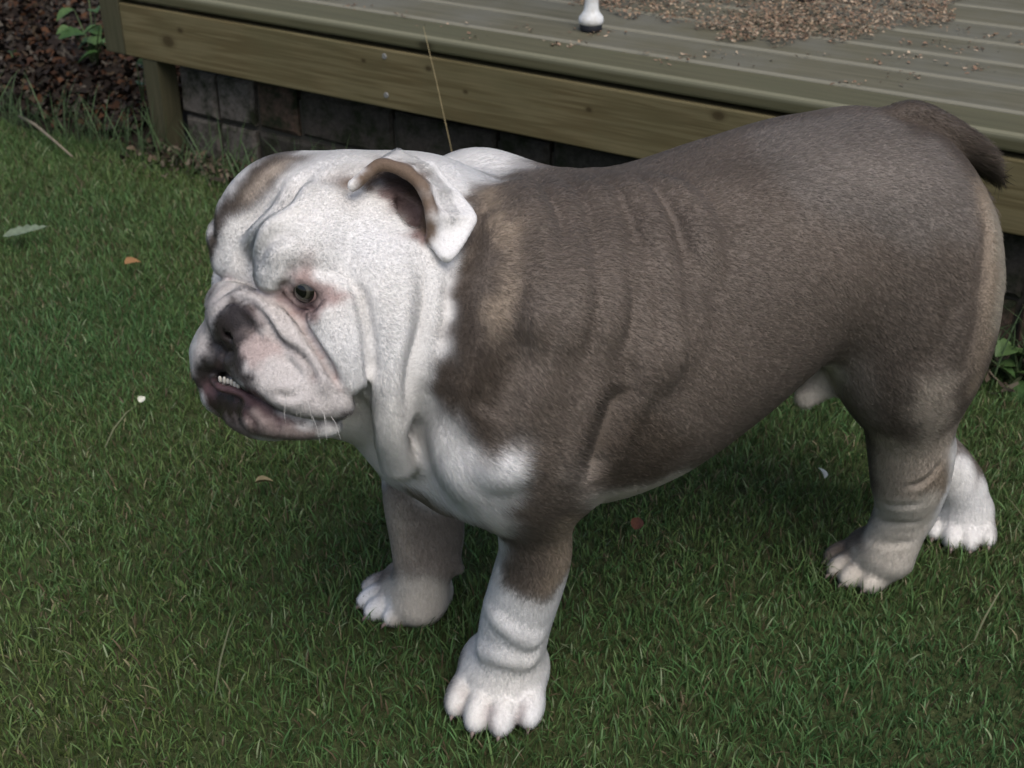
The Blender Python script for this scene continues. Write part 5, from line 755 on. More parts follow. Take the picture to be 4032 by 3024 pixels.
    ('B', '''156 820 358 -28 780 248 20 750 315 15 781 231 338 1030 31 361 916 388 153 817 328 366 1082 318 132 821 405 4 794 214 154 970 468 196 856 300 198 845 358 258 1034 482 345 943 216 -3 974 459 224 864 340 225 1018 481 246 881 340 255 891 423 18 824 463 7 766 409 127 962 462 371 916 334 340 913 406 207 858 399 331 938 226 116 848 441 55 772 403 7 956 459 381 1074 302 333 911 405 177 833 364 151 932 464 -117 974 46 179 988 473 236 870 376 55 905 467 322 906 313 359 918 398 271 898 421 172 832 312 17 801 179 73 841 452 1 989 458 -4 813 174 -48 799 243 305 906 410 42 823 455 86 804 263 64 814 443 3 893 473 351 1065 237 186 1003 474 -31 812 461 15 840 470 292 1034 484 342 908 375 195 922 466 132 944 462 19 750 333 254 888 416 379 1083 314 -30 815 463 -143 997 23 105 925 463 354 1025 85 205 865 300 345 1033 46 142 811 324 131 813 392 -8 932 461 105 875 458 26 756 293 364 910 336 5 768 419 135 956 463 202 856 312 152 843 416 210 860 316 105 986 455 125 804 310 39 759 372 66 779 345 82 860 451 214 856 343 190 862 421 453 1091 117 136 820 279 254 882 364 24 798 196 310 912 289 244 877 397 78 797 265 74 819 443 83 905 467 151 847 424 379 1072 165 180 833 346 77 809 434 189 860 286 7 791 217 -5 757 366 39 893 468 -12 910 466 162 866 435 204 859 406 336 1045 28 60 841 452 301 912 298 165 928 465 72 779 406 378 944 232 232 886 433 458 1089 110 307 920 268 90 908 469 350 1056 38 227 864 366 165 824 342 151 904 457 31 787 444 156 949 467 376 928 265 99 830 435 153 821 372 57 764 348 187 943 471 25 776 243 138 856 442 373 922 282 -4 866 470 32 924 464 365 942 434 394 934 300 381 1076 229 98 783 373 6 808 454 36 947 459 121 988 458 352 910 370 298 1037 484 6 820 459 381 947 229 83 796 409 298 901 378 127 866 447 219 859 373 323 978 197 328 1094 172 101 789 384 -5 769 252 4 759 272 266 891 360 416 1053 440 25 752 343 9 803 174 180 848 405 16 770 432 365 961 449 372 944 223 334 994 159 149 837 266 -12 803 450 131 807 362 -10 889 470 270 919 309 57 895 467 121 813 276 199 1012 476 -56 827 24 257 900 326 195 845 372 58 766 373 333 924 249 157 874 442 76 779 366 283 906 334 48 764 382 316 947 226 104 792 333 331 989 171 261 886 390 48 935 462 329 983 181 184 843 391 294 902 402 114 827 429 155 855 431 271 898 348 366 1067 276 155 822 307 126 891 461 21 908 466 113 813 416 30 767 265 -24 867 464 99 812 420 -1 804 195 355 979 461 297 909 315 185 960 473 330 1045 26 356 970 458 129 822 268 162 986 470 327 1109 304 41 777 257 40 930 461 51 941 462 371 1068 239 325 903 367 205 870 424 304 921 269 312 1102 250 138 812 301 405 1082 291 339 906 340 392 939 269 199 901 454 113 816 263 81 971 454 42 809 452 -25 786 431 134 807 336 309 915 279 159 836 280 7 750 358 103 799 400 6 778 433 387 944 247 66 782 277 345 1036 45 4 750 296 47 957 458 162 840 405 403 943 306 -30 816 446 4 863 473 163 892 452 85 829 439 -31 839 476 24 836 466 106 938 462 273 902 429 176 855 275 325 922 256 -30 881 472 38 873 467 129 805 321 -11 932 461 47 871 464 94 967 456 156 834 399 16 762 410 109 887 457 142 817 376 -24 890 471 137 810 359 385 1081 228 102 842 444 37 852 461 202 881 438 351 915 399 398 936 307 215 858 386 348 910 366 413 1086 268 183 1016 471 -23 829 453 -14 782 433 188 843 314 288 909 321 189 839 346 -30 833 452 68 936 461 375 917 334 25 808 150 -23 780 426 21 805 160 50 792 243 247 1027 482 123 922 465 88 899 467 48 779 435 398 942 279 65 774 391 292 905 340 313 906 403 334 910 403 327 930 239 -6 812 196 -25 827 471 346 1091 149 36 776 435 8 804 452 351 1072 292 315 946 228 157 1003 466 24 753 310 72 926 463 321 929 243 464 1098 107 -8 817 162 152 891 452 234 1027 481 47 789 443 318 937 234 123 815 408 60 831 449 358 1105 326 222 865 396 -43 860 44 317 1098 263 83 801 266 113 837 437 335 989 160 96 813 257 -27 808 444 174 835 381 392 1071 269 330 1034 25 -32 782 247 107 813 263 29 762 406 15 765 262 264 1027 483 295 1024 485 128 804 330 212 855 375 504 1087 25 201 1006 477 391 1084 181 223 880 427 177 919 464 199 856 303 289 900 366 347 1024 55 40 765 419 330 1084 280 9 778 436 232 896 444 237 884 319 336 1115 316 16 770 250 51 860 459 16 754 294 -21 774 421 -8 767 408 -28 822 470 277 896 400 31 916 466 316 906 401 145 877 453 172 838 294 359 978 458 183 992 474 117 928 465 245 879 344 65 777 337 327 974 193 311 1097 219 352 1065 246 361 970 454 382 931 268 274 909 324 359 960 452 369 914 328 285 961 252 322 902 346 26 846 467 186 986 475 290 912 311 375 931 256 -5 854 467 371 916 331 30 792 220 3 775 427 16 992 453 320 970 207 -72 805 258 373 931 404 340 1091 157 79 799 264 288 900 397 245 876 359 -6 759 272 28 809 150 350 1127 323 166 914 461 8 771 428 -122 980 39 250 1030 482 216 1010 480 48 800 232 148 817 303 224 876 311 372 916 316 376 922 289 352 1054 42 128 945 461 -3 854 468 134 813 387 37 814 159 57 800 241 60 798 434 380 939 242 4 747 331 262 985 274 53 766 328 232 900 449 186 883 444 95 899 467 316 962 217 13 780 440 484 1100 82 -19 814 452 -2 770 417 342 932 235 115 791 369 351 938 223 6 747 329 197 864 290 477 1091 87 -7 857 467 369 1070 175 261 914 313 70 775 375 286 898 384 4 808 160 156 923 463 -22 858 461 102 816 256 367 967 449 391 962 216 32 969 455 98 792 395 339 908 316 218 858 348 180 904 457 352 1066 252 320 957 215 325 1040 21 -31 783 245 179 834 324 369 915 310 376 1066 258 297 906 414 -11 750 339 358 910 309 42 770 271 270 913 318 117 995 457 -12 875 468 -26 854 459 181 971 473 258 1025 483 404 1083 255 74 948 461 387 935 265 9 796 448 310 924 259 45 776 262 330 1093 298 377 933 254 397 934 319 487 1097 75 -73 804 260 340 927 242 369 1073 198 8 798 449 328 906 391 133 908 463 332 1089 298 131 816 281 373 916 322 265 1036 482 -27 841 454 265 910 318 351 980 463 46 766 403 280 902 421 390 947 247 118 799 322 247 877 394 126 859 440 85 887 462 225 881 304 43 764 285 43 761 379 327 909 402 399 938 318 58 775 317 231 1016 482 -15 766 409 292 905 418 193 1009 475 -141 991 22 354 1022 90 106 914 462 209 1005 479 -52 798 248 -3 847 467 379 940 240 -36 803 459 281 963 254 360 971 456 -18 769 415 113 903 461 378 920 304 130 962 462 12 747 313 18 758 387 372 917 357 303 1027 486 264 922 306 -21 780 242 262 901 436 25 801 183 151 815 345 144 1004 463 372 929 399 -18 811 451 -7 816 187 -126 982 33 329 1078 262 237 880 417 -30 815 465 365 957 446 320 1127 283 -50 850 31 352 942 217 272 921 305 293 912 308 505 1099 34 338 991 147 68 783 419 -30 875 470 246 899 441 181 989 473 -16 821 455 208 904 456 270 902 432 -65 803 253 306 903 393 402 1075 274 15 925 463 -22 907 470 300 905 409 357 962 454 -23 773 252 -6 815 162 -30 869 468 22 768 257 1 756 281 47 768 419 438 1094 135 373 919 294 174 837 387 129 813 286 110 795 333 309 921 264 192 934 469 329 1117 308 -12 944 459 364 930 421 186 970 474 376 920 295 304 903 354 -57 800 250 -22 820 452 179 993 473 358 964 454 73 793 267 317 1118 275 136 1000 461 243 1026 482 -6 958 458 -124 977 35 225 878 307 270 924 302 330 924 250 -3 774 242 331 910 406 340 1004 136 274 907 328 355 982 462 91 808 261 139 832 264 325 968 202 -5 811 189 114 797 328 319 908 406 455 1089 113 194 936 470 102 788 352 96 809 262 470 1089 95 16 748 315 -3 805 201 343 908 303 130 806 309 482 1101 86 131 831 257 121 810 282 -48 782 403 330 923 253 336 928 240 -1 810 168 -52 771 352 380 942 238 308 906 407 126 804 316 -8 747 329 126 902 464 375 917 331 286 1037 484 -8 750 342 -12 881 469 322 943 225 368 915 305 30 787 229 374 925 384 371 936 419 349 1067 264 400 1105 316 327 1127 304 481 1093 82 -31 861 464 314 1089 237 157 835 279 31 772 255 333 1033 27 22 943 460 369 925 399 137 819 281 271 904 333 21 801 181 -118 982 44 97 784 348 336 927 242 392 963 215 172 1015 468 -7 786 230 9 764 400 331 909 291 -44 797 241 -24 793 437 -39 818 450 -127 995 32 -42 872 43 373 923 379 326 976 192 300 1022 485 109 837 440 48 765 306 333 1037 25 -2 761 380 320 1044 20 -11 750 337 379 1075 181 381 932 265 378 926 274 331 979 177 60 776 331 188 858 416 -3 758 277 57 800 244 100 991 452 396 1088 309 279 903 423 105 815 259 -130 982 29 25 791 216 44 780 254 372 917 360 369 1072 189 -24 781 427 346 934 231 88 779 348 348 942 217 114 792 378 342 1027 43 253 1030 482 -33 818 447 63 774 354 4 766 405 142 838 258 48 794 238 375 932 253 -7 816 180 372 935 417 67 876 464 182 964 473 311 1108 240 503 1088 27 -6 809 204 356 1074 311 177 857 421 -12 937 460 309 928 252 377 927 269 319 971 208 133 896 462 -2 763 389 -110 956 165 37 773 258 99 788 339 -1 801 208 -36 810 464 406 991 183 8 774 431 201 908 459 336 1036 28 355 1072 300 6 789 443 300 1034 485 373 934 412 361 1102 326 7 785 441 335 1080 281 -53 844 30 -49 768 349 201 1009 477 -131 989 27 228 1013 482 135 815 289 10 806 156 414 1106 303 325 909 406 1 773 423 -5 762 266 316 935 238 271 907 328 240 1022 482 391 940 261 394 943 261 0 769 415 316 941 232 -30 886 474 400 944 285 377 918 318 84 806 259 375 1082 210 -23 896 472 274 923 301 379 928 270 120 800 318 153 860 438 280 906 332 323 975 200 -36 787 246 94 791 397 93 781 344 99 812 259 337 994 147 208 902 454 329 992 176 350 918 410 184 998 474 292 904 415 323 962 208 -1 801 206 298 1027 485 -29 850 458 397 938 294 192 1003 475 21 804 166 -118 980 44 339 942 218 401 990 113 -2 812 160 323 942 227 176 834 374 64 778 286 53 774 302 -15 786 437 283 908 328 30 793 217 328 977 187 298 911 304 119 825 257 -53 832 30 -6 747 331 -11 751 348 99 810 263 332 990 167 62 777 339 183 878 441 479 1095 86 -7 816 163 -27 790 433 -24 860 461 189 1009 474 331 918 264 339 994 141 -34 839 455 21 803 172 265 901 433 41 761 290 375 917 345 372 923 277 396 1075 262 -31 812 462 49 784 252 262 921 305 330 926 246 20 750 329 327 940 225 27 801 187 364 913 303 10 748 303 390 1072 136 51 794 241 70 811 441 341 999 134 66 778 340 333 1093 310 500 1074 23 331 912 281 378 919 321 180 1006 472 13 747 325 -4 813 180 319 938 233 503 1079 21 -24 787 433 109 793 351 138 839 256 502 1082 25 -6 779 237 258 1027 483 8 789 443 9 814 457 -11 784 436 201 910 460 470 1101 101 371 919 369 -42 866 45 292 1042 483 214 1010 480 100 787 349 40 772 264 -2 760 377 109 820 255 66 969 455 270 902 337 183 980 474 332 986 169 -23 794 438 377 924 279 275 900 422 403 943 310 -37 801 455 10 806 154 32 774 251 330 915 270 364 1105 327 140 816 293 108 794 339 396 1073 288 -79 807 260 55 799 240 190 953 473 -28 801 440 -4 795 221 322 1040 15 373 942 228 5 819 458 388 937 264 322 1040 18 355 1051 45 379 1093 321 366 971 450 285 910 321 -5 840 464 338 998 145 16 748 319 371 916 354 181 977 473 369 935 423 -135 989 25 -6 814 189 346 1027 52 396 938 283 6 794 447 301 904 403 33 812 151 -27 793 436 373 917 340 350 1027 60 351 983 464 49 767 307 -43 798 239 211 903 455 76 796 267 17 750 310 187 962 473 133 988 462 3 767 409 482 1099 86 14 747 319 -11 756 357 123 803 312 319 907 402 9 806 160 -116 965 160 -66 805 252 -3 784 231 371 916 342 378 935 250 -3 781 234 375 923 378 342 933 233 -2 926 463 207 1009 478 -13 816 455 9 808 455 181 1009 472 344 1001 124 217 902 453 191 927 467 360 923 411 356 1134 323 377 918 337 -69 805 255 339 928 240 14 747 315 -53 838 30 397 943 276 -5 759 374 8 750 299 109 792 354 16 749 328 282 961 255 65 780 281 344 1003 122 379 943 234 45 769 277 9 756 284 -3 944 460 -17 830 457 70 780 348 285 902 414 375 943 229 57 776 308 -34 786 245 366 929 417 453 1088 114 -34 807 458 -8 757 363 -3 761 268 330 914 274 133 835 421 -147 995 18 379 936 249 398 939 289 397 937 304 204 903 455 138 817 289 -5 815 168 -25 774 251 31 777 246 182 966 473 -7 804 215 -45 862 40 60 775 323 340 943 217 342 908 310 393 1085 180 398 936 312 5 765 401 -11 752 351 9 754 292 -130 989 28 -12 871 468 -3 952 459 39 774 259 346 1025 51 240 1027 481 347 1028 53 -58 826 18 67 777 334 7 747 303 360 1136 324 -7 804 212 -5 772 247 -24 850 458 368 930 413 289 910 319 -4 771 248 394 1073 154 -31 837 476 395 936 290 415 1051 439 370 925 394 -25 825 470 339 1067 237 267 971 273 450 1088 117 370 916 361 -35 832 454 379 923 289 138 819 283 -35 826 451 -19 789 437 186 980 475 223 1009 481 -18 823 455 124 802 318 343 1004 126 -2 755 363 329 991 177 -36 836 456 271 909 323 331 910 288 181 986 474 201 914 462 307 923 262 180 1000 473 53 795 245 -4 810 188 -3 859 470 -23 853 459 187 1009 473 419 1053 434 338 997 143 375 918 325 286 904 421 137 837 257 6 812 455 -3 811 180 235 1015 482 386 1074 167 300 912 297 320 933 239 192 923 466 9 755 289 371 916 348 6 798 449 307 905 403 -33 869 469 9 772 430 331 909 293 374 1077 220 226 1015 481 48 779 259 373 1093 322 126 812 283 260 921 305 396 1093 181 78 780 348 331 920 259 299 912 299 331 1135 306 -45 799 240 364 958 448 30 785 232 183 986 474 -52 838 32 -20 832 456 288 908 327 370 915 313 277 903 339 270 912 319 -2 754 360 180 962 472 309 1013 484 98 786 345 8 810 455 330 929 240 398 1097 179 41 771 266 -37 823 452 -24 859 461 378 929 265 390 1072 154 387 1079 306 330 988 174 201 901 454 358 968 456 481 1097 85 346 908 307 326 972 197 292 1028 485 292 1021 485 -11 812 454 20 807 149 -27 872 467 246 1028 482 370 922 385 -33 866 468 364 1114 327 -6 941 460 -12 889 470 -47 860 33 395 969 204 279 904 340 71 780 345 339 912 402 480 1099 88 344 1028 47 280 903 424 -19 826 455 339 997 141 -39 793 243 375 923 280 290 903 410 397 940 286 -32 827 451 105 793 339 43 760 294 506 1093 25 480 1094 84 118 799 328 -11 787 439 30 773 253 130 970 462 418 1097 285 -20 845 458 300 915 288 371 942 227 43 766 279 106 793 336 369 943 223 416 1052 438 241 880 330 13 748 328 -6 814 183 -14 935 461 327 943 222 154 844 264 396 1079 247 189 1006 474 397 944 271 274 903 336 -49 854 31 201 902 455 360 1127 326 52 793 246 -20 820 453 198 869 286 289 902 352 271 901 339 2 772 422 -113 962 162 370 937 421'''),
    ('T', '''386 924 333 392 930 318 35 789 230 394 973 165 378 926 381 44 818 175 41 807 205 373 958 439 400 979 166 377 936 408 1 804 452 29 807 161 401 984 136 31 805 174 -11 818 456 379 928 388 -9 782 435 370 964 445 399 985 123 46 818 198 381 920 327 379 922 366 -11 841 463 383 942 412 377 948 428 39 785 241 403 985 151 -18 887 469 -14 878 468 401 981 163 406 988 151 42 794 232 4 800 449 383 954 425 -17 863 464 379 919 342 385 967 159 36 791 226 -17 877 467 33 776 250 376 922 371 5 786 440 -21 877 467 -17 844 460 380 936 407 381 923 369 -9 772 421 44 821 169 42 791 235 -11 821 457 -18 775 424 400 982 144 -9 778 429 368 963 446 380 921 357 41 816 166 407 990 144 389 936 269 42 797 226 403 986 138 395 972 174 -9 773 423 -10 777 428 384 932 391 389 930 288 -21 880 468 46 818 190 -16 844 461 387 935 388 46 799 231 383 948 419 -10 861 467 -6 790 442 385 933 267 381 968 151 376 937 412 387 929 370 378 966 166 1 815 456 397 979 148 47 792 239 400 982 135 376 973 442 394 931 318 -6 776 427 45 812 207 26 804 170 385 931 276 -15 881 468 -18 773 420 368 948 437 37 796 219 41 780 251 378 923 373 30 806 166 -6 833 462 391 967 180 391 931 294 393 935 288 -8 848 465 379 919 349 389 927 355 388 966 171 42 782 250 397 976 174 391 928 334 376 970 441 -13 767 413 375 941 420 402 986 130 -3 826 460 384 965 430 374 980 446 -10 813 455 376 928 391 42 814 174 39 786 238 404 987 144 35 786 233 388 931 373 384 962 429 394 931 324 380 922 364 32 783 236 35 798 212 -6 778 430 396 977 148 404 987 139 384 923 352 424 1077 94 395 942 269 383 930 274 387 926 363 380 933 398 423 1084 81 -2 773 423 369 947 435 -9 841 464 375 932 402 34 811 159 27 803 177 391 928 343 384 971 145 32 789 227 375 968 442 387 932 379 401 981 154 -12 781 432 383 958 428 -15 835 460 -18 869 465 401 981 156 384 935 399 -13 868 467 367 952 442 379 965 157 378 929 391 0 781 433 36 800 211 395 933 311 42 785 244 382 932 393 394 931 328 39 797 223 368 955 443 31 796 210 379 966 153 380 921 306 371 939 423 45 794 235 382 928 280 378 968 148 386 966 178 392 975 145 -21 862 463 377 971 440 -11 827 459 44 816 179 379 973 439 384 941 409 384 923 358 -8 833 461 44 789 241 -8 835 462 -15 767 411 36 794 223 402 982 159 368 939 428 0 787 440 404 987 135 39 788 235 382 943 415 378 976 441 396 941 274 24 807 157 -14 773 423 402 983 154 378 919 318 44 813 196 391 928 331 393 935 286 384 929 277 377 980 443 387 932 280 383 930 388 41 792 233 369 956 441 397 979 142 397 981 130 35 780 245 423 1079 91 -18 774 422 382 959 430 380 924 372 379 919 328 27 805 166 30 801 190 385 929 280 39 800 217 -15 779 429 383 923 363'''),
    ('K', '''-217 798 368 -209 830 354 -202 789 392 -205 795 389 -190 780 419 -187 759 382 -183 760 394 -221 799 370 -188 770 402 -195 769 379 -198 784 390 -212 802 393 -190 768 392 -222 872 376 -212 801 358 -174 775 420 -211 796 360 -204 895 352 -206 899 354 -189 769 397 -211 861 353 -218 800 357 -190 769 394 -179 752 387 -209 791 399 -224 803 358 -219 802 358 -187 768 398 -175 750 387 -181 753 382 -228 805 358 -209 804 401 -220 798 375 -225 802 370 -181 753 384 -192 787 424 -204 784 405 -184 758 390 -168 768 415 -202 783 412 -176 773 414 -226 804 354 -203 784 402 -187 759 384 -196 792 369 -185 761 393 -201 787 418 -226 804 348 -183 781 424 -185 784 369 -200 782 412 -206 896 349 -184 783 365 -209 850 342 -201 784 415 -188 789 424 -200 785 417 -223 801 365 -217 798 359 -186 781 423 -223 875 370 -197 788 420 -186 769 403 -179 779 423 -227 805 351 -212 803 358 -185 764 396 -227 803 364 -194 785 423 -221 801 363 -228 805 348 -192 790 366 -205 786 403 -186 783 425 -230 806 355 -229 807 349 -191 784 424 -210 799 391 -205 786 408 -186 769 400 -169 771 417 -226 804 350 -201 782 402 -178 750 382 -207 802 402 -207 788 402 -211 809 356 -210 808 356 -216 801 386 -180 752 385 -177 751 387 -210 836 352 -174 748 381 -183 783 369 -189 786 369 -175 778 422 -188 764 393 -200 782 406 -211 799 394 -183 770 405 -205 786 406 -185 757 387 -184 783 425 -178 776 421 -190 762 380 -190 786 424 -214 801 386 -229 807 347 -189 764 391 -212 808 357 -204 785 411 -212 788 362 -221 870 379 -192 789 364 -180 769 406 -222 803 358 -186 781 421 -189 767 393 -199 851 327 -222 803 355 -210 787 363'''),
    ('P', '''-175 768 407 -197 886 340 -184 765 398 -203 890 342 -184 768 401 -170 765 404 -156 759 403 -171 767 408 -176 755 393 -179 765 401 -160 761 404 -208 864 349 -165 764 407 -179 767 405 -181 768 404 -180 760 397 -159 760 403 -167 758 399 -183 763 397 -157 763 405 -206 865 350 -199 887 328 -170 761 402 -182 764 399 -177 762 400 -167 760 402 -186 885 334 -173 757 397 -175 762 401 -188 885 339 -179 758 396 -169 756 398 -168 765 407 -174 769 409 -170 752 393 -184 883 334 -173 767 408 -173 756 395'''),
    ('L', '''-174 754 360 -193 768 364 -134 773 429 -223 800 345 -191 776 357 -221 800 348 -199 771 363 -179 772 364 -186 769 366 -220 801 352 -188 779 361 -182 761 363 -213 796 349 -217 798 356 -217 798 350 -188 764 363 -182 755 376 -186 767 366 -131 769 429 -176 756 362 -161 750 354 -206 782 363 -184 773 362 -186 775 361 -193 776 356 -215 797 348 -144 778 424 -171 752 357 -173 748 375 -141 775 426 -188 765 365 -168 754 360 -175 750 374 -192 781 360 -202 785 354 -179 752 376 -186 773 361 -172 747 374 -222 798 343 -209 781 360 -193 780 359 -171 756 362 -172 747 376 -183 775 363 -185 764 366 -133 771 428 -173 872 277 -177 751 375 -150 748 352 -222 802 352 -173 758 363 -203 794 357 -221 797 342 -189 766 363 -158 749 354 -211 795 356 -181 759 362 -143 776 426 -198 787 358 -178 753 374 -138 775 426 -213 798 352 -131 767 429 -205 789 353 -194 785 360 -212 785 361 -220 801 350 -213 798 354 -219 802 355 -171 748 372 -179 764 365 -213 790 360 -214 798 350 -218 800 355 -198 784 358 -152 748 352 -207 796 355'''),
    ('D', '''-196 771 346 -197 776 351 -114 749 358 -198 772 342 -206 782 340 -199 774 344 -117 750 356 -203 781 348 -211 792 332 -139 789 431 -186 755 352 -206 782 337 -135 781 427 -197 779 354 -165 745 369 -143 787 327 -212 791 345 -215 794 342 -185 758 357 -202 783 353 -140 790 432 -114 752 355 -131 782 432 -144 778 430 -144 787 428 -184 758 359 -133 750 350 -206 788 351 -197 773 348 -146 791 433 -132 784 433 -135 774 442 -136 774 431 -138 776 439 -212 791 342 -187 756 353 -163 753 361 -165 754 363 -217 795 337 -200 782 354 -180 755 360 -193 768 349 -201 781 352 -134 749 349 -130 780 431 -151 788 432 -199 774 346 -172 870 281 -133 786 436 -151 789 433 -199 777 350 -134 774 440 -209 788 337 -182 755 357 -134 773 432 -147 782 433 -220 798 345 -137 785 429 -146 788 429 -217 795 335 -122 754 351 -214 792 340 -129 772 438 -167 745 373 -135 787 433 -185 755 354 -147 782 435 -150 749 354 -131 773 436 -190 764 348 -140 776 442 -172 870 279 -217 795 342 -150 780 436 -144 749 352 -212 791 334 -152 749 354 -147 778 441 -141 776 429 -162 745 366 -136 786 431 -169 747 371 -208 792 350 -141 784 426 -130 783 434 -191 773 357 -190 771 356 -219 796 339 -164 744 370 -209 788 334 -216 793 339 -117 748 358 -193 771 351 -132 773 433 -186 763 361 -139 786 428 -162 752 360 -130 781 433 -138 790 436 -193 771 353 -140 790 324 -193 768 344 -149 790 433 -169 756 364 -188 765 361 -119 749 355 -212 794 348 -143 791 435 -188 757 352 -140 790 435 -199 780 353'''),
    ('R', '''-154 785 431 -130 764 431 -113 769 439 -150 781 429 -126 768 436 -144 782 426 -131 773 444 -143 776 429 -147 779 427 -131 773 447 -116 768 440 -156 785 429 -155 786 426 -125 762 434 -141 781 426 -133 767 428 -110 769 439 -128 759 429 -151 789 435 -130 771 431 -141 775 448 -144 775 447 -136 769 425 -134 788 438 -122 767 438 -118 765 437 -120 771 443 -116 765 437 -119 752 384 -144 776 444 -137 764 423 -131 761 429 -127 771 442 -153 785 430 -157 783 435 -143 791 438 -139 774 422 -131 758 402 -135 774 449 -143 769 414 -118 768 440 -134 764 426 -139 772 421 -158 785 430 -149 784 427 -153 781 435 -133 780 428 -127 763 434 -140 773 419 -130 771 433 -143 774 416 -141 790 438 -120 761 434 -116 749 379 -126 756 396 -114 770 441 -126 766 435 -131 759 426 -151 789 438 -128 757 399 -122 772 445 -123 781 366 -149 779 442 -126 754 393 -130 766 431 -135 761 406 -132 786 438 -136 766 425 -137 765 410 -153 782 439 -146 779 419 -160 785 428 -132 761 405 -150 780 438 -134 761 423 -122 784 360 -138 769 424 -125 769 438 -134 763 408 -130 784 438 -153 785 426 -150 779 419 -140 766 412 -134 773 445 -150 783 423'''),
    ('M', '''-126 744 361 -206 811 423 -138 758 408 -219 809 393 -147 750 356 -169 747 386 -174 791 433 -131 786 351 -218 865 390 -154 762 405 -181 786 427 -214 801 403 -164 753 395 -147 757 412 -141 740 364 -165 774 365 -152 740 375 -134 750 390 -179 793 431 -179 878 324 -164 767 412 -175 790 431 -159 748 391 -153 772 424 -111 750 364 -203 788 417 -138 748 356 -171 783 377 -123 749 387 -128 751 394 -224 872 379 -152 751 358 -176 873 283 -137 784 343 -181 756 392 -143 778 358 -132 784 360 -146 773 417 -200 791 423 -228 806 375 -163 767 422 -185 875 301 -149 769 421 -171 781 430 -210 793 400 -119 746 373 -163 769 419 -120 746 375 -170 776 365 -225 802 379 -159 751 360 -203 808 425 -189 883 331 -115 747 370 -143 763 415 -223 801 378 -141 764 412 -219 833 408 -139 759 410 -156 751 360 -119 747 357 -158 763 414 -225 814 388 -120 786 354 -176 875 325 -220 807 389 -224 806 384 -117 788 346 -221 815 393 -135 751 403 -114 749 372 -163 883 296 -113 750 373 -199 888 322 -123 753 387 -159 742 369 -208 789 407 -118 749 380 -164 743 375 -228 805 370 -217 806 396 -223 807 386 -166 769 414 -147 749 354 -162 873 291 -169 753 395 -186 797 430 -167 744 376 -125 783 362 -179 783 371 -148 766 420 -140 748 356 -134 750 401 -170 746 384 -215 806 396 -230 806 364 -203 815 426 -114 789 342 -157 784 424 -148 773 418 -170 776 426 -164 743 373 -208 815 422 -146 763 418 -120 746 358 -199 851 322 -194 821 423 -162 782 429 -178 750 381 -231 808 360 -160 765 408 -218 806 390 -177 796 430 -119 754 387 -117 749 378 -173 748 384 -130 753 398 -151 756 400 -174 787 431 -176 776 365 -109 753 371 -177 754 391 -125 751 388 -225 802 372 -141 744 359 -152 760 408 -218 802 385 -172 778 422 -182 756 390 -169 786 433 -199 845 327 -128 751 353 -122 751 353 -172 870 283 -126 752 351 -220 836 407 -170 749 390 -168 744 379 -171 767 365 -177 778 365 -207 905 384 -135 755 405 -135 758 405 -141 782 334 -174 784 431 -167 752 393 -144 770 415 -223 869 385 -111 787 349 -210 824 421 -132 744 359 -173 779 366 -222 802 382 -180 787 431 -128 754 395 -217 805 391 -134 754 404 -162 754 397 -209 802 356 -208 853 404 -204 790 418 -178 873 289 -113 750 376 -143 767 415 -167 744 378 -171 751 391 -195 883 312 -173 779 429 -161 742 373 -161 781 427 -150 772 420 -134 757 403 -207 790 412 -136 789 329 -166 784 432 -154 762 408 -171 777 428 -172 747 379 -216 806 400 -161 768 414 -210 821 421 -152 758 402 -224 842 397 -195 882 325 -139 762 410 -140 749 352 -228 805 372 -137 761 408 -211 802 357 -171 776 421 -160 741 376 -127 759 401 -218 803 387 -191 812 427 -150 757 403 -142 765 413 -155 765 408 -179 776 364 -171 769 365 -128 782 363 -151 761 405 -198 812 427 -177 784 430 -223 810 389 -223 847 387 -161 743 370 -161 742 378 -150 762 416 -226 803 375 -191 785 363 -186 822 421 -144 767 416 -184 756 377 -206 802 356 -118 747 374 -227 803 372 -149 749 358 -155 782 423 -168 773 419 -183 779 364 -193 882 305 -119 785 360 -160 764 419 -164 743 379 -198 789 421 -158 765 408 -148 771 419 -173 871 289 -182 788 429 -223 801 380 -220 804 386 -173 766 365 -137 744 359 -142 780 335 -173 779 426 -189 762 378 -187 884 330 -129 751 351 -137 752 402 -163 769 414 -138 755 408 -132 752 402 -161 767 418 -214 804 398 -205 789 414 -169 774 419 -162 751 394 -170 881 310 -175 808 422 -157 780 425 -171 784 430 -122 751 385 -119 789 341 -166 771 417 -187 759 378 -131 747 356 -120 790 336 -188 761 379 -169 767 412 -129 784 361 -120 788 348 -176 752 390 -114 791 336 -206 851 405 -147 770 418 -170 778 366 -186 790 427'''),
    ('Q', '''-157 747 344 -187 756 347 -171 752 340 -204 781 336 -218 797 334 -147 747 343 -188 767 334 -182 753 354 -149 749 340 -196 774 332 -164 751 353 -150 747 342 -214 795 332 -171 750 356 -150 747 350 -149 787 321 -144 799 312 -184 753 351 -147 747 346 -135 749 343 -201 778 334 -155 746 350 -179 753 354 -176 760 334 -150 747 348 -188 770 331 -138 751 339 -142 747 347 -174 752 358 -198 778 330 -194 769 342 -189 765 339 -176 751 351 -185 764 334 -204 782 333 -142 747 344 -200 776 336 -146 790 321 -153 746 348 -200 779 331 -144 795 317 -176 752 358 -144 798 314 -157 789 317 -141 748 343 -193 768 343 -149 795 314 -206 785 334 -202 780 332 -146 793 318 -186 763 336 -176 750 353 -189 769 333 -142 798 314 -190 771 329 -158 748 351 -193 774 329 -157 747 350 -183 765 332 -147 788 322 -215 797 331 -177 751 354 -161 750 351 -185 767 331'''),
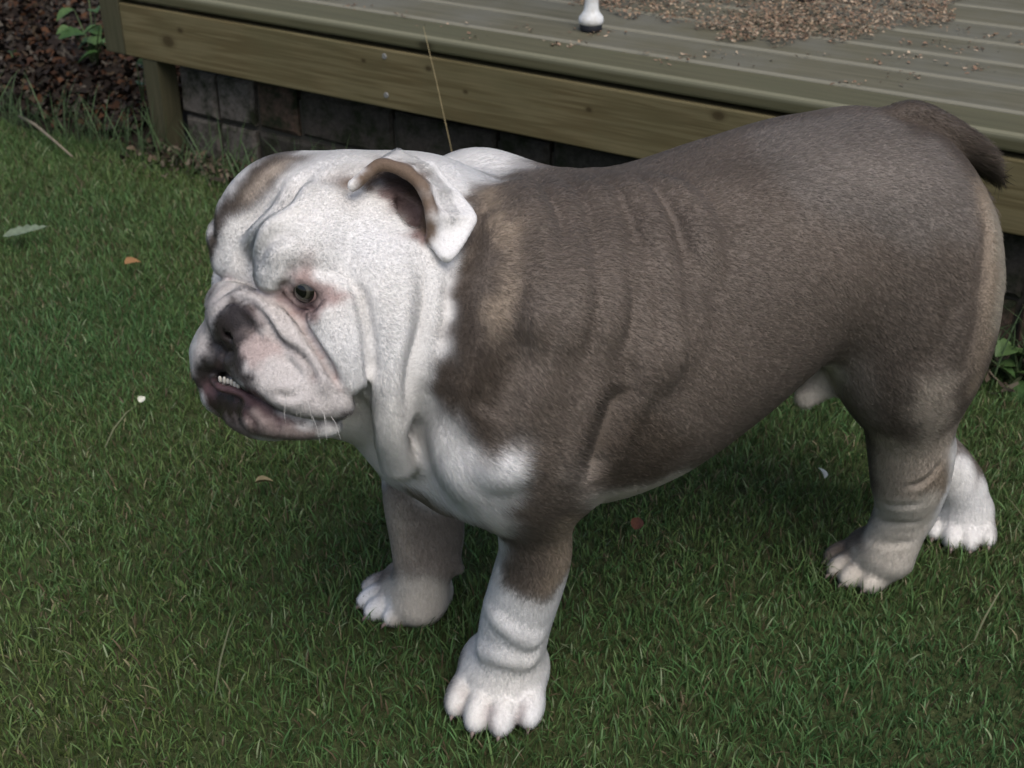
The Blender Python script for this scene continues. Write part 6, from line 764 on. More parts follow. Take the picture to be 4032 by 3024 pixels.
    ('G', '''-83 850 492 -58 810 464 -94 816 509 -55 822 467 -61 828 473 -59 805 487 -55 801 475 -93 848 495 -62 827 502 -109 831 494 -99 814 505 -89 822 515 -58 845 476 -60 854 480 -57 802 463 -53 815 463 -102 813 506 -62 835 477 -55 801 469 -66 815 507 -101 812 505 -56 844 475 -85 845 491 -53 811 493 -101 844 497 -67 813 502 -77 830 511 -56 812 499 -82 830 512 -104 811 498 -70 866 488 -100 828 491 -59 850 478 -70 850 485 -69 823 510 -80 847 490 -52 810 488 -86 844 492 -84 821 514 -62 824 502 -71 833 508 -93 868 497 -68 827 508 -59 814 466 -52 819 464 -50 806 483 -100 813 500 -76 847 488 -73 845 485 -66 839 480 -71 842 484 -101 850 498 -92 821 514 -98 835 493 -96 839 494 -81 821 513 -58 820 500 -97 821 512 -91 862 497 -61 825 470 -52 814 460'''),
    ('E', '''-59 806 465 -66 809 466 -91 828 488 -80 837 472 -66 829 469 -18 808 28 -72 835 469 6 808 21 -81 844 489 -78 842 487 -82 831 485 -82 830 483 7 809 24 -72 832 466 -18 814 31 -69 837 479 -67 834 474 -64 807 464 -66 832 472 -72 826 464 -81 836 474 -82 825 482 -45 820 21 8 813 29 -81 836 477 -86 826 484 -43 819 19 -40 828 29 -71 833 468 -21 807 26 -71 815 469 -89 835 490 -19 804 23 -89 829 488 -82 826 481'''),
    ('A', '''383 951 422 395 954 401 400 949 376 402 941 334 392 930 337 398 939 361 396 935 348 390 929 355 387 940 399 393 938 378 386 963 425 384 955 424 395 933 339 389 939 390 401 949 373 397 934 330 386 957 422 386 949 415 392 930 345 390 947 405 388 937 391 387 941 402 396 950 391 399 938 336 396 943 379 391 928 346 398 936 340 390 932 370 389 945 401 399 938 330 388 950 411 385 955 421 397 934 333 389 930 363 389 964 422 384 947 417'''),
    ('F', '''349 912 288 334 916 267 359 921 266 383 964 181 364 940 225 351 928 244 369 941 226 -111 956 132 357 926 250 383 957 204 336 909 296 345 918 266 364 947 210 358 967 154 373 969 142 364 954 190 -106 954 75 425 1083 140 359 972 140 392 966 205 339 909 298 346 945 212 409 1076 109 328 953 211 340 1027 36 332 957 203 359 915 287 356 921 263 350 936 227 423 1075 99 -185 842 480 337 946 214 -97 945 124 340 915 274 402 1094 174 353 978 134 -110 958 99 321 955 216 -99 946 114 347 993 122 367 959 172 353 1018 95 338 984 155 340 959 193 -115 963 120 349 980 136 -159 868 498 336 982 162 -107 953 154 332 945 218 394 970 186 333 976 177 -105 949 126 414 1073 132 354 969 153 -96 946 91 392 966 198 343 992 133 388 958 213 345 967 171 -99 946 117 336 921 256 342 919 261 349 910 300 359 936 230 388 1080 118 -111 962 96 400 1073 124 321 958 213 373 968 145 340 921 255 383 966 178 338 989 151 361 945 212 371 933 245 412 1081 154 -113 959 150 403 1079 106 396 973 181 -101 947 142 333 918 263 362 969 146 -176 848 489 -96 946 103 -166 855 494 349 983 130 348 997 117 337 968 181 329 966 197 344 1024 47 381 952 217 358 946 211 -110 962 82 -99 946 132 339 922 253 377 948 220 328 945 221 416 1086 86 -108 995 47 340 916 270 -110 956 154 372 929 258 337 971 175 358 943 216 -107 956 76 372 966 162 -117 967 142 372 965 152 -107 955 79 -96 946 93 350 978 138 -110 962 70 323 948 221 337 913 279 375 963 169 338 981 158 334 911 286 329 960 203 -100 948 88 354 945 212 326 966 200 423 1093 75 334 974 178 379 948 222 420 1077 138 330 974 187 344 1000 123 350 987 124 426 1074 117 -98 947 103 325 965 202 393 968 186 335 982 165 -164 859 496 -182 843 482 396 1088 177 342 944 214 337 910 288 397 1090 178 378 965 169 340 918 263 348 930 239 370 930 252 -100 948 96 346 988 130 367 968 145 372 961 169 382 955 210 388 958 216 339 982 156 339 924 250 333 979 174 369 969 142 359 942 218 398 1074 155 377 942 233 369 925 265 384 953 219 393 1079 171 351 935 228 359 939 224 -170 857 494 337 910 291 390 1074 162 391 964 210 347 1002 116 -174 854 492 339 917 268 382 1076 130 353 969 155 -115 963 144 370 965 162 357 937 228 426 1074 106 339 911 286 361 968 148 338 986 154 356 975 137 -98 947 109 324 955 213 334 950 211 -117 967 144 391 967 192 373 937 240 357 911 301 351 977 139 354 943 216 399 1085 171 398 1077 161 -114 961 142 338 972 171 -108 958 79 -177 846 487 -114 961 148 -111 992 47 369 966 150 -115 963 142 376 937 243 338 980 160 396 1082 171 370 918 291 346 1004 118 -167 856 495 330 961 201 330 945 218 340 911 288 350 1009 105 335 981 167 352 946 210 326 951 215 437 1091 134 365 942 221 372 945 220 325 956 211 -103 951 79 370 924 267 -99 946 139 336 922 252 390 961 213 324 961 207 -99 946 126'''),
    ('H', '''-92 944 112 50 777 266 -84 941 142 -92 944 79 -56 803 244 -51 959 73 302 942 242 282 934 276 -69 808 249 -47 968 100 337 1067 216 52 781 261 62 783 272 -67 945 84 298 941 247 -69 944 126 276 919 306 -49 963 118 294 922 279 -67 945 66 -59 806 244 295 925 270 295 916 292 -80 815 250 48 767 289 285 915 306 -90 942 145 -59 955 57 58 793 252 282 958 258 -84 942 94 285 912 315 57 775 296 -111 961 58 -65 946 94 50 770 301 -95 944 117 -101 949 78 303 947 237 49 781 258 -109 954 157 -67 945 64 291 918 291 -96 946 82 277 905 333 -97 945 136 311 945 233 313 956 223 286 956 253 304 929 256 284 944 262 -116 965 150 61 777 305 -118 970 154 327 1072 234 -46 804 236 -90 942 135 58 790 255 326 1074 201 -112 964 55 335 1068 234 -108 956 64 58 781 270 277 912 320 -74 942 70 314 951 224 302 939 245 -65 946 84 56 786 260 295 918 286 304 930 253 286 911 319 -111 961 64 301 926 262 51 779 262 -101 948 160 48 773 271 274 921 305 45 767 282 -111 958 160 -104 950 70 61 776 296 56 792 251 307 932 247 -118 998 41 -67 807 251 52 787 252 -64 948 60 -117 989 43 294 915 294 278 943 273 -63 950 58 275 915 314 -87 811 261 -107 953 66 -68 815 241 -117 995 42 -47 970 109 306 934 246 324 1075 234 -65 946 118 53 783 260 49 772 277 291 916 297 310 941 235 -67 813 242 -93 943 69 47 768 283 295 917 288 49 768 301 61 780 276 -99 946 160 -116 983 45 318 955 219 47 763 302 -88 813 260 -89 942 69 -92 944 160 49 767 296 -60 808 240 287 912 314 -90 943 121 307 938 241 -79 810 257 -95 944 138 -75 808 255 -117 977 46 -90 943 100 -105 952 163 329 1091 172 49 775 267 61 776 307 45 761 298 322 1076 225 280 952 264 278 934 282 -100 948 82 -60 956 52 310 956 226 46 763 298 -111 962 66 -52 801 242 301 920 274 280 920 301 -118 970 148 311 953 227 328 1088 175 278 942 275 -101 947 154 279 915 312 -47 971 112 316 956 220 -65 946 133 274 929 292 309 952 228 280 923 295 -92 944 109 280 932 282 304 935 247 -62 949 70 292 914 301 345 1068 192 -51 802 240 -58 807 242 283 915 310 -60 949 133 280 922 298 312 949 228 48 767 292 -103 951 76 -72 808 252 -61 951 60 280 917 307 280 926 292 331 1070 231 46 766 285 64 787 267 -104 950 162 -116 992 43 46 760 303 -110 956 156 -112 960 162 -91 816 257 291 920 285 51 770 286 310 950 229 292 917 295 301 923 268'''),
]
EYE = [0.0369, 0.056, 0.0282]
TEETH = [[0.0821, -0.004, -0.0351], [0.0809, 0, -0.0353], [0.0797, 0.004, -0.0354], [0.0786, 0.008, -0.0355], [0.078, 0.013, -0.0356], [0.0772, 0.017, -0.0359]]
CLAWS = [[-0.0505, 0.8246, 0.0129, -1.972], [-0.0324, 0.8052, 0.0129, -1.854], [-0.0109, 0.8003, 0.0129, -1.734], [0.0138, 0.81, 0.0129, -1.616], [-0.1433, 0.995, 0.0103, -2.829], [-0.1456, 0.9738, 0.0103, -2.711], [-0.1372, 0.9582, 0.0103, -2.591], [-0.1184, 0.9482, 0.0103, -2.473], [0.3231, 1.0445, 0.0104, -2.793], [0.3217, 1.0232, 0.0104, -2.675], [0.3306, 1.008, 0.0104, -2.555], [0.3498, 0.9987, 0.0104, -2.437], [0.4413, 1.0856, 0.0107, -2.004], [0.4558, 1.069, 0.0107, -1.885], [0.4735, 1.0644, 0.0107, -1.766], [0.4943, 1.0718, 0.0107, -1.647]]
EARLINES = [[[-0.1074, 0.813, 0.4992], [-0.0896, 0.8225, 0.5109], [-0.0721, 0.8204, 0.5067], [-0.0597, 0.8129, 0.4973], [-0.0545, 0.8058, 0.4811], [-0.054, 0.8052, 0.4645]], [[-0.058, 0.8641, 0.4949], [-0.0397, 0.8516, 0.477], [-0.0284, 0.8278, 0.4693], [-0.0436, 0.7984, 0.4537]]]
RUFF = np.array([-0.0492, 0.8419, 0.28])
WHISK = [([-0.1455, 0.7476, 0.3826], [-0.1453, 0.7386, 0.3629]), ([-0.1404, 0.7433, 0.3797], [-0.1429, 0.7373, 0.361]), ([-0.1512, 0.742, 0.3787], [-0.1522, 0.7305, 0.3654]), ([-0.1573, 0.7469, 0.3884], [-0.1508, 0.7405, 0.3766]), ([-0.1368, 0.7373, 0.3749], [-0.1339, 0.732, 0.3598]), ([-0.1294, 0.7373, 0.3706], [-0.1232, 0.735, 0.3524]), ([-0.1272, 0.7403, 0.3634], [-0.1249, 0.7301, 0.3493]), ([-0.1345, 0.7368, 0.3637], [-0.1303, 0.7337, 0.3444]), ([-0.1549, 0.7428, 0.3728], [-0.1538, 0.7401, 0.3572]), ([-0.123, 0.743, 0.36], [-0.1159, 0.732, 0.3488])]

DOG_F = np.array([-0.9613, -0.2756, 0]); DOG_L = np.array([0.2756, -0.9613, 0]); DOG_O = np.array([-0.063, 0.89, 0])
HEAD_F = np.array([-0.766, -0.6428, 0]); HEAD_L = np.array([0.634, -0.7555, 0.1651]); HEAD_U = np.array([-0.1061, 0.1264, 0.9863]); HEAD_O = np.array([-0.144, 0.84, 0.4])
def headp(x, s, z): return HEAD_O + HEAD_F * x + HEAD_L * s + HEAD_U * z
V, Q = surface_nets(lambda p: field(p, PRIMS), (-.34, .66, -.01), (.56, 1.25, .56), .00235)
V = relax(V, Q, 1)
V_smooth = V.copy()
for line, dep, wid, _ in WRINKLES: V = wrinkle(V, normals(V, Q), np.array(line), dep, wid)
V = relax(V, Q, 1, .3); N = normals(V, Q)
press = ((V - V_smooth) * N).sum(1)          # how far the skin was pressed in (-) or raised (+) by wrinkles
# coat colours: every vertex takes the colours of the nearest coat marks
S = []; SC = []
for k, (cls, txt) in enumerate(COAT):
    a = np.array(txt.split(), float).reshape(-1, 3) / 1000.0
    S.append(a); SC.append(np.tile(np.array(PALETTE[cls]), (len(a), 1)))
S = np.vstack(S); SC = np.vstack(SC)
hd = np.linalg.norm(S - HEAD_O, axis=1) < .15
M = S.copy(); q = S - HEAD_O; M[hd] = (S - 2 * (q @ HEAD_L)[:, None] * HEAD_L)[hd]
q = S - DOG_O; ctr = np.interp(-(q @ DOG_F), [0, .45], [0, -.03]); M[~hd] = (S + (2 * (ctr - q @ DOG_L))[:, None] * DOG_L)[~hd]
kd = kdtree.KDTree(len(S))
for i, p in enumerate(S): kd.insert(p, i)
kd.balance()
far = np.array([kd.find(p)[2] > .022 for p in M])
far &= np.where(hd, ((S - HEAD_O) @ HEAD_L) > .012, ((S - DOG_O) @ DOG_L) > ctr + .02)
S2 = np.vstack([S, M[far]]); SC2 = np.vstack([SC, SC[far]])
kd = kdtree.KDTree(len(S2))
for i, p in enumerate(S2): kd.insert(p, i)
kd.balance()
eard = np.full(len(V), 9.0)
for line in EARLINES:
    dd, _a = polyline_dist(V, np.array(line)); eard = np.minimum(eard, dd)
face = (np.linalg.norm(V - headp(.05, .012, -.01), axis=1) < .085) | (eard < .03)
KN = 7
ki = np.zeros((len(V), KN), np.int32); kdst = np.zeros((len(V), KN))
jit = V + rng.normal(0, .0009, V.shape)
for i in range(len(V)):
    r = kd.find_n(jit[i], KN)
    for j, (_, ii, dd) in enumerate(r): ki[i, j] = ii; kdst[i, j] = dd
w = 1 / (kdst ** 2 + np.where(face, .0010, .003)[:, None] ** 2) ** np.where(face, 2.4, 1.6)[:, None]
colr = (SC2[ki] * w[:, :, None]).sum(1) / w.sum(1)[:, None]
def blur(cv, it, mask):
    for _ in range(it):
        acc = cv.copy(); cnt = np.ones(len(cv))
        for a, b_ in ((0, 1), (1, 2), (2, 3), (3, 0)):
            for k in range(3): acc[:, k] += np.bincount(Q[:, a], cv[Q[:, b_], k], len(cv)) + np.bincount(Q[:, b_], cv[Q[:, a], k], len(cv))
            cnt += np.bincount(Q[:, a], minlength=len(cv)) + np.bincount(Q[:, b_], minlength=len(cv))
        cv = np.where(mask[:, None], acc / cnt[:, None], cv)
    return cv
lum = colr.mean(1)
soft = (~face) & (lum < .40) & (np.linalg.norm(V - HEAD_O, axis=1) > .15)
colr = blur(colr, 9, soft); colr = blur(colr, 2, ~face)
# skin stained along the deep folds
for line, dep, wid, st in WRINKLES:
    if st:
        Pl = spline(np.array(line), 4); ix_ = np.nonzero(((V > Pl.min(0) - 3 * wid) & (V < Pl.max(0) + 3 * wid)).all(1))[0]
        dd, _ = polyline_dist(V[ix_], Pl); ww = (.75 * np.exp(-(dd / (wid * .75)) ** 2))[:, None]
        colr[ix_] = colr[ix_] * (1 - ww) + np.array(PALETTE[st]) * ww
# the hanging flap of the near ear is white
dd, _ = polyline_dist(V, np.array(EARLINES[1])); d0_, _ = polyline_dist(V, np.array(EARLINES[0]))
ww = np.clip(1.6 - dd / .010, 0, 1) * np.clip((d0_ - .004) / .004, 0, 1); colr = colr * (1 - ww[:, None]) + np.array(PALETTE['W']) * ww[:, None]
colr = blur(colr, 1, face)
# mottling of the brown coat
dk_ = np.clip((.3 - colr.mean(1)) / .2, 0, 1)
mot = 1 + dk_ * (.10 * vnoise(V[:, 0] * 1.0 + V[:, 2] * .6, V[:, 1] + V[:, 2], 60, 11) + .10 * vnoise(V[:, 0] + V[:, 1], V[:, 2], 22, 12))
wt_ = np.clip((colr.mean(1) - .4) / .2, 0, 1); cr_ = np.clip(.5 + .5 * vnoise(V[:, 0] - V[:, 2], V[:, 1] + V[:, 2], 38, 14), 0, 1) * wt_
colr = colr * (1 - cr_[:, None] * np.array([.01, .03, .07]))
colr = np.clip(colr * mot[:, None], .005, .95)
m_skin, nd, lk, b = mat('dog_skin', rough=.6, spec=.25)
cc = attr_col(nd); geo = nd.new('ShaderNodeNewGeometry')
n1 = noise(nd, lk, geo.outputs['Position'], 420, 4, .7); rs = ramp(nd, [(.3, (.78, .76, .75)), (.7, (1.12, 1.1, 1.1))]); lk.new(n1.outputs[0], rs.inputs[0])
lk.new(mixc(nd, lk, .8, cc, rs.outputs[0], 'MULTIPLY'), b.inputs['Base Color'])
sep = nd.new('ShaderNodeSeparateColor'); lk.new(cc, sep.inputs[0])
rr = nd.new('ShaderNodeMapRange'); rr.inputs[1].default_value = .03; rr.inputs[2].default_value = .16; rr.inputs[3].default_value = .24; rr.inputs[4].default_value = .7
lk.new(sep.outputs[0], rr.inputs[0]); lk.new(rr.outputs[0], b.inputs['Roughness']); bump(nd, lk, b, n1.outputs[0], .5, .0012)
b.inputs['Subsurface Weight'].default_value = .0
dog = link('bulldog', big_mesh('bulldog', V, Q.ravel(), np.full(len(Q), 4), True, colr), mat=m_skin)
tag(dog, 'sturdy brown and white bulldog standing on the lawn, head turned to the camera', 'dog')

# how deep in a crease each vertex lies (hair is sparse and short there)
crease = np.zeros(len(V))
for line, dep, wid, _ in WRINKLES:
    if dep > 0 or wid > .010: continue
    Pl = spline(np.array(line), 4); ix_ = np.nonzero(((V > Pl.min(0) - 3 * wid) & (V < Pl.max(0) + 3 * wid)).all(1))[0]
    dd, _a = polyline_dist(V[ix_], Pl); crease[ix_] = np.maximum(crease[ix_], np.exp(-(dd / (wid * 1.1)) ** 2))
# ---- fur: short hairs combed along the body
def fur(count):
    tri = np.concatenate([Q[:, [0, 1, 2]], Q[:, [0, 2, 3]]]); A = V[tri[:, 0]]; B = V[tri[:, 1]]; C = V[tri[:, 2]]
    ar = np.linalg.norm(np.cross(B - A, C - A), axis=1)
    dn = ar * np.where(np.linalg.norm(A - HEAD_O, axis=1) < .15, 2.2, 1.0)      # the head is the most finely haired
    t = rng.choice(len(tri), count, p=dn / dn.sum())
    u = rng.random(count); v = rng.random(count); f = u + v > 1; u[f] = 1 - u[f]; v[f] = 1 - v[f]; w0 = 1 - u - v
    def lerp(X): return X[tri[t, 0]] * w0[:, None] + X[tri[t, 1]] * u[:, None] + X[tri[t, 2]] * v[:, None]
    P = lerp(V); Nn = lerp(N); Nn /= np.linalg.norm(Nn, axis=1)[:, None]; Cc = lerp(colr)
    # flow: away from the nose on the head, towards tail and down elsewhere, down the legs
    qh = P - headp(.07, 0, .0); hdist = np.linalg.norm(P - HEAD_O, axis=1)
    fh = qh / np.linalg.norm(qh, axis=1)[:, None] + np.array([0, 0, -.25])
    zz = P[:, 2]; legw = np.clip((.23 - zz) / .06, 0, 1)[:, None]
    fb = -DOG_F * (1 - .85 * legw) + np.array([0, 0, -1]) * (.55 + .6 * legw)
    hw = np.clip((.17 - hdist) / .05, 0, 1)[:, None]
    fl = fh * hw + fb * (1 - hw)
    sw = vnoise(P[:, 0] + P[:, 2], P[:, 1] - P[:, 2], 45, 21)[:, None]
    fl = fl + np.cross(fl, Nn) * sw * .25 + rng.normal(0, .20, P.shape)
    fl -= (fl * Nn).sum(1)[:, None] * Nn; fl /= np.linalg.norm(fl, axis=1)[:, None] + 1e-9
    # bare skin: nose, lips, eye rims, ear canal; short on the face
    lum = Cc.mean(1); sat = Cc.max(1) - Cc.min(1)
    fd = np.linalg.norm(P - headp(.05, .012, -.01), axis=1)
    L = np.full(count, .0060) * rng.uniform(.65, 1.25, count)
    L *= np.where(hdist < .14, .62, 1.0)
    L *= np.where(fd < .08, .5, 1.0)
    nose = (fd < .09) & (lum < .075)
    lip = (fd < .09) & (lum < .30) & (Cc[:, 0] > Cc[:, 1] * 1.35)
    L *= np.where(legw[:, 0] > .5, .75, 1)
    crs = lerp(crease[:, None])[:, 0]; L *= 1 - .72 * crs
    ed = lerp(eard[:, None])[:, 0]; L *= np.clip(.35 + ed / .03 * .65, .35, 1)
    # tail tip and the ruff on the chest are longer
    tl = np.clip((-(P - DOG_O) @ DOG_F - .455) / .03, 0, 1) * (zz > .36)
    L *= 1 + 1.9 * tl
    ruff = np.exp(-(np.linalg.norm((P - RUFF) / np.array([.10, .10, .06]), axis=1)) ** 2) * (lum > .3); L *= 1 + 1.1 * ruff
    keep = ~(nose | (lip & (rng.random(count) < .8))); keep &= zz > .004
    keep &= ed > .012
    # no hair over the eyes
    for s_ in (1, -1): keep &= np.linalg.norm(P - headp(EYE[0], EYE[1] * s_, EYE[2]), axis=1) > .0135
    P, Nn, fl, L, Cc, pr_ = P[keep], Nn[keep], fl[keep], L[keep], Cc[keep], lerp(press[:, None])[keep, 0]
    n = len(P); lift = rng.uniform(.14, .36, n)[:, None]
    d0 = Nn * lift + fl * .85; d0 /= np.linalg.norm(d0, axis=1)[:, None]
    d1 = Nn * lift * .55 + fl; d1 /= np.linalg.norm(d1, axis=1)[:, None]
    L = L[:, None]; P0 = P - Nn * .0006; P1 = P0 + d0 * L * .38; P2 = P1 + d1 * L * .34; P3 = P2 + d1 * L * .28 + np.array([0, 0, -1]) * L * .04
    # hairs lie on the skin, never inside a neighbouring fold
    for Pk, clr in ((P2, .0009), (P3, .0011)):
        f_ = field(Pk, PRIMS); Pk += Nn * np.clip(clr + pr_ - f_, 0, .006)[:, None]
    pts = np.stack([P0, P1, P2, P3], 1).reshape(-1, 3).astype(np.float32)
    ca = bpy.data.hair_curves.new('fur'); ca.add_curves([4] * n)
    ca.position_data.foreach_set('vector', pts.ravel())
    hs_ = np.where(np.linalg.norm(P - HEAD_O, axis=1) < .15, .45, np.where(Cc.mean(1) > .4, .6, .8))
    rad = (np.array([.00019, .00017, .00012, .00004])[None] * hs_[:, None]).astype(np.float32).ravel()
    ca.attributes.new('radius', 'FLOAT', 'POINT') if 'radius' not in ca.attributes else None
    ca.attributes['radius'].data.foreach_set('value', rad)
    vj = np.where(Cc.mean(1) > .4, .07, .22)[:, None]; Cc = Cc * (1 + vj * rng.uniform(-1, 1, (n, 1))) * (1 + rng.normal(0, .02, (n, 3)))
    # a few pale guard hairs in the brown coat
    g = (rng.random(n) < .03) & (Cc.mean(1) < .2); Cc[g] = Cc[g] * 1.6
    nj = Nn + rng.normal(0, 1, Nn.shape) * np.where(Cc.mean(1) > .4, .06, .16)[:, None]; nj /= np.linalg.norm(nj, axis=1)[:, None]
    an = ca.attributes.new('coat_normal', 'FLOAT_VECTOR', 'CURVE'); an.data.foreach_set('vector', nj.astype(np.float32).ravel())
    at = ca.attributes.new('col', 'FLOAT_COLOR', 'CURVE'); at.data.foreach_set('color', np.c_[np.clip(Cc, 0.004, .95), np.ones(n)].astype(np.float32).ravel())
    return ca
m_fur, nd, lk, b = mat('dog_fur', rough=.6, spec=.16); lk.new(attr_col(nd), b.inputs['Base Color'])
an_ = nd.new('ShaderNodeAttribute'); an_.attribute_name = 'coat_normal'; lk.new(an_.outputs['Vector'], b.inputs['Normal'])
fo = link('fur', fur(680000), dog, m_fur)

# ---- eyes
def cap_mesh(name, r, ang, rings=8, k=28, bulge=0.0):
    Vv = [(0, 0, r * (1 + bulge))]; F = []
    for i in range(1, rings + 1):
        a = ang * i / rings; rb = r * (1 + bulge * (1 - (i / rings) ** 2))
        for j in range(k): t = 6.28318 * j / k; Vv.append((rb * math.sin(a) * math.cos(t), rb * math.sin(a) * math.sin(t), rb * math.cos(a)))
    for j in range(k): F.append((0, 1 + j, 1 + (j + 1) % k))
    for i in range(rings - 1):
        for j in range(k): a, b_ = 1 + i * k, 1 + (i + 1) * k; F.append((a + j, b_ + j, b_ + (j + 1) % k, a + (j + 1) % k))
    return mesh(name, Vv, F, True)
m_scl = mat('sclera', (.22, .15, .14), .15, .4)[0]
m_iris, nd, lk, b = mat('iris', (.10, .10, .07), .05, .6)
tc = nd.new('ShaderNodeTexCoord'); mpn = nd.new('ShaderNodeVectorMath'); mpn.operation = 'MULTIPLY'; mpn.inputs[1].default_value = (1, 1, 0); lk.new(tc.outputs['Object'], mpn.inputs[0])
ln = nd.new('ShaderNodeVectorMath'); ln.operation = 'LENGTH'; lk.new(mpn.outputs[0], ln.inputs[0])
dv = nd.new('ShaderNodeMath'); dv.operation = 'DIVIDE'; dv.inputs[1].default_value = .0074; lk.new(ln.outputs['Value'], dv.inputs[0])
ri = ramp(nd, [(.0, (.042, .040, .030)), (.5, (.070, .068, .050)), (.75, (.050, .048, .036)), (.9, (.012, .011, .009)), (1, (.008, .007, .006))]); lk.new(dv.outputs[0], ri.inputs[0])
n1 = noise(nd, lk, tc.outputs['Object'], 900, 3, .6); rj = ramp(nd, [(.3, (.6, .6, .6)), (.7, (1.2, 1.2, 1.2))]); lk.new(n1.outputs[0], rj.inputs[0])
lk.new(mixc(nd, lk, .7, ri.outputs[0], rj.outputs[0], 'MULTIPLY'), b.inputs['Base Color'])
m_pupil = mat('pupil', (.004, .004, .004), .04, .6)[0]
ER = .0128
ball = cap_mesh('eye', ER, math.pi, 18, 28); irm = cap_mesh('iris', ER * 1.012, .72, 8, 28, .03); pum = cap_mesh('pupil', ER * 1.046, .33, 5, 24, .006)
for s_ in (1, -1):
    c0 = Vector(headp(EYE[0] - .0078, (EYE[1] - .0035) * s_, EYE[2] + .0005))
    eo = link('eye', ball, dog, m_scl); eo.location = c0
    if s_ > 0: gz = (Vector((-.16, -.05, .62)) - c0)      # looks left of the viewer
    else: gz = Vector(HEAD_F - HEAD_L * .35)
    gz = Vector((-.42, -.88, .16)) if s_ > 0 else gz
    eo.rotation_euler = gz.to_track_quat('Z', 'Y').to_euler()
    io = link('iris', irm, eo, m_iris); po = link('pupil', pum, eo, m_pupil)
# ---- teeth
m_tooth = mat('tooth', (.55, .52, .46), .3, .4)[0]
tv, tf = lathe([(.0004, -.0035), (.0015, -.0033), (.00185, -.0015), (.0017, .0012), (.0011, .0028), (.0004, .0033)], 10)
tv = [(x, y * .75, z) for x, y, z in tv]; tooth = mesh('tooth', tv, tf, True)
for (tx, ts, tz) in TEETH:
    to = link('tooth', tooth, dog, m_tooth); to.location = headp(tx + .0006 + max(0, ts) * .12, ts, tz + .001)
    to.rotation_euler = (math.radians(random.uniform(-6, 6)), math.radians(9 + random.uniform(-5, 5)), math.atan2(HEAD_L[1], HEAD_L[0]))
    to.scale = (1, 1, random.uniform(.62, .85))
# ---- claws
m_claw = mat('claw', (.22, .17, .15), .4, .4)[0]
cv_, cf_ = tube([(0, 0, 0), (.004, 0, .0005), (.008, 0, -.0015), (.011, 0, -.005)], [.0034, .0031, .0022, .0005], 8)
claw = mesh('claw', cv_, cf_, True)
for (cx, cy, cz, ca_) in CLAWS:
    co = link('claw', claw, dog, m_claw); co.location = (cx, cy, cz); co.rotation_euler = (0, 0, ca_); co.scale = (.75, .75, .75)
# ---- whiskers
wv, wf = [], []
for (a_, b_) in WHISK:
    a_ = np.array(a_); b_ = np.array(b_); mid = (a_ + b_) / 2 + np.array([0, 0, .004])
    vv, ff = tube([a_, mid, b_], [.00022, .00016, .00006], 4); o_ = len(wv); wv += vv; wf += [tuple(i + o_ for i in f_) for f_ in ff]
wo = link('whiskers', mesh('whiskers', wv, wf), dog, mat('whisker', (.55, .53, .5), .4, .4)[0]); wo['kind'] = 'stuff'

# =====================================================================
# lawn
# =====================================================================
def blades(name, X, Y, H, Wd, lean, colr_, m, z0=0.0, bend=.6):
    n = len(X); a = rng.uniform(0, 6.283, n); la = rng.uniform(0, 6.283, n)
    side = np.stack([np.cos(a), np.sin(a), np.zeros(n)], 1); ld = np.stack([np.cos(la), np.sin(la), np.zeros(n)], 1)
    B = np.stack([X, Y, np.full(n, z0) if np.isscalar(z0) else z0], 1); V_ = []
    for t, wk in ((0, .8), (.4, 1.0), (.75, .75)):
        c_ = B + ld * (H * lean * (t ** (1 + bend)))[:, None] + np.array([0, 0, 1]) * (H * t * np.sqrt(np.clip(1 - (lean * t * .7) ** 2, .1, 1)))[:, None]
        V_ += [c_ - side * (Wd * wk / 2)[:, None], c_ + side * (Wd * wk / 2)[:, None]]
    V_.append(B + ld * (H * lean)[:, None] + np.array([0, 0, 1]) * (H * np.sqrt(np.clip(1 - (lean * .75) ** 2, .08, 1)))[:, None])
    Vv = np.stack(V_, 1).reshape(-1, 3); b0 = np.arange(n)[:, None] * 7
    q = np.concatenate([b0 + np.array([[0, 1, 3, 2]]), b0 + np.array([[2, 3, 5, 4]])], 1).reshape(n, 2, 4)
    t3 = b0 + np.array([[4, 5, 6]])
    loops = np.concatenate([q.reshape(n, 8), t3], 1).ravel(); sizes = np.tile(np.array([4, 4, 3]), n)
    sh = np.array([1., 1., 1., 1., 1., 1., 1.]); cv = colr_[:, None, :] * sh[None, :, None]
    return link(name, big_mesh(name, Vv, loops, sizes, True, cv.reshape(-1, 3)), mat=m)
m_grass, nd, lk, b = mat('grass_blade', rough=.5, spec=.25)
lk.new(attr_col(nd), b.inputs['Base Color'])
tr = nd.new('ShaderNodeBsdfTranslucent'); lk.new(attr_col(nd), tr.inputs[0]); mx = nd.new('ShaderNodeMixShader'); mx.inputs[0].default_value = .22
out = nd['Material Output']; lk.new(b.outputs[0], mx.inputs[1]); lk.new(tr.outputs[0], mx.inputs[2]); lk.new(mx.outputs[0], out.inputs[0])
NB = 740000
Y = rng.uniform(.42, 2.75, NB); X = rng.uniform(-1.9, 1.9, NB)
nn_ = X * N_AX[0] + Y * N_AX[1]
edge = N0 - .012 + .03 * vnoise(X, Y, 14, 31)
keep = (np.abs(X) < .52 * Y + .30) & (nn_ < edge)
keep &= rng.random(NB) < np.clip(1.25 - .22 * Y, .3, 1)
X, Y = X[keep], Y[keep]
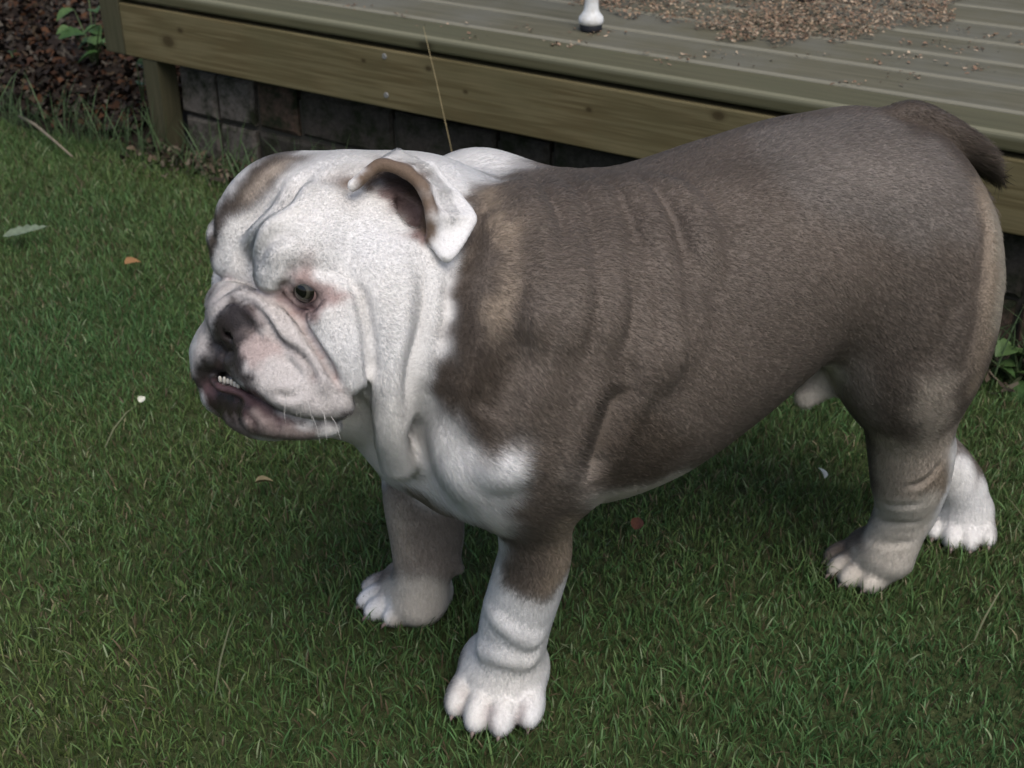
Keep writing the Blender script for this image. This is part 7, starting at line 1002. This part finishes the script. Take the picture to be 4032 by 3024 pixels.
# the lawn runs on, thinner, to both sides and behind the viewer
Yo = rng.uniform(-.6, 3.6, 90000); Xo = rng.uniform(-3.0, 3.0, 90000); no_ = Xo * N_AX[0] + Yo * N_AX[1]
ko = ~((np.abs(Xo) < .52 * Yo + .30) & (Yo > .42) & (Yo < 2.75)) & (no_ < N0 - .012 + .03 * vnoise(Xo, Yo, 14, 31))
n_in = len(X); X = np.r_[X, Xo[ko]]; Y = np.r_[Y, Yo[ko]]; outer = np.r_[np.zeros(n_in, bool), np.ones(ko.sum(), bool)]
pf = field(np.stack([X, Y, np.full(len(X), .012)], 1), PRIMS); keep = pf > -.002; X, Y, pf, outer = X[keep], Y[keep], pf[keep], outer[keep]
pat = vnoise(X, Y, 9, 33); pat2 = vnoise(X, Y, 26, 34); pat3 = vnoise(X, Y, 5, 35)
G1 = np.array([.078, .150, .050]); G2 = np.array([.112, .165, .050]); G3 = np.array([.058, .130, .052]); DRY = np.array([.24, .215, .125]); BRN = np.array([.12, .092, .055])
n = len(X); f1 = np.clip(.5 + .5 * pat, 0, 1)[:, None]; f2 = np.clip(.45 + .5 * pat3, 0, 1)[:, None]
cb = G1 * (1 - f1) + G2 * f1; cb = cb * (1 - .45 * f2) + G3 * .45 * f2
cb *= rng.uniform(.62, 1.4, (n, 1)); cb[:, 0] *= rng.uniform(.85, 1.2, n)
dr = rng.random(n) < np.clip(.05 + .06 * pat + .04 * pat2, .015, .2); cb[dr] = DRY * rng.uniform(.6, 1.35, (dr.sum(), 1))
br = rng.random(n) < .05; cb[br] = BRN * rng.uniform(.6, 1.3, (br.sum(), 1))
tipl = rng.random(n) < .03; cb[tipl] = np.array([.22, .27, .15]) * rng.uniform(.7, 1.3, (tipl.sum(), 1))
H = np.clip(rng.normal(.0122, .0048, n), .004, .036) * (1 + .18 * pat2); H[dr] *= .8
nearw = np.clip((X * N_AX[0] + Y * N_AX[1] - (N0 - .30)) / .25, 0, 1); H *= 1 + .5 * nearw * rng.random(n)
H *= np.where((pf < .03) & (Y < 1.2), 1.35, 1.0)           # blades push up round the paws
lean = np.clip(rng.normal(.55, .30, n), .02, .98)
Wd = rng.uniform(.0009, .0020, n) * np.where(outer, 2.4, 1.0); H = H * np.where(outer, 1.5, 1.0)
o = blades('grass', X, Y, H, Wd, lean, cb, m_grass); tag(o, 'short green lawn grass with dry straw blades mixed in', 'grass', kind='stuff')
# long blades lying flat over the lawn and tall tufts against the footing
k2 = 90; Y2 = rng.uniform(.6, 2.1, k2); X2 = rng.uniform(-1, 1, k2) * (.42 * Y2 + .1); kk = (X2 * N_AX[0] + Y2 * N_AX[1] < N0 - .05) & (field(np.stack([X2, Y2, np.full(k2, .02)], 1), PRIMS) > .02)
X2, Y2 = X2[kk], Y2[kk]; n2_ = len(X2)
c2_ = np.where((rng.random(n2_) < .5)[:, None], np.array([.17, .18, .10]), np.array([.10, .16, .07])) * rng.uniform(.6, 1.3, (n2_, 1))
o = blades('long_grass', X2, Y2, rng.uniform(.03, .065, n2_), rng.uniform(.0012, .0026, n2_), np.clip(rng.normal(.85, .12, n2_), .4, .99), c2_, m_grass, .006, .3)
tag(o, 'longer pale grass blades lying over the lawn', 'grass', kind='stuff')
k2 = 900; e2 = np.concatenate([rng.uniform(-.5, .42, 420), rng.uniform(1.0, 2.3, 480)]); n2_ = N0 - .015 - np.abs(rng.normal(0, .03, k2))
X2 = E_AX[0] * e2 + N_AX[0] * n2_; Y2 = E_AX[1] * e2 + N_AX[1] * n2_
c2_ = np.array([.07, .11, .05]) * rng.uniform(.5, 1.5, (k2, 1))
o = blades('tall_grass', X2, Y2, rng.uniform(.05, .13, k2), rng.uniform(.0014, .003, k2), np.clip(rng.normal(.55, .25, k2), .1, .95), c2_, m_grass, 0, .5)
tag(o, 'uncut taller grass against the brick footing', 'grass', kind='stuff')

# =====================================================================
# small plants, fallen leaves, twigs
# =====================================================================
m_leaf, nd, lk, b = mat('leaf_green', (.055, .105, .03), .5, .3)
oi = nd.new('ShaderNodeObjectInfo'); tc = nd.new('ShaderNodeTexCoord'); n1 = noise(nd, lk, tc.outputs['Object'], 60, 5, .6)
r1 = ramp(nd, [(0, (.050, .105, .030)), (1, (.095, .160, .055))]); lk.new(oi.outputs['Random'], r1.inputs[0])
r2 = ramp(nd, [(.3, (.75, .75, .75)), (.7, (1.15, 1.15, 1.15))]); lk.new(n1.outputs[0], r2.inputs[0])
lc = mixc(nd, lk, 1, r1.outputs[0], r2.outputs[0], 'MULTIPLY'); lk.new(lc, b.inputs['Base Color'])
tr = nd.new('ShaderNodeBsdfTranslucent'); lk.new(lc, tr.inputs[0]); mx = nd.new('ShaderNodeMixShader'); mx.inputs[0].default_value = .25
lk.new(b.outputs[0], mx.inputs[1]); lk.new(tr.outputs[0], mx.inputs[2]); lk.new(mx.outputs[0], nd['Material Output'].inputs[0])
m_stem = mat('green_stem', (.07, .10, .04), .6, .2)[0]
def leaf_mesh(L, W, teeth=0, fold=.18, droop=.25, seed=0, thick=.0006):
    r = random.Random(seed); k = 11; V = []; F = []
    for i in range(k + 1):
        t = i / k; w = W * (math.sin(math.pi * t ** .75)) ** .8 if 0 < t < 1 else 0
        if teeth: w *= 1 - (.28 if i % 2 else 0) * teeth
        z = -droop * L * t * t
        for s in (-1, -.5, 0, .5, 1):
            V.append((t * L, s * w / 2 * (1 + r.uniform(-.06, .06)), z + abs(s) * fold * w + r.uniform(-.01, .01) * L))
    for i in range(k):
        for j in range(4): a = i * 5 + j; F.append((a, a + 1, a + 6, a + 5))
    me = mesh('leaf', V, F, True); return me
LM = [leaf_mesh(.055, .046, .5, seed=1), leaf_mesh(.048, .038, .5, seed=2), leaf_mesh(.036, .032, .3, seed=3)]
def plant(name, base, stems, label, cat, scale=1.0, seed=0):
    r = random.Random(seed); root = link(name, None); root.location = base; root.empty_display_size = .03; tag(root, label, cat)
    for (dx, dy, h, nl) in stems:
        P = [(0, 0, 0), (dx * .4, dy * .4, h * .55), (dx, dy, h)]
        V, F = tube(P, [.0022, .0018, .0010], 7); st = link('stem', mesh('stem', V, F, True), root, m_stem)
        for i in range(nl):
            t = .45 + .55 * i / max(nl - 1, 1); a = r.uniform(0, 6.28)
            p = Vector(P[1]).lerp(Vector(P[2]), max(0, (t - .45) / .55))
            lf = link('leaf', LM[r.randrange(3)], root, m_leaf); lf.location = p
            lf.rotation_euler = (r.uniform(-.3, .3), r.uniform(-.35, .25), a); s = scale * r.uniform(.75, 1.2); lf.scale = (s, s, s)
    return root
plant('leafy_plant', [-0.921, 2.802, 0.03], [(-0.038, -0.023, 0.103, 2), (-0.006, -0.02, 0.088, 2), (0.055, -0.107, 0.128, 2), (0.011, 0.017, 0.134, 2), (-0.058, 0.085, 0.118, 2), (0.067, -0.138, 0.107, 2), (-0.01, 0.054, 0.165, 2)], 'leafy green plant growing behind the corner of the deck', 'plant', 1.0, 3)
plant('small_leafy_plant', [-0.748, 2.524, 0.02], [(0.007, -0.028, 0.113, 2), (0.024, -0.039, 0.103, 2)], 'small leafy shoot seen under the left end of the fascia', 'plant', .8, 4)
plant('seedling', (-1.123, 2.857, .03), [(-.004, 0, .03, 2)], 'tiny light green seedling alone in the dead leaves', 'plant', .7, 8)
plant('broad_leaf_weed', (0.649, 1.418, .0), [(-.01, .02, .055, 3), (.035, .0, .075, 4), (-.04, .01, .04, 3), (.02, -.03, .035, 3)], 'round-leaved green weed by the footing behind the rump', 'plant', .75, 12)
# fallen things on the lawn
def fallen(name, me, loc, rot, m, label, cat): o = link(name, me, None, m); o.location = loc; o.rotation_euler = rot; tag(o, label, cat); return o
def cmat(name, c): 
    m, nd, lk, b = mat(name, c, .7, .2); geo = nd.new('ShaderNodeNewGeometry'); n1 = noise(nd, lk, geo.outputs['Position'], 150, 5, .7)
    r = ramp(nd, [(.3, tuple(x * .7 for x in c)), (.7, tuple(min(1, x * 1.2) for x in c))]); lk.new(n1.outputs[0], r.inputs[0]); lk.new(r.outputs[0], b.inputs['Base Color']); return m
def solid(me, t=.0008):
    return me
fallen('fallen_leaf', leaf_mesh(.072, .026, 1.0, .25, -.1, 5), (-.805, 1.866, .026), (.25, -.1, .12), cmat('grey_green_leaf', (.15, .19, .13)), 'grey-green ragged leaf lying on the lawn at the left', 'leaf')
fallen('fallen_leaf', leaf_mesh(.024, .017, 0, .3, .3, 6), (-.583, 1.757, .026), (.2, -.2, .5), cmat('orange_leaf', (.28, .15, .065)), 'small orange-brown dead leaf on the grass', 'leaf')
fallen('fallen_leaf', leaf_mesh(.020, .016, 0, .3, .2, 7), (-.283, 1.167, .024), (-.3, -.2, .2), cmat('straw_leaf', (.26, .21, .11)), 'small straw-yellow leaf in the grass below the dog\'s chin', 'leaf')
fallen('fallen_leaf', leaf_mesh(.018, .014, 0, .3, .2, 8), (.128, 1.082, .022), (.2, -.4, 1.2), cmat('red_leaf', (.12, .05, .03)), 'small reddish leaf in the grass under the belly', 'leaf')
fallen('petal', leaf_mesh(.010, .009, 0, .4, .3, 9), (-.455, 1.342, .026), (.6, -.5, .8), cmat('white_petal', (.62, .62, .52)), 'tiny white petal in the grass left of the dog\'s jaw', 'petal')
fallen('petal', leaf_mesh(.014, .009, 0, .4, .3, 10), (.344, 1.170, .028), (.5, -.8, 1.9), cmat('white_petal_b', (.55, .57, .52)), 'tiny white petal in the grass before the near hind leg', 'petal')
V, F = tube([(-.985, 2.478, .030), (-.93, 2.41, .034), (-.87, 2.335, .026), (-.82, 2.275, .016)], [.0034, .0032, .0026, .0018], 8)
o = link('twig', mesh('twig', V, F, True), None, cmat('pale_twig', (.21, .18, .13))); tag(o, 'pale bare twig lying at the edge of the flower bed', 'twig')
V, F = tube([(-.137, 1.983, .326), (-.118, 1.955, .25), (-.092, 1.925, .13), (-.062, 1.90, .0)], [.0004, .0006, .0007, .0007], 6)
o = link('dry_stem', mesh('dry_stem', V, F, True), None, cmat('dry_straw', (.33, .27, .15))); tag(o, 'thin dry straw stem leaning against the deck edge behind the head', 'stem')
